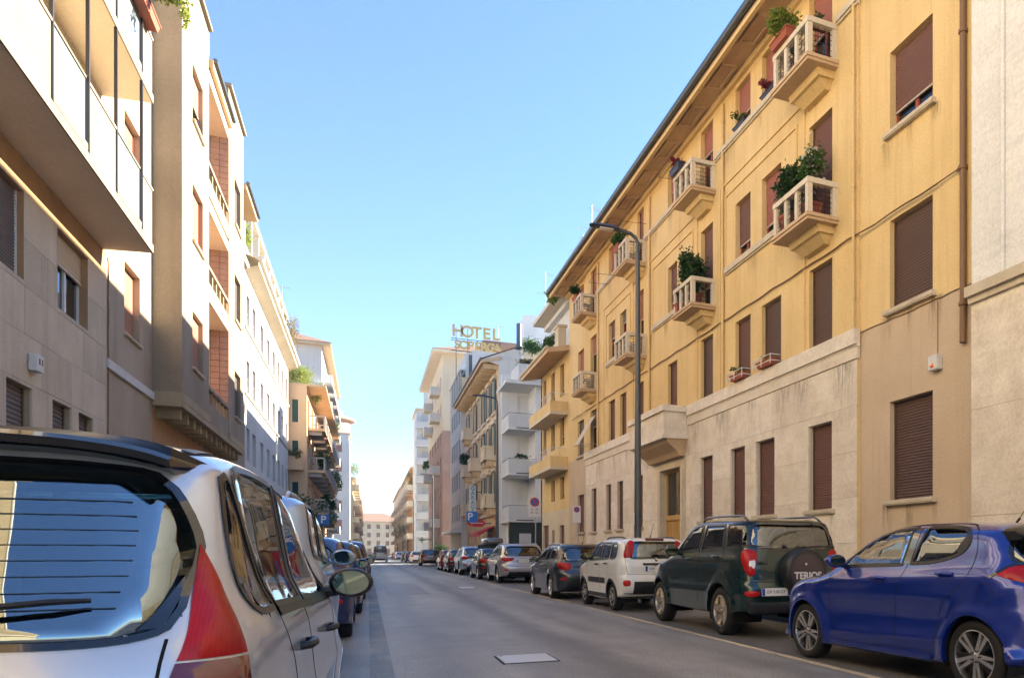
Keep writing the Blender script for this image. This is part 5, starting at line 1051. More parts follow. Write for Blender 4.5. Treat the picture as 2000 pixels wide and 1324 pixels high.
m = MB(); m.box(XR + .4, XR + 9, 36.91, 43.5, 0, 11.3); m.box(XR, XR + .4, 43.3, 43.5, 0, 11.3); mk('core', m, 'cream_wall', y2)
for y0, zs in ((37.25, 5.25), (37.25, 7.9)):
    m = MB(); m.box(7.95, XR, y0, 42.6, zs, zs + .14); b = mk('balcony', m, 'cream_panel', y2); m = MB(); m.box(7.95, 8.03, y0, 42.6, zs + .14, zs + .62); m.box(8.03, XR, y0, y0 + .08, zs + .14, zs + .62); mk('parapet', m, 'yellow_plaster', b)
    m = MB()
    for k in range(12): a = y0 + .05 + k * .47; m.tube([(7.99, a, zs + .62), (7.99, a, zs + 1.02)], .012, 5)
    for k in range(1, 3): m.tube([(7.99 + k * .3, y0 + .04, zs + .62), (7.99 + k * .3, y0 + .04, zs + 1.02)], .012, 5)
    m.tube([(XR, y0 + .04, zs + 1.03), (7.99, y0 + .04, zs + 1.03), (7.99, 42.55, zs + 1.03)], .02, 6); mk('railing', m, 'frame_white', b)
m = MB(); m.add([(XR + .3, 36.9, 11.0), (7.75, 36.9, 10.75), (7.75, 43.9, 10.75), (XR + .3, 43.9, 11.0), (XR + .3, 36.9, 11.25), (7.75, 36.9, 10.98), (7.75, 43.9, 10.98), (XR + .3, 43.9, 11.25)], ((0, 3, 2, 1), (4, 5, 6, 7), (0, 1, 5, 4), (1, 2, 6, 5), (2, 3, 7, 6))); mk('eaves', m, 'soffit', y2)
m = MB(); m.tube([(7.72, 36.9, 11.0), (7.72, 43.9, 11.0)], .07, 8); mk('gutter', m, 'stone_sill', y2)
m = MB(); m.box(9.3, 9.6, 37.0, 43.5, 11.2, 13.6); m.box(9.0, 12, 37.0, 43.8, 13.6, 13.85); mk('penthouse', m, 'white_wall', y2); m = MB(); m.box(8.4, 9.7, 36.95, 43.9, 13.86, 14.06); mk('penthouse_roof', m, 'cream_panel', y2)
m = MB(); m.box(8.55, 8.95, 38.2, 38.9, 11.1, 12.4); m.box(8.5, 9.0, 38.1, 39.0, 12.4, 12.5); mk('chimney', m, 'cream_wall', y2)
# ------------------------------------------------------------------ white balcony house, its corner turned to us
w3 = empty('white_balcony_house', (10, 56, 0)); tag(w3, 'white modern house with stacked wrap balconies and dark marble shop front', 'building')
fA = Fr('F', 56.0); fB = Fr('F', 58.6)
hA = [(11.3, 12.1, z, z + 1.75) for z in (5.0, 8.2, 11.4)]; hB = [(10.15, 10.75, z, z + 2.1) for z in (4.3, 7.5, 10.7)]
m = MB(); fA.wall(m, 10.9, 16, 3.4, 14.4, hA, .3); m.quad((10.9, 56, 3.4), (10.9, 58.6, 3.4), (10.9, 58.6, 14.4), (10.9, 56, 14.4)); fB.wall(m, 8.95, 10.9, 3.4, 14.4, hB, .2); m.quad((8.95, 58.6, 3.4), (8.95, 59, 3.4), (8.95, 59, 14.4), (8.95, 58.6, 14.4)); mk('wall', m, 'white_wall', w3)
for h in hA: window(w3, fA, *h, 'roller', 0, 'shutter_dark', None, 'frame_brown', .25)
for h in hB: window(w3, fB, *h, 'roller', .5, 'shutter_brown', None, 'frame_brown', .15)
for zs in (3.4, 6.7, 9.9):
    m = MB(); m.box(8.95, 10.95, 55.6, 58.6, zs, zs + .16); b = mk('balcony', m, 'white_wall', w3); m = MB(); m.box(8.95, 10.95, 55.6, 55.68, zs + .16, zs + 1.05); m.box(8.95, 9.03, 55.68, 58.6, zs + .16, zs + 1.05); mk('parapet', m, 'pale_wall', b)
    m = MB()
    for k in range(15): m.box(9.02 + k * .13, 9.04 + k * .13, 55.575, 55.6, zs + .2, zs + 1.0)
    mk('parapet_ribs', m, 'white_wall', b); tag(bpy.data.objects[b.children[-1].name], kind='stuff'); m = MB(); m.tube([(8.98, 58.5, zs + 1.16), (8.98, 55.63, zs + 1.16), (10.9, 55.63, zs + 1.16)], .02, 6); mk('handrail', m, 'iron', b); m = MB(); m.box(9.5, 10.7, 55.56, 55.6, zs + .1, zs + .16); mk('drain_slot', m, 'gap', b)
m = MB(); m.box(8.75, 16, 55.4, 60, 13.1, 13.35); m.box(9.6, 16, 55.3, 55.5, 13.35, 14.5); m.box(9.6, 9.8, 55.5, 60, 13.35, 14.5); mk('roof_terrace', m, 'pale_wall', w3)
m = MB(); m.box(10.4, 16, 57.5, 60, 14.5, 18.6); m.box(10.1, 12.0, 56.4, 57.5, 15.6, 16.1); mk('penthouse', m, 'white_wall', w3); m = MB(); m.lathe([(.0, 1.9), (.18, 1.8), (.18, .3), (.3, .0)], 12, lambda x, y, h: (9.9 + x, 56.9 + y, 15.9 + h)); mk('roof_vent', m, 'zinc', w3, smooth=40)
m = MB(); m.box(9.05, 10.9, 55.9, 56.3, 0, 3.38); m.box(10.9, 16, 55.98, 56.3, 0, 3.4); mk('shop_front', m, 'dark_marble', w3); window(w3, Fr('F', 55.86), 9.75, 10.55, .15, 2.6, 'roller', 0, 'shutter_white', None, 'frame_white', .0, pitch=.09); m = MB(); m.box(9.3, 16, 58.7, 66, 0, 14.4); mk('core', m, 'white_wall', w3); m = MB(); m.box(12.4, 20, 43.6, 55.9, 0, 17); mk('sun_blocker', m, 'white_wall', w3)  # last box: unseen mass added in the gap to keep sun off the road
# ------------------------------------------------------------------ cream palazzo with ornate front
p4 = empty('cream_palazzo', (XR, 68, 0)); tag(p4, 'ornate cream palazzo with deep bracketed eaves beside the white balcony house', 'building'); f4 = Fr('R', XR)
H4 = []
for k, a in enumerate((60.6, 63.4, 66.2, 69.0, 71.8, 74.6, 77.0)):
    H4 += [(a, a + 1.1, z, z + 2.3) for z in (5.0, 8.6, 12.0)] + [(a, a + 1.2, .2, 3.2)]
m = MB(); f4.wall(m, 59.0, 79.0, 0, 15.4, H4, .25); mk('wall', m, 'ochre_cream', p4)
for h in H4: window(p4, f4, *h, 'roller' if h[2] < 4 else 'glass', 0, ('shutter_brown', 'shutter_grey')[int(h[0]) % 2], None, 'frame_white', .2)
for h in H4:
    if h[2] > 4:
        m = MB(); f4.box(m, h[0] - .25, h[0] - .02, h[2] - .1, h[3] + .1, 0, .09); f4.box(m, h[1] + .02, h[1] + .25, h[2] - .1, h[3] + .1, 0, .09); f4.box(m, h[0] - .35, h[1] + .35, h[3] + .1, h[3] + .35, 0, .2); f4.box(m, h[0] - .3, h[1] + .3, h[2] - .3, h[2] - .1, 0, .14); mk('window_surround', m, 'cream_wall', p4)
        for s_ in (h[0] - .62, h[1] + .04):
            if int(h[0] * 7) % 3: m = MB(); f4.box(m, s_, s_ + .55, h[2], h[3], .1, .14); mk('open_shutter', m, ('shutter_green', 'shutter_grey')[int(h[0]) % 2], p4)
for a, z in ((60.2, 4.6), (60.2, 8.2), (68.6, 8.2), (68.6, 4.6), (74.2, 8.2), (74.2, 4.6), (74.2, 11.6)):
    m = MB(); m.box(7.9, XR, a, a + 2, z, z + .18); b = mk('balcony', m, 'cream_wall', p4); m = MB()
    for k in range(8): m.lathe([(.05, 0), (.07, .2), (.04, .45), (.05, .75)], 6, lambda x, y, h: (7.97 + x, a + .12 + k * .25 + y, z + .18 + h))
    mk('balusters', m, 'cream_wall', b); m = MB(); m.box(7.88, 8.06, a - .03, a + 2.03, z + .93, z + 1.07); m.box(8.06, XR, a - .03, a + .12, z + .93, z + 1.07); m.box(8.06, XR, a, a + .09, z + .18, z + .93); mk('rail', m, 'cream_wall', b)
    for q in (a + .15, a + 1.6): m = MB(); m.box(8.1, XR, q, q + .25, z - .45, z); mk('bracket', m, 'ochre_cream', b)
m = MB()
for z, d_ in ((4.1, .16), (7.7, .14), (11.2, .14)): f4.box(m, 59.0, 79.0, z, z + .22, 0, d_)
mk('string_course', m, 'cream_wall', p4)
m = MB(); m.add([(XR + .2, 58.9, 15.5), (7.55, 58.9, 15.15), (7.55, 79.2, 15.15), (XR + .2, 79.2, 15.5), (XR + .2, 58.9, 15.75), (7.55, 58.9, 15.38), (7.55, 79.2, 15.38), (XR + .2, 79.2, 15.75)], ((0, 3, 2, 1), (4, 5, 6, 7), (0, 1, 5, 4), (1, 2, 6, 5), (2, 3, 7, 6))); mk('eaves', m, 'soffit', p4)
for k in range(19): m = MB(); m.box(7.75, XR, 59.4 + k * 1.05, 59.6 + k * 1.05, 14.85, 15.2); mk('eaves_bracket', m, 'ochre_cream', p4)
m = MB(); m.tube([(7.5, 58.8, 15.42), (7.5, 79.2, 15.42)], .09, 8); mk('gutter', m, 'zinc', p4)
m = MB(); m.add([(XR, 59, 0), (16, 59, 0), (16, 59, 18.2), (14, 59, 18.2), (7.55, 59, 15.4), (XR, 59, 15.1)], ((0, 1, 2, 3, 4, 5),)); mk('side_wall', m, 'pale_wall', p4); m = MB(); m.add([(7.5, 58.9, 15.45), (7.5, 79, 15.45), (14, 79, 18.3), (14, 58.9, 18.3)], ((0, 1, 2, 3),)); mk('roof', m, 'roof_tile', p4); m = MB(); m.box(XR + .4, 16, 59.1, 79, 0, 15.3); mk('core', m, 'cream_wall', p4)
m = MB(); m.add([f4.pt(60.4, 3.3, .05), f4.pt(65.4, 3.3, .05), f4.pt(65.4, 2.75, 1.3), f4.pt(60.4, 2.75, 1.3), f4.pt(60.4, 2.45, 1.3), f4.pt(65.4, 2.45, 1.3)], ((0, 1, 2, 3), (3, 2, 5, 4), (0, 3, 4))); mk('shop_awning', m, 'awning_red', p4) if 'awning_red' in MATS else mk('shop_awning', m, simple('awning_red', (.4, .03, .035), .7), p4)
# ------------------------------------------------------------------ hotel block with blank side wall and roof sign
h5 = empty('hotel_building', (8.3, 84, 0)); tag(h5, 'pale hotel block with blank stained side wall under the roof sign', 'building'); f5 = Fr('R', 8.26); f5s = Fr('F', 79.0)
m = MB(); f5s.wall(m, 9.3, 18, 0, 21, []); f5s.wall(m, 8.26, 9.3, 0, 16, [(8.4, 9.1, 16.9, 17.8)]); m.quad((9.3, 79, 0), (9.3, 80, 0), (9.3, 80, 21), (9.3, 79, 21)); mk('side_wall', m, 'pale_wall', h5); m = MB(); f5s.box(m, 8.26, 9.29, 16, 18.3, -.5, .0); mk('roof_cabin', m, 'soffit', h5); m = MB(); f5s.box(m, 8.45, 9.1, 16.4, 17.4, 0, .02); mk('cabin_window', m, 'window_glass', h5)
H5 = [(a, a + 1.2, z, z + 1.7) for a in (80.2, 82.4, 84.6, 86.8) for z in (4.4, 7.6, 10.8, 14.0, 17.2)]
m = MB(); f5.wall(m, 79.0, 90, 0, 19, H5, .2); mk('wall', m, 'grey_wall', h5); m = MB(); m.box(8.7, 18, 79.4, 90, 0, 20.8); mk('core', m, 'pale_wall', h5)
for h in H5: window(h5, f5, *h, 'glass', 1, frame='frame_white', deep=.12)
m = MB(); f5.box(m, 79.1, 89.9, 3.2, 3.5, 0, .9); f5.box(m, 79.0, 90, 19, 19.2, -.3, .15); mk('canopy', m, 'white_wall', h5)
m = MB(); m.add([(9.6, 82, 21), (17, 82, 21), (15.5, 83, 23.2), (10.8, 83, 23.2), (9.6, 90, 21), (10.8, 90, 23.2), (15.5, 90, 23.2)], ((0, 1, 2, 3), (0, 3, 5, 4), (3, 2, 6, 5))); mk('roof', m, 'roof_tile', h5); m = MB(); m.box(9.0, 9.6, 79.3, 82, 18.3, 20.6); mk('roof_glazing', m, 'window_glass', h5)
sg = empty('hotel_sign', (10, 80, 21)); tag(sg, 'gold HOTEL SOPERGA letters on a dark frame on the roof', 'sign')
simple('sign_gold', (.55, .37, .11), .35, .2)
for word, x0, x1, zc, sz in (('HOTEL', 7.55, 12.1, 22.95, 1.55), ('SOPERGA', 7.65, 12.1, 21.62, 1.12)):
    for i, ch in enumerate(word):
        x = x0 + (x1 - x0) * (i + .5) / len(word); mk('letter', text_mesh(ch, sz, .08, .035), 'sign_gold', sg, Matrix.Translation((x, 79.9, zc)) @ Matrix.Rotation(R(90), 4, 'X'))
m = MB()
for z in (22.3, 21.1, 22.1): m.tube([(7.4, 80.2, z), (12.2, 80.2, z)], .035, 6)
for x in (7.9, 9.0, 9.9, 11.2, 12.1): m.tube([(x, 80.25, 20.2 if x > 9.2 else 18.3), (x, 80.25, 23.4 if x < 9.5 else 22.3)], .04, 6)
for x in (9.9, 11.2, 12.1): m.tube([(x, 80.03, 22.2), (x, 81.5, 20.9)], .03, 5)
mk('sign_frame', m, 'iron', sg)
# ------------------------------------------------------------------ tall brick and cream block
b6 = empty('brick_tower_block', (8.2, 110, 0)); tag(b6, 'tall brick and cream block with overhanging hipped roof and small balconies', 'building'); f6 = Fr('R', 8.2); f6s = Fr('F', 99)
H6 = [(a, a + 1.3, z, z + 1.8) for a in (101, 105, 109.5, 114, 118.5) for z in (4.6, 7.9, 11.2, 14.5, 17.8, 21.1)]
m = MB(); f6.wall(m, 99, 123, 16, 25.3, [h for h in H6 if h[2] > 16], .2); f6s.wall(m, 8.2, 20, 16, 25.3); mk('wall', m, 'cream_wall', b6); m = MB(); f6.wall(m, 99, 123, 0, 16, [h for h in H6 if h[2] < 16], .2); f6s.wall(m, 8.2, 20, 0, 16); mk('lower_wall', m, 'brick_red', b6); m = MB(); m.box(8.6, 20, 99.4, 123, 0, 25.2); mk('core', m, 'cream_wall', b6)
for h in H6: window(b6, f6, *h, 'roller', .3, 'shutter_brown', None, 'frame_white', .15, pitch=.12, far=True)
for a in (102.9, 115):
    for z in (4.4, 11.0, 17.6, 20.9): m = MB(); m.box(7.1, 8.2, a, a + 2.6, z, z + .2); b = mk('balcony', m, 'cream_panel', b6); m = MB(); m.box(7.1, 7.2, a, a + 2.6, z + .2, z + 1.1); m.box(7.2, 8.2, a, a + .1, z + .2, z + 1.1); mk('parapet', m, 'pale_wall', b)
m = MB(); m.box(7.0, 21, 97.8, 124, 25.2, 25.5); mk('eaves', m, 'soffit_cream', b6); m = MB(); m.add([(6.95, 97.7, 25.52), (21, 97.7, 25.52), (21, 124, 25.52), (6.95, 124, 25.52), (14, 103, 27.8), (14, 118, 27.8)], ((0, 1, 4), (1, 2, 5, 4), (2, 3, 5), (3, 0, 4, 5))); mk('roof', m, 'roof_tile', b6)
# ------------------------------------------------------------------ farther blocks
def block(name, label, kind, plane, a0, a1, top, wallmat, rows, step, w_, h_, z0=4.5, fh=3.1, shut='shutter_brown', depth=12, roof='roof_tile', eave=.6, bal=0, front=None, lower=None, o=.35):
    r = empty(name, Fr(kind, plane).pt((a0 + a1) / 2, 0, 0)); tag(r, label, 'building'); f = Fr(kind, plane); H = []
    n = int((a1 - a0 - .6) / step)
    for i in range(n):
        for k in range(rows): a = a0 + .7 + i * (a1 - a0 - .8) / n; H.append((a, a + w_, z0 + k * fh, z0 + k * fh + h_))
    for i in range(n): a = a0 + .7 + i * (a1 - a0 - .8) / n; H.append((a, a + w_ * 1.2, .2, 3.0))
    m = MB(); f.wall(m, a0, a1, 0, top, H, .2); mk('wall', m, wallmat, r)
    if kind == 'R': m = MB(); m.box(plane + .4, plane + depth, a0, a1, 0, top); m.box(plane, plane + .4, a0 - .0, a0 + .3, 0, top); mk('core', m, wallmat, r)
    elif kind == 'L': m = MB(); m.box(plane - .4, plane - depth, a0, a1, 0, top); m.box(plane, plane - .4, a0, a0 + .3, 0, top); mk('core', m, wallmat, r)
    else: m = MB(); m.box(a0, a1, plane + .4, plane + depth, 0, top); mk('core', m, wallmat, r)
    for h in H: window(r, f, *h, 'roller', o if h[2] > 3 else 0, shut, None, 'frame_white', .15, pitch=.14, far=True)
    m = MB(); f.box(m, a0 - .3, a1 + .3, top, top + .22, -depth, eave); mk('eaves', m, 'soffit_cream', r)
    if bal:
        for i in range(0, n, bal):
            for k in range(rows):
                a = a0 + .3 + i * (a1 - a0 - .8) / n; z = z0 - .5 + k * fh; m = MB(); f.box(m, a, a + w_ + 1.4, z, z + .16, 0, 1.1); b = mk('balcony', m, 'cream_panel', r); m = MB(); f.box(m, a, a + w_ + 1.4, z + .16, z + 1.05, 1.02, 1.1); f.box(m, a, a + .08, z + .16, z + 1.05, 0, 1.02); mk('parapet', m, front or wallmat, b)
    return r
g7 = block('white_band_block', 'pale modern block with continuous banded balconies far down the right side', 'F', 141, 7.6, 18, 25.5, 'pale_wall', 7, 2.4, 1.9, 1.7, 4.6, 3.05, 'shutter_white', o=.2)
for k in range(7):
    m = MB(); z = 3.9 + k * 3.05; m.box(7.3, 18, 139.6, 141, z, z + .2); b = mk('balcony', m, 'white_wall', g7); m = MB(); m.box(7.3, 18, 139.6, 139.7, z + .2, z + 1.15); m.box(7.3, 7.4, 139.7, 141, z + .2, z + 1.15); mk('parapet', m, 'pale_wall', b)
m = MB(); m.box(8.6, 18, 140.2, 141, 25.7, 28.5); mk('penthouse', m, 'pale_wall', g7)
block('orange_block', 'orange rendered block beyond the pale banded block', 'R', 8.0, 160, 186, 17.6, 'orange_wall', 4, 3.4, 1.3, 1.7, bal=2, front='cream_panel')
block('cream_block', 'cream block with balconies near the far end on the right', 'R', 8.2, 188, 222, 18, 'cream_wall', 4, 3.6, 1.3, 1.7, bal=2); block('far_beige_block', 'far beige block closing the row on the right', 'R', 8.2, 224, 290, 18.5, 'cream_wall', 4, 4, 1.3, 1.7, bal=3)
fe = block('far_end_building', 'cream corner building with red roof closing the view of the street', 'F', 330, -14, 13, 13.2, 'cream_wall', 3, 3, 1.3, 1.8, 4.2, 3.2); m = MB(); m.add([(-14.5, 329, 13.5), (13.5, 329, 13.5), (6, 336, 17.0), (-2, 336, 17.0), (13.5, 343, 13.5), (-14.5, 343, 13.5)], ((0, 1, 2, 3), (1, 4, 2), (0, 3, 5), (3, 2, 4, 5))); mk('roof', m, 'roof_far', fe)
# ------------------------------------------------------------------ left: stone-clad building with long balconies
XL = -5.0; fl = Fr('L', XL)
l1 = empty('stone_balcony_building', (XL, 15, 0)); tag(l1, 'beige stone building with long glass and concrete balconies, at the left edge', 'building')
G1 = [(8.6, 10.1, 1.9, 3.87), (11.6, 13.1, 1.9, 3.87), (15.2, 16.2, 1.9, 3.87), (17.1, 18.05, 1.9, 3.87), (18.45, 19.32, 1.9, 3.87)]
F1 = [(11.2, 12.9, 5.55, 6.95), (14.3, 15.85, 5.55, 6.95), (17.35, 18.95, 5.55, 6.95)]
F2 = [(10.2, 12.2, 7.75, 9.9), (13.0, 13.9, 8.7, 9.9), (15.0, 16.9, 7.75, 9.9), (18.2, 18.9, 8.7, 9.9)]; F3 = [(a, b, z + 3.15, y + 3.15) for a, b, z, y in F2]; F4 = [(a, b, z + 6.3, y + 6.3) for a, b, z, y in F2]
m = MB(); fl.wall(m, -34, 20.15, 0, 7.0, G1 + F1, .35); mk('backing_wall', m, 'concrete_dark', l1)
m = MB(); fl.wall(m, -34, 20.15, 7.6, 17.5, F2 + F3 + F4, .2); mk('upper_wall', m, 'cream_panel', l1)
m = MB(); fl.box(m, -34, 20.15, 7.0, 7.6, -.1, .015); mk('brown_band', m, 'brown_band', l1)
cladding(l1, fl, 6.0, 20.15, .12, 6.99, 1.38, .76, G1 + F1, ['beige_stone', 'beige_stone_b', 'beige_stone_c'], .007, .03, 3)
for h in G1: window(l1, fl, *h, 'roller', 0, 'shutter_grey', None, 'frame_brown', .13, pitch=.08)
for i, h in enumerate(F1): window(l1, fl, *h, 'roller', 0 if i != 2 else .62, 'shutter_cream' if i == 2 else 'shutter_grey', None, 'frame_white', .1)
for h in F1:       # brown reveals
    m = MB(); fl.box(m, h[1] - .012, h[1] - .001, h[2], h[3], -.09, .035); fl.box(m, h[0], h[1], h[3] - .012, h[3] - .001, -.09, .035); mk('reveal_lining', m, 'brown_band', l1)
for h in F2 + F3 + F4: window(l1, fl, *h, 'roller', .4, 'shutter_cream', None, 'frame_brown', .18)
m = MB(); m.box(XL - .5, XL - 11, -34, 24.2, 0, 17.4); mk('core', m, 'concrete_dark', l1)
def long_balcony(zs, y0=-32.0, y1=19.97, xf=-4.15, plant_=False):
    m = MB(); m.add([(XL, y0, zs - .06), (xf, y0, zs), (xf, y1, zs), (XL, y1, zs - .06), (XL, y0, zs + .16), (xf, y0, zs + .16), (xf, y1, zs + .16), (XL, y1, zs + .16)], ((0, 3, 2, 1), (4, 5, 6, 7), (1, 2, 6, 5), (2, 3, 7, 6))); b = mk('balcony', m, 'soffit_cream', l1)
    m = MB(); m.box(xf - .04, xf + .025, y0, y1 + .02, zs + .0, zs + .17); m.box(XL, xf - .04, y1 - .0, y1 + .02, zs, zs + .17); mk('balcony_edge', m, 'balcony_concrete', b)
    edges = [(8.0, 9.6, 'c'), (9.6, 11.1, 'g'), (11.1, 14.2, 'c'), (14.2, 15.8, 'g'), (15.8, 17.35, 'c'), (17.35, 19.09, 'g'), (19.09, 19.95, 'c')]
    for a0, a1, k in edges:
        m = MB()
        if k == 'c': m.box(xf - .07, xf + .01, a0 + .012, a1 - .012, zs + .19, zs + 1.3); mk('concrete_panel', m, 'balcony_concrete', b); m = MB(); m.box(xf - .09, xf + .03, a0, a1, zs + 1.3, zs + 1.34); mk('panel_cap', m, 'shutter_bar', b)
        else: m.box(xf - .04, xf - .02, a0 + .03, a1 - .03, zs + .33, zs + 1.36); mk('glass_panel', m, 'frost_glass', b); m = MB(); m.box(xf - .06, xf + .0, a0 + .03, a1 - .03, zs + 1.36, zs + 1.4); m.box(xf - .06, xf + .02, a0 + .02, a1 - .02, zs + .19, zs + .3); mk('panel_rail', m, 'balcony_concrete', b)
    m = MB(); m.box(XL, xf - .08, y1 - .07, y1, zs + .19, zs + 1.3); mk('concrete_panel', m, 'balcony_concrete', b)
    for a in (9.6, 11.1, 14.2, 15.8, 17.35, 19.09): m = MB(); m.box(xf - .015, xf + .035, a - .025, a + .025, zs + .17, zs + 3.16); mk('steel_post', m, 'post_steel', b)
long_balcony(7.55); long_balcony(10.72); long_balcony(13.9)
m = MB(); rbox(m, XL + .04, XL + .16, 16.0, 16.28, 4.15, 4.42, .012); ab = mk('alarm_box', m, 'white_box', l1); m = MB(); m.box(XL + .16, XL + .163, 16.06, 16.12, 4.26, 4.36); m.box(XL + .16, XL + .163, 16.17, 16.22, 4.26, 4.36); mk('alarm_grille', m, 'lamp_dark_red', ab)
m = MB(); m.tube([fl.pt(20.17, 7.4, .04)] + [fl.pt(20.2 + .02 * math.sin(k * 1.7), 7.3 - k * .25, .05) for k in range(10)] + [fl.pt(20.18, .3, .04)], .014, 5); m.tube([fl.pt(20.24, 7.2, .03), fl.pt(20.26, 4.6, .03)], .008, 4); mk('wall_cable', m, 'pipe_brown', l1)
# plaster strip between the stone building and the concrete bays
p_ = empty('plaster_wall_building', (XL, 22, 0)); tag(p_, 'narrow weathered plaster front with pink shuttered windows between stone front and concrete bay', 'building')
HP = [(21.6, 22.92, 6.18, 7.82), (21.6, 22.92, 9.6, 11.25), (21.6, 22.92, 13.0, 14.6)]
m = MB(); fl.wall(m, 20.16, 24.05, 5.28, 17.5, HP, .3); mk('wall', m, 'worn_plaster', p_); m = MB(); fl.wall(m, 20.16, 24.05, 0, 5.1); mk('lower_wall', m, 'worn_plaster', p_); m = MB(); fl.box(m, 20.16, 24.05, 5.1, 5.29, -.1, .06); mk('string_course', m, 'pale_wall', p_)
for i, h in enumerate(HP): window(p_, fl, *h, 'roller', .0 if i else .12, 'shutter_pink', (.04, .05, .05), 'frame_red', .17)
# ------------------------------------------------------------------ concrete bays with tiled loggias
XB = -4.36; fb = Fr('L', XB); fbs = Fr('F', 24.06)
l2 = empty('concrete_bay_building', (XB, 30, 0)); tag(l2, 'streaked concrete building with projecting bays and tiled loggias over a dark recess', 'building')
BW = [(25.39, 26.85, z, z + 1.55) for z in (6.3, 9.8, 13.1)]; BW2 = [(32.76, 34.2, z, z + 1.65) for z in (6.15, 9.65, 13.1)]
m = MB(); fb.wall(m, 24.06, 27.8, 5.13, 16.25, BW, .3); fbs.wall(m, -5.6, XB, 5.13, 16.25); m.quad((XB, 27.8, 5.13), (-5.7, 27.8, 5.13), (-5.7, 27.8, 16.25), (XB, 27.8, 16.25)); mk('bay_wall', m, 'concrete', l2)
m = MB(); fb.wall(m, 31.5, 34.95, 5.13, 16.4, BW2, .3); m.quad((XB, 34.95, 5.1), (-5.7, 34.95, 5.1), (-5.7, 34.95, 16.4), (XB, 34.95, 16.4)); mk('bay_wall', m, 'concrete', l2)
for i, h in enumerate(BW): window(l2, fb, *h, 'roller', (.1, 0, .45)[i], 'shutter_pink', (.04, .05, .06), 'frame_red', .14)
for i, h in enumerate(BW2): window(l2, fb, *h, 'roller', 0, 'shutter_grey', (.04, .05, .06), 'frame_brown', .14)
m = MB(); fb.box(m, 24.03, 34.97, 4.98, 5.13, -.8, .02); fbs.box(m, -5.0, XB - .0, 5.13, 5.35, 0, .03); fb.box(m, 24.03, 27.8, 5.13, 5.35, -.0, .03); fb.box(m, 31.5, 34.97, 5.13, 5.35, 0, .03); mk('bay_soffit', m, 'concrete_dark', l2)
for k in range(12): m = MB(); fb.box(m, 24.5 + k * .9, 24.72 + k * .9, 4.72, 4.98, -.75, -.12); mk('soffit_rib', m, 'concrete_dark', l2)
m = MB(); fl.wall(m, 24.05, 40.5, 0, 4.98, [(25.2, 26.4, .3, 3.9), (27.2, 28.4, .3, 3.9), (30, 32, .3, 3.9), (34, 36, .3, 3.9)], .4); mk('ground_floor_wall', m, 'brown_band', l2); m = MB(); m.box(XL - .42, XL - .4, 24, 40.5, .2, 4.2); mk('ground_floor_door', m, 'shutter_dark', l2)
plaster('loggia_tile', (.5, .33, .24), (.4, .25, .175), 2.5, .1, .5, .3)
for zf, zc in ((5.15, 8.85), (8.95, 11.6), (12.1, 15.5)):       # one loggia a floor
    m = MB(); m.box(-5.72, -5.7, 27.8, 31.5, zf, zc); m.box(-5.7, XB - .0, 27.81, 31.49, zc, zc + .3); lg = mk('loggia', m, 'soffit_cream', l2)
    m = MB(); nx, nz = 5, int((zc - zf) / .2)
    for i in range(nx):
        for k in range(nz): w_ = (1.34) / nx; x0 = -5.7 + i * w_; z0 = zf + k * (zc - zf) / nz; m.box(x0 + .006, x0 + w_ - .006, 31.47, 31.5, z0 + .006, z0 + (zc - zf) / nz - .006)
    for i in range(14):
        for k in range(nz): a = 27.82 + i * 3.64 / 14; z0 = zf + k * (zc - zf) / nz; m.box(-5.7, -5.675, a + .006, a + .254, z0 + .006, z0 + (zc - zf) / nz - .006)
    t = mk('wall_tiles', m, 'loggia_tile', lg); tag(t, kind='stuff')
    m = MB(); ph = zf + (.6 if zf < 6 else .45); fb.box(m, 27.8, 31.5, zf - (.0 if zf < 6 else .05), ph, -.14, -.01); mk('parapet', m, 'concrete', lg)
    for k in range(6): m = MB(); a = 27.95 + k * .68; fb.box(m, a, a + .1, ph, ph + .42, -.12, -.04); mk('baluster', m, 'concrete_dark', lg)
    m = MB(); fb.box(m, 27.8, 31.5, ph + .42, ph + .52, -.14, -.0); mk('coping', m, 'concrete', lg)
m = MB(); m.box(XL - 1.0, XL - 10, 24.3, 40.5, 0, 16.2); m.box(-5.74, -6.0, 24.1, 40.5, 5, 16.2); mk('core', m, 'concrete_dark', l2)
m = MB(); fb.box(m, 24.0, 27.85, 16.25, 16.95, -1.5, .0); fb.box(m, 24.0, 27.8, 16.95, 17.05, -1.6, .1); mk('attic', m, 'concrete', l2); m = MB(); fb.box(m, 31.45, 34.95, 16.4, 17.3, -1.5, .0); fb.box(m, 31.4, 35.0, 17.3, 17.4, -1.6, .1); mk('attic', m, 'concrete', l2)
m = MB(); fb.box(m, 27.75, 31.45, 15.85, 16.1, -1.4, .12); mk('eaves', m, 'soffit', l2); m = MB(); fb.box(m, 35.0, 38.4, 15.3, 15.5, -1.4, .1); mk('eaves', m, 'soffit', l2); m = MB(); m.tube([fb.pt(27.8, 16.12, .16), fb.pt(31.45, 16.12, .16)], .07, 8); mk('gutter', m, 'zinc', l2); m = MB(); m.tube([fb.pt(35.0, 15.52, .14), fb.pt(38.4, 15.52, .14)], .07, 8); mk('gutter', m, 'zinc', l2)
m = MB(); fl.wall(m, 34.9, 40.5, 4.98, 15.4); mk('wall', m, 'concrete', l2)
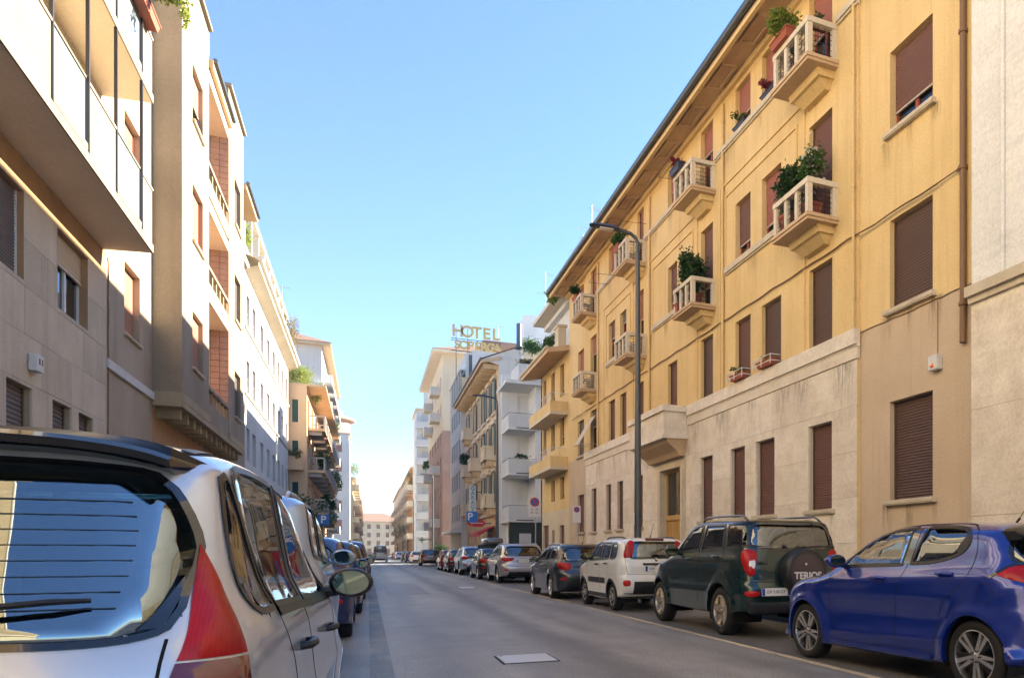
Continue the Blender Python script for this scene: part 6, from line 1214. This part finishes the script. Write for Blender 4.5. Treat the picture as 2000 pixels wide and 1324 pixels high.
# ------------------------------------------------------------------ white building with many small windows
l3 = empty('white_terrace_building', (XL, 51, 0)); tag(l3, 'long white building with rows of small windows and a roof pergola', 'building')
W3 = [(a, b, z, z + 1.52) for a, b in ((41.0, 42.1), (43.0, 44.3), (46.0, 47.3), (48.9, 50.2), (51.7, 53.0), (54.5, 55.8), (57.0, 58.2), (59.4, 60.6)) for z in (5.4, 8.5, 11.5)]
m = MB(); fl.wall(m, 40.5, 61.5, 4.6, 14.3, W3, .18); mk('wall', m, 'l3_wall', l3); m = MB(); fl.wall(m, 40.5, 61.5, 0, 4.6, [(a, a + 1.6, .2, 3.4) for a in (42, 45, 48, 51, 54, 57)], .2); mk('lower_wall', m, 'beige_stone', l3)
for a in (42, 45, 48, 51, 54, 57): window(l3, fl, a, a + 1.6, .2, 3.4, 'roller', 0, 'shutter_grey', None, 'frame_brown', .15)
for i, h in enumerate(W3): window(l3, fl, *h, 'roller' if i % 3 else 'glass', .5, 'shutter_grey', None, 'frame_white', .12, pitch=.1)
m = MB(); m.box(XL - .5, XL - 10, 40.5, 61.5, 0, 14.3); m.box(XL - .0, XL - .5, 61.3, 61.5, 0, 14.3); mk('core', m, 'l3_wall', l3)
for z in (4.75, 8.32, 11.32): m = MB(); fl.box(m, 40.5, 61.5, z, z + .1, 0, .07); mk('string_course', m, 'stone_sill', l3)
m = MB(); m.add([fl.pt(40.4, 13.9, 0), fl.pt(61.8, 13.9, 0), fl.pt(61.8, 14.15, .55), fl.pt(40.4, 14.15, .55), fl.pt(40.4, 14.4, .55), fl.pt(61.8, 14.4, .55), fl.pt(61.8, 14.6, 0), fl.pt(40.4, 14.6, 0)], ((0, 1, 2, 3), (3, 2, 5, 4), (4, 5, 6, 7))); mk('cornice', m, 'cream_wall', l3); m = MB(); m.tube([fl.pt(40.4, 14.45, .6), fl.pt(61.8, 14.45, .6)], .12, 8); mk('gutter', m, 'pale_wall', l3, smooth=40)
for k in range(9): m = MB(); a = 40.8 + k * 2.5; fl.box(m, a, a + .22, 14.5, 17.3, -.3, -.05); mk('pergola_post', m, 'cream_panel', l3)
m = MB(); fl.box(m, 40.4, 61.4, 17.3, 17.55, -.35, .0); mk('pergola_beam', m, 'cream_panel', l3); m = MB(); fl.box(m, 40.5, 61.4, 14.6, 15.5, -.2, -.14); mk('terrace_parapet', m, 'l3_wall', l3); m = MB(); m.box(XL - 2.5, XL - 8, 40.5, 61, 14.4, 17.2); mk('penthouse', m, 'l3_wall', l3)
# ------------------------------------------------------------------ peach house with balconies and plants
XP = -3.9; fp = Fr('L', XP); fps = Fr('F', 62.0)
l4 = empty('peach_house', (XP, 70, 0)); tag(l4, 'peach house with planted balconies next to the long white building', 'building')
S4 = [(-4.85, -4.4, z, z + 1.6) for z in (4.6, 7.5, 10.4)]
m = MB(); fps.wall(m, -12, XP, 0, 13, S4, .15); fp.wall(m, 62, 90, 0, 13, [(63 + k * 4.2, 64.4 + k * 4.2, z, z + 2.1) for k in range(6) for z in (4.2, 7.2, 10.2)], .2); mk('wall', m, 'peach_wall', l4)
for h in S4: window(l4, fps, *h, 'roller', 0, 'shutter_green', None, 'frame_white', .1, far=True)
for k in range(6):
    for z in (4.2, 7.2, 10.2): window(l4, fp, 63 + k * 4.2, 64.4 + k * 4.2, z, z + 2.1, 'roller', .4, 'shutter_brown', None, 'frame_white', .15, pitch=.12, far=True)
m = MB(); m.box(XP - .4, XP - 9, 62.3, 90, 0, 12.9); mk('core', m, 'peach_wall', l4)
for k in range(6):
    for z in (4.0, 7.0, 10.0):
        a = 62.9 + k * 4.3; m = MB(); fp.box(m, a, a + 3.4, z, z + .18, 0, 1.1); b = mk('balcony', m, 'soffit', l4); m = MB()
        for q in range(9): fp.box(m, a + .05 + q * .4, a + .15 + q * .4, z + .18, z + 1.0, 1.0, 1.08)
        fp.box(m, a, a + 3.4, z + 1.0, z + 1.1, .98, 1.1); fp.box(m, a, a + .08, z + .18, z + 1.0, .5, .6); fp.box(m, a, a + .08, z + 1.0, z + 1.1, 0, .98); mk('railing', m, 'grey_wall', b)
        for q in (a + .2, a + 2.9): m = MB(); fp.box(m, q, q + .2, z - .3, z, 0, .9); mk('bracket', m, 'grey_wall', b)
for z in (4.3, 7.2): m = MB(); fps.box(m, -5.0, XP - .2, z - .2, z - .05, 0, .7); b = mk('balcony', m, 'peach_wall', l4); m = MB(); fps.box(m, -5.0, XP - .2, z - .05, z + .75, .62, .7); mk('parapet', m, 'peach_wall', b)
m = MB(); fp.box(m, 62, 90, 13, 13.15, -3, 1.2); mk('eaves', m, 'soffit', l4)
# ------------------------------------------------------------------ taller blocks behind
XG = -4.5; g5 = empty('tall_beige_block', (XG, 105, 0)); tag(g5, 'tall beige block with dark roof edge rising behind the peach house', 'building'); f5l = Fr('L', XG); f5f = Fr('F', 94)
m = MB(); f5f.wall(m, -16, XG, 0, 23.5); f5l.wall(m, 94, 125, 0, 23.5, [(96 + k * 4, 97.4 + k * 4, z, z + 1.8) for k in range(7) for z in (4.5, 7.7, 10.9, 14.1, 17.3, 20.2)], .2); mk('wall', m, 'pale_wall', g5); m = MB(); m.box(XG - .4, -16, 94.4, 125, 0, 23.4); mk('core', m, 'pale_wall', g5)
for k in range(7):
    for z in (4.5, 7.7, 10.9, 14.1, 17.3, 20.2): window(g5, f5l, 96 + k * 4, 97.4 + k * 4, z, z + 1.8, 'roller', .3, 'shutter_brown', None, 'frame_white', .15, pitch=.14, far=True)
for z in (3.9, 7.1, 10.3, 13.5, 16.7, 19.6):
    for a in (95, 103, 111, 119): m = MB(); f5l.box(m, a, a + 5, z, z + .2, 0, .95); b = mk('balcony', m, 'grey_wall', g5); m = MB(); f5l.box(m, a, a + 5, z + .2, z + 1.1, .85, .95); f5l.box(m, a, a + .1, z + .2, z + 1.1, 0, .85); mk('parapet', m, 'pale_wall', b)
m = MB(); m.box(-16.5, XG + .9, 93.2, 125.5, 23.5, 23.75); mk('eaves', m, 'soffit', g5); m = MB(); m.add([(-16.5, 93.1, 23.78), (XG + .95, 93.1, 23.78), (XG + .95, 126, 23.78), (-16.5, 126, 23.78), (-9, 99, 26.2), (-9, 118, 26.2)], ((0, 1, 4), (1, 2, 5, 4), (2, 3, 5), (3, 0, 4, 5))); mk('roof', m, 'roof_tile', g5)
for z in (13.2, 18.4): m = MB(); f5f.box(m, -10, XG + .2, z, z + 1.1, 0, .5); mk('terrace', m, 'white_wall', g5)
r6 = block('white_red_window_block', 'white block with red shutters and a red rounded roof far on the left', 'F', 147, -14, -2.9, 21.5, 'white_wall', 5, 2.4, 1.6, 1.7, 5.2, 3.3, 'shutter_red', o=0, eave=.3)
m = MB(); m.lathe([(4.6, 0), (4.6, 2.6), (5.4, 2.7), (5.4, 3.0), (3.6, 3.6), (3.4, 4.4), (0, 4.9)], 24, lambda x, y, h: (-7.4 + x, 152.4 + y, 21.7 + h)); mk('round_attic', m, 'brick_red', r6, smooth=40)
f6l = Fr('L', -2.9); block('cream_far_house', 'cream house with balconies beyond the white block with red shutters', 'L', -2.6, 164, 205, 15.5, 'cream_wall', 4, 4, 1.3, 1.8, bal=2); block('pink_far_house', 'last pinkish house of the left row', 'L', -2.4, 207, 300, 16, 'peach_wall', 4, 5, 1.3, 1.8, bal=3)
# ------------------------------------------------------------------ street lamps
def street_lamp(x, y, label, h=10.0, out=1.25):
    r = empty('street_lamp', (x, y, 0)); tag(r, label, 'street lamp', 'street lamps on the right pavement'); m = MB()
    m.tube([(x, y, .1), (x, y, 2.2), (x, y, h * .7), (x, y, h - .35)], [.105, .1, .075, .06], 14); mk('pole', m, 'steel_pole', r, smooth=40)
    m = MB(); m.tube([(x, y, h - .4), (x, y, h - .15), (x - .06, y, h + .0), (x - .2, y, h + .1), (x - .45, y, h + .14), (x - .62, y, h + .15)], .05, 10); mk('arm', m, 'steel_pole', r, smooth=40)
    m = MB(); pr = [(-.55, .10, .05), (-.75, .16, .07), (-1.05, .17, .06), (-out - .05, .13, .04), (-out - .12, .05, .02)]; V = []
    for dx, wd, t in pr: V += [(x + dx, y - wd, h + .14), (x + dx, y - wd * .6, h + .15 + t), (x + dx, y + wd * .6, h + .15 + t), (x + dx, y + wd, h + .14), (x + dx, y, h + .11)]
    m.add(V, [(5 * i + j, 5 * i + (j + 1) % 5, 5 * i + 5 + (j + 1) % 5, 5 * i + 5 + j) for i in range(4) for j in range(5)] + [(0, 1, 2, 3, 4), (24, 23, 22, 21, 20)]); mk('lamp_head', m, 'steel_pole', r, smooth=40, fix=True)
    m = MB(); m.box(x - 1.1, x - .72, y - .1, y + .1, h + .095, h + .112); mk('lens', m, 'lamp_white', r)
    return r
street_lamp(6.83, 20.6, 'tall grey curved-arm street lamp nearest the camera, in front of the yellow building', 9.95); street_lamp(6.83, 46.4, 'second curved-arm street lamp, in front of the white balcony house', 10.1); street_lamp(6.83, 95, 'third street lamp, in front of the tall brick block', 10.1); street_lamp(6.83, 136, 'farthest street lamp, in front of the pale banded block', 10.1)
m = MB(); m.box(6.715, 6.72, 20.55, 20.68, 2.0, 2.32); st = mk('pole_sticker', m, 'plate_white', bpy.data.objects['street_lamp'])
# ------------------------------------------------------------------ signs
simple('sign_white', (.68, .68, .66), .4); simple('sign_blue', (.01, .12, .42), .4); simple('sign_red', (.5, .02, .03), .4); simple('sign_cyan', (.03, .3, .45), .4); simple('galv', (.38, .39, .4), .4, .7)
def disc(mb, x, y, z, r0, r1, n=32):
    mb.add([(x + r * math.cos(2 * math.pi * k / n), y, z + r * math.sin(2 * math.pi * k / n)) for r in (r0, r1) for k in range(n)], [(k, (k + 1) % n, n + (k + 1) % n, n + k) for k in range(n)] if r0 > 0 else [tuple(range(n, 2 * n))])
def txt(root, name, s_, size, x, y, z, mat, M0=None, bold=0): mk(name, text_mesh(s_, size, .002, bold), mat, root, Matrix.Translation((x, y, z)) @ Matrix.Rotation(R(90), 4, 'X'))
def no_parking(x, y, zc, w, h, label, lines):
    r = empty('no_parking_sign', (x, y, 0)); tag(r, label, 'road sign', 'no parking signs on the right pavement'); m = MB(); m.tube([(x + .05, y + .06, .1), (x + .05, y + .06, zc + h / 2)], .03, 10); mk('pole', m, 'galv', r)
    m = MB(); rbox(m, x - w / 2, x + w / 2, y - .008, y + .012, zc - h / 2, zc + h / 2, .007); b = mk('sign_board', m, 'sign_white', r); R_ = w * .36; z = zc + h / 2 - w * .47
    m = MB(); disc(m, x, y - .011, z, R_ * .0, R_ * .78); mk('blue_disc', m, 'sign_blue', b); m = MB(); disc(m, x, y - .0135, z, R_ * .76, R_); mk('red_ring', m, 'sign_red', b)
    m = MB(); q = R_ * .8; t = R_ * .11; m.add([(x - q * .7 - t, y - .0135, z + q * .7 - t), (x - q * .7 + t, y - .0135, z + q * .7 + t), (x + q * .7 + t, y - .0135, z - q * .7 + t), (x + q * .7 - t, y - .0135, z - q * .7 - t)], ((0, 1, 2, 3),)); mk('red_bar', m, 'sign_red', b)
    for i, s_ in enumerate(lines): txt(b, 'sign_text', s_, w * .22, x, y - .011, z - R_ - w * .2 - i * w * .26, 'ink')
no_parking(6.9, 35.6, 3.32, .58, .95, 'large white no-parking sign with text on a post before the white balcony house', ['0 - 24', 'dir. sin.']); no_parking(6.92, 27.9, 2.62, .3, .62, 'small no-parking sign against the far end of the yellow building', ['<  >'])
def p_sign(x, y, zc, s_, label, post=True):
    r = empty('parking_sign', (x, y, 0)); tag(r, label, 'road sign'); m = MB(); m.tube([(x, y + .06, .1), (x, y + .06, zc + s_ / 2)], .03, 10); mk('pole', m, 'galv', r)
    m = MB(); rbox(m, x - s_ / 2, x + s_ / 2, y - .01, y + .012, zc - s_ / 2, zc + s_ / 2, .008); b = mk('sign_board', m, 'sign_blue', r); txt(b, 'sign_letter', 'P', s_ * .95, x - (0 if s_ < .7 else .12), y - .014, zc, 'sign_white', bold=.012); return b
p_sign(-2.2, 47.6, 3.03, .58, 'blue parking sign with white P on the left pavement'); b = p_sign(6.9, 59, 3.85, .78, 'blue P sign under the vertical garage sign on the right')
g = empty('garage_sign', (7.95, 67.6, 5)); tag(g, 'tall narrow white sign with blue letters GARAGE on the cream palazzo', 'sign'); m = MB(); rbox(m, 7.68, 8.22, 67.5, 67.62, 4.45, 6.8, .02); mk('sign_board', m, 'sign_white', g); m = MB(); m.box(8.22, 8.8, 67.54, 67.58, 6.3, 6.36); m.box(8.22, 8.8, 67.54, 67.58, 4.9, 4.96); mk('sign_bracket', m, 'iron', g)
for i, ch in enumerate('GARAGE'): txt(g, 'letter', ch, .44, 7.95, 67.492, 6.58 - i * .385, 'sign_cyan', bold=.012)
g = empty('red_shop_sign', (7.9, 63.5, 3.6)); tag(g, 'red lozenge shop sign above the red awning of the cream palazzo', 'sign'); m = MB(); m.prism([(-.75, 0), (-.4, .28), (.4, .28), (.75, 0), (.4, -.28), (-.4, -.28)], lambda a, q, h: (7.7 + a, 62.9 + h, 3.55 + q), 0, .1); mk('sign_board', m, 'sign_red', g); m = MB(); m.box(7.2, 8.2, 62.885, 62.899, 3.52, 3.58); mk('sign_band', m, 'sign_white', g); m = MB(); m.tube([(8.3, 62.95, 3.55), (8.8, 62.95, 3.55)], .03, 6); mk('sign_bracket', m, 'iron', g)
g = empty('pharmacy_cross', (7.0, 118, 3)); tag(g, 'small green pharmacy cross far along the right pavement', 'sign'); simple('green_light', (.0, .3, .18), .4); m = MB(); m.box(6.92, 7.08, 118, 118.15, 2.7, 3.5); m.box(6.6, 7.4, 118.02, 118.13, 3.0, 3.2); mk('cross', m, 'green_light', g); m = MB(); m.box(7.2, 8.2, 118.05, 118.1, 3.1, 3.2); mk('sign_bracket', m, 'iron', g)
# ------------------------------------------------------------------ aerials on the roofs
def aerial(x, y, z, h, label, n=3, s_=1.):
    r = empty('tv_aerial', (x, y, z)); tag(r, label, 'aerial', 'roof aerials'); m = MB(); m.tube([(x, y, z - .3), (x, y, z + h)], .025, 6); mk('mast', m, 'galv', r)
    for k in range(n):
        zz = z + h - .15 - k * h * .22; l = (.55 + .25 * k) * s_; a = .5 + k * 1.9; m = MB(); dx, dy = math.cos(a), math.sin(a) * .6; m.tube([(x - dx * l * .3, y - dy * l * .3, zz), (x + dx * l, y + dy * l, zz + .04)], .012, 5)
        for q in range(7): t = -.25 + q * .2; px, py = x + dx * l * t, y + dy * l * t; m.tube([(px - dy * .25, py + dx * .25, zz), (px + dy * .25, py - dx * .25, zz)], .007, 4)
        mk('aerial_boom', m, 'galv', r)
aerial(11.2, 54, 14.5, 6.2, 'tall multi-boom aerial above the white balcony house'); aerial(10.2, 38, 14.0, 4.6, 'aerial nearest the end of the long yellow building eaves', 3); aerial(9.6, 37.4, 14, 2.8, 'short aerial under the end of the yellow eaves', 2); aerial(-5.6, 64, 13, 7.5, 'thin aerial mast above the peach house', 3); aerial(12.5, 84, 23, 2.2, 'small aerial behind the hotel sign', 2)
# ------------------------------------------------------------------ plants
plant('feathery green plant in red planter on top balcony nearest the camera', (8.0, 14.45, 12.0), (.2, .48, .3), 1700, .08, 'leaf_lime', (.75, .2, .18), 'terracotta', 1, 6, along=R(90), trail=.25)
plant('cactus pots behind the rail of the top balcony nearest the camera', (8.45, 13.75, 12.02), (.12, .25, .1), 120, .07, 'leaf_dark', (.5, .16, .12), 'terracotta', 2, 4)
plant('dense green shrub on the middle balcony nearest the camera', (8.28, 14.55, 8.1), (.36, .42, .62), 2200, .1, 'leaf_dark', (.4, .4, .35), 'terracotta', 3, 8)
plant('white flowering oleander on the middle balcony nearest the camera', (8.35, 13.85, 8.1), (.3, .3, .72), 700, .1, 'leaf_green', (.35, .35, .32), 'terracotta', 4, 9, flowers=('leaf_white', 60))
plant('big round dark green shrub on the second middle balcony', (8.35, 20.35, 8.1), (.42, .5, .8), 3200, .1, 'leaf_dark', (.45, .45, .4), 'terracotta', 5, 10)
plant('small trailing plant at the corner of the second middle balcony', (8.15, 20.8, 8.1), (.16, .16, .3), 420, .06, 'leaf_green', (.25, .25, .25), 'terracotta', 6, 4)
plant('red flowers in a blue planter on the second top balcony', (8.0, 20.6, 12.0), (.14, .32, .14), 420, .07, 'leaf_red', (.7, .2, .18), 'pot_blue', 7, 5, along=R(90), flowers=('leaf_red', 80))
plant('round green bush on the third top balcony', (8.1, 26.6, 11.9), (.24, .38, .34), 1300, .08, 'leaf_green', (.6, .25, .2), 'terracotta', 8, 5, along=R(90))
plant('reddish plant in terracotta pots on the farthest top balcony', (8.1, 32.7, 11.95), (.2, .4, .3), 700, .08, 'leaf_dark', (.7, .22, .2), 'terracotta', 9, 5, along=R(90))
plant('small green window plant on the top ledge', (8.68, 17.9, 12.13), (.1, .34, .18), 420, .07, 'leaf_green', (.7, .1, .09), 'pot_blue', 10, 5, along=R(90)); plant('dry reddish window plant on the top ledge beside the balcony', (8.68, 16.35, 12.13), (.1, .34, .18), 300, .07, 'leaf_red', (.7, .1, .09), 'pot_blue', 11, 5, along=R(90))
plant('sparse green plant in a terracotta box on the travertine ledge', (8.6, 17.8, 5.62), (.1, .36, .12), 160, .06, 'leaf_green', (.8, .15, .15), 'terracotta', 12, 5, along=R(90)); plant('empty-looking terracotta box behind a white rail on the travertine ledge', (8.6, 16.3, 5.62), (.08, .3, .06), 40, .05, 'leaf_dry', (.8, .15, .15), 'terracotta', 13, 3, along=R(90))
for a in (16.3, 17.8):
    m = MB(); x = 8.56
    for z in (5.68, 5.82): m.tube([(8.72, a - .46, z), (x - .1, a - .46, z), (x - .1, a + .46, z), (8.72, a + .46, z)], .011, 5)
    for q in (-.46, 0, .46): m.tube([(x - .1, a + q, 5.61), (x - .1, a + q, 5.83)], .011, 5)
    mk('planter_rail', m, 'frame_white', yb)
plant('trailing yellow green plant in red boxes on the left balcony above', (-4.05, 18.7, 11.96), (.2, 1.0, .22), 1800, .08, 'leaf_lime', (1.9, .24, .22), 'terracotta', 14, 6, along=R(90), trail=.3)
for i, (x, y, z, rad, n, mt, lab) in enumerate([(-5.3, 42.5, 15.3, (.5, .8, .9), 900, 'leaf_lime', 'yellow green creeper on the near end of the roof pergola'), (-5.25, 48.6, 15.0, (.4, .7, .6), 600, 'leaf_green', 'green shrub in the middle of the roof pergola'), (-5.0, 60.6, 14.8, (.8, 1.6, 1.7), 2200, 'leaf_dry', 'big brownish green creeper on the far end of the roof pergola'),
        (-4.6, 63.6, 13.1, (1.2, 1.4, 1.0), 2600, 'leaf_lime', 'bright green roof garden on the peach house'), (-3.5, 66, 12.4, (.6, 1.6, 1.0), 1400, 'leaf_lime', 'trailing green plants at the roof edge of the peach house'), (-4.6, 61.4, 7.6, (.5, .35, .5), 700, 'leaf_dry', 'dry plants on the upper side balcony of the peach house'), (-4.6, 61.4, 4.6, (.5, .35, .55), 800, 'leaf_lime', 'yellow green plants on the lower side balcony of the peach house'),
        (-3.1, 66, 7.3, (.6, 1.4, 1.1), 1300, 'leaf_green', 'green plants hanging from the middle street balcony of the peach house'), (-3.0, 72, 4.6, (.6, 1.5, .9), 1000, 'leaf_dark', 'dark plants on a lower street balcony of the peach house'), (-3.4, 93.2, 13.5, (.8, .5, 1.0), 900, 'leaf_green', 'green shrub on the upper terrace of the tall beige block'), (-3.2, 98, 8.0, (.7, 1.5, 1.6), 1000, 'leaf_dark', 'dark shrub on the balcony of the tall beige block'),
        (10.3, 55.6, 14.2, (1.0, .4, .45), 1600, 'leaf_dry', 'dry hanging plants along the terrace edge of the white balcony house'), (10.6, 55.9, 15.2, (1.0, .5, .8), 1500, 'leaf_green', 'green trellis plants on the terrace of the white balcony house'), (9.2, 42.0, 14.3, (.5, .9, .7), 1200, 'leaf_lime', 'bright green creeper on the penthouse of the narrow yellow house'), (8.7, 41.0, 11.5, (.4, 1.3, .7), 900, 'leaf_green', 'green plants behind the eaves of the narrow yellow house'), (8.3, 38.4, 13.5, (.3, .9, .5), 700, 'leaf_lime', 'lime plants under the end of the long yellow eaves'),
        (8.1, 75, 9.3, (.5, .9, .7), 900, 'leaf_dark', 'dark palm-like plants on a balcony of the cream palazzo'), (9.8, 55.5, 7.9, (.7, .2, .15), 260, 'leaf_dark', 'row of small plants on the middle balcony of the white house'), (7.4, 116, 12.5, (.5, 1.2, 1.0), 500, 'leaf_green', 'plant on a balcony of the tall brick block'), (7.6, 165, 13, (.8, 2.5, 3.0), 500, 'leaf_green', 'green creeper on the orange block'), (-2.6, 167, 15.5, (1.2, 2.5, 2.5), 900, 'leaf_lime', 'roof trees on the far cream house on the left')]):
    plant(lab, (x, y, z), rad, n, .12 if y < 70 else .2, mt, None, seed=20 + i, stems=4)
# street trees
def tree(x, y, h, r_, n, label, mat='leaf_dark', seed=0):
    rnd = random.Random(seed); root = empty('street_tree', (x, y, 0)); tag(root, label, 'tree'); m = MB(); m.tube([(x, y, 0), (x + .05, y, h * .3), (x - .04, y, h * .55)], [.16, .12, .08], 8)
    for k in range(6): a = k * 1.05; m.tube([(x, y, h * (.35 + .03 * k)), (x + math.cos(a) * r_ * .5, y + math.sin(a) * r_ * .5, h * .62), (x + math.cos(a) * r_ * .8, y + math.sin(a) * r_ * .8, h * .8)], [.06, .04, .015], 6)
    mk('trunk', m, 'stem', root); m = MB()
    for k in range(26):
        v = Vector((rnd.gauss(0, .5), rnd.gauss(0, .5), rnd.gauss(0, .4))); leaves(m, (x + v.x * r_, y + v.y * r_, h * .72 + v.z * h * .3), (r_ * .4, r_ * .4, h * .13), n // 26, .16, rnd, hollow=.2)
    mk('crown', m, mat, root)
tree(-3.5, 56.0, 4.6, 1.2, 2400, 'small leafy street tree before the peach house', 'leaf_dark', 2); tree(7.4, 92, 2.4, 1.0, 900, 'low green bush by the hotel block', 'leaf_dark', 4)
for i, (x, y, h, l) in enumerate([(7.6, 176, 9, 'leafy tree on the right pavement beside the orange block'), (7.6, 200, 10, 'tree on the right pavement before the far cream block'), (7.4, 232, 11, 'farthest street tree on the right'), (-2.9, 226, 11, 'farthest street tree on the left'), (-3.0, 190, 8, 'street tree before the far cream house on the left')]): tree(x, y, h, 2.4, 1600, l, ('leaf_green', 'leaf_dark', 'leaf_lime')[i % 3], 30 + i)
# ------------------------------------------------------------------ parked cars
GR, GL = 'cars parked along the right kerb', 'cars parked along the left kerb'
make_car(PUNTO, (-1.06, 1.98, 0), R(-1.6), 'silver hatchback with tall red tail lamps, nearest the camera on the left', group=GL)
make_car(YARIS, (5.575, 4.565, 0), R(3), 'bright blue hatchback with black and silver wheels at the right edge', group=GR)
make_car(TERIOS, (5.53, 9.55, 0), 0, 'dark green off-roader with a covered spare wheel on its tailgate', group=GR)
make_car(PANDA, (5.45, 15.12, 0), 0, 'small white hatchback with black side mouldings and red lamps', group=GR)
WAG = generic(4.26, 1.47, .87, .86, 3.33, .315, 'paint_anthracite', 'wagon', plate=(0, .8, 'FT 903 KB'), glass_rear='glass_dark', antenna=(0, .8))
fab, _ = make_car(WAG, (5.25, 19.75, 0), 0, 'dark blue-grey estate car with roof rails behind the small white car', group=GR)
SUV = generic(4.45, 1.60, .92, .88, 3.56, .345, 'paint_light_silver', 'suv', belt=1.04, plate=(0, .9, 'FN 236 MC'), lamp=[(.74, 1.02), (.5, 1.03), (.30, 1.0), (.34, .92), (.56, .88), (.72, .93)])
q3, _ = make_car(SUV, (5.65, 31.35, 0), 0, 'silver SUV with wide red lamps before the large no-parking sign', group=GR)
HAT = generic(4.0, 1.46, .87, .72, 3.27, .31, 'paint_brown', 'hatch', plate=(0, .72, 'EK 771 HA'))
hat, _ = make_car(HAT, (5.45, 36.5, 0), 0, 'dark brown hatchback just ahead of the silver SUV', group=GR)
MPV = generic(4.3, 1.70, .88, .8, 3.5, .32, 'paint_ice', 'mpv', belt=1.08, mirror_mat='paint_ice', glass_side=['glass_car'] * 3)
mpv, _ = make_car(MPV, (-1.2, 6.6, 0), 0, 'pale silver people carrier with roof rails ahead of the nearest silver hatchback', group=GL)
def dup(src, loc, label, grp, old, new, rz=0):
    c = copy_tree(src, Matrix.Translation(loc) @ Matrix.Rotation(rz, 4, 'Z'), None, {old: new}); c.name = 'parked_car'; tag(c, label, 'car', grp); return c
P = 'paint_'
dup(q3, (5.55, 44.7, 0), 'light silver SUV second behind the dark brown hatchback', GR, P + 'light_silver', P + 'ice'); dup(hat, (5.35, 50.2, 0), 'black hatchback between the light SUV and the red car', GR, P + 'brown', P + 'black'); dup(hat, (5.35, 55.6, 0), 'dark red hatchback behind the bronze SUV', GR, P + 'brown', P + 'red')
dup(q3, (5.45, 78.4, 0), 'bronze SUV standing alone past the red hatchback', GR, P + 'light_silver', P + 'bronze'); dup(hat, (5.35, 97, 0), 'white hatchback ahead of the bronze SUV', GR, P + 'brown', P + 'white'); dup(hat, (5.35, 110, 0), 'deep blue hatchback ahead of the white one', GR, P + 'brown', P + 'deep_blue'); dup(fab, (5.35, 122, 0), 'black estate car far along the right kerb', GR, P + 'anthracite', P + 'black')
dup(hat, (5.2, 146, 0), 'pale car beyond the crossing on the right', GR, P + 'brown', P + 'ice'); dup(hat, (5.2, 156, 0), 'red car beyond the crossing on the right', GR, P + 'brown', P + 'red'); dup(fab, (5.2, 165, 0), 'grey estate car farthest on the right', GR, P + 'anthracite', P + 'grey')
dup(hat, (-1.05, 11.7, 0), 'deep blue hatchback third in the left row', GL, P + 'brown', P + 'deep_blue'); dup(fab, (-.95, 16.4, 0), 'dark grey brown estate car fourth in the left row', GL, P + 'anthracite', P + 'brown'); dup(hat, (-.9, 21.6, 0), 'black hatchback fifth in the left row', GL, P + 'brown', P + 'black'); dup(q3, (-.85, 26.4, 0), 'dark blue SUV sixth in the left row', GL, P + 'light_silver', P + 'deep_blue'); dup(hat, (-.8, 31.7, 0), 'grey hatchback seventh in the left row', GL, P + 'brown', P + 'grey')
for i in range(4): dup(hat if i % 2 else fab, (-.8, 37 + i * 5.2, 0), ('black estate eighth in the left row', 'silver hatchback ninth in the left row', 'dark blue estate tenth in the left row', 'white hatchback eleventh in the left row')[i], GL, P + ('brown' if i % 2 else 'anthracite'), P + ('black', 'light_silver', 'deep_blue', 'white')[i])
# roof box on the brown hatchback
rb = empty('roof_box', (5.45, 38.7, 1.5)); tag(rb, 'pale grey roof box on the dark brown hatchback', 'roof box'); m = MB(); rbox(m, 5.05, 5.85, 37.7, 39.6, 1.60, 1.93, .13); mk('shell', m, 'paint_grey', rb, smooth=True); m = MB(); m.box(4.85, 6.05, 38.1, 38.16, 1.45, 1.6); m.box(4.85, 6.05, 39.1, 39.16, 1.45, 1.6); mk('crossbar', m, 'black_plastic', rb)
# van driving away
VAN = generic(5.2, 2.3, .98, 1.0, 4.3, .34, 'paint_white', 'van', belt=1.25, cabin=False, plate=(0, .6, ''))
make_car(VAN, (1.6, 118, 0), 0, 'white delivery van driving away in the middle of the road', 'delivery_van', cat='van')
# ------------------------------------------------------------------ thin summer haze along the street
hm = bpy.data.materials.new('haze_air'); hm.use_nodes = True; MATS['haze_air'] = hm; hn = hm.node_tree; hn.nodes.remove(hn.nodes['Principled BSDF'])
hv = hn.nodes.new('ShaderNodeVolumePrincipled'); hv.inputs['Color'].default_value = (.95, .95, .93, 1); hv.inputs['Density'].default_value = .0008; hv.inputs['Anisotropy'].default_value = .1
hn.links.new(hv.outputs[0], hn.nodes['Material Output'].inputs['Volume'])
m = MB(); m.box(-60, 80, -60, 420, -1, 34); tag(mk('haze', m, 'haze_air'), 'thin pale summer haze along the whole street', None, None, 'stuff')
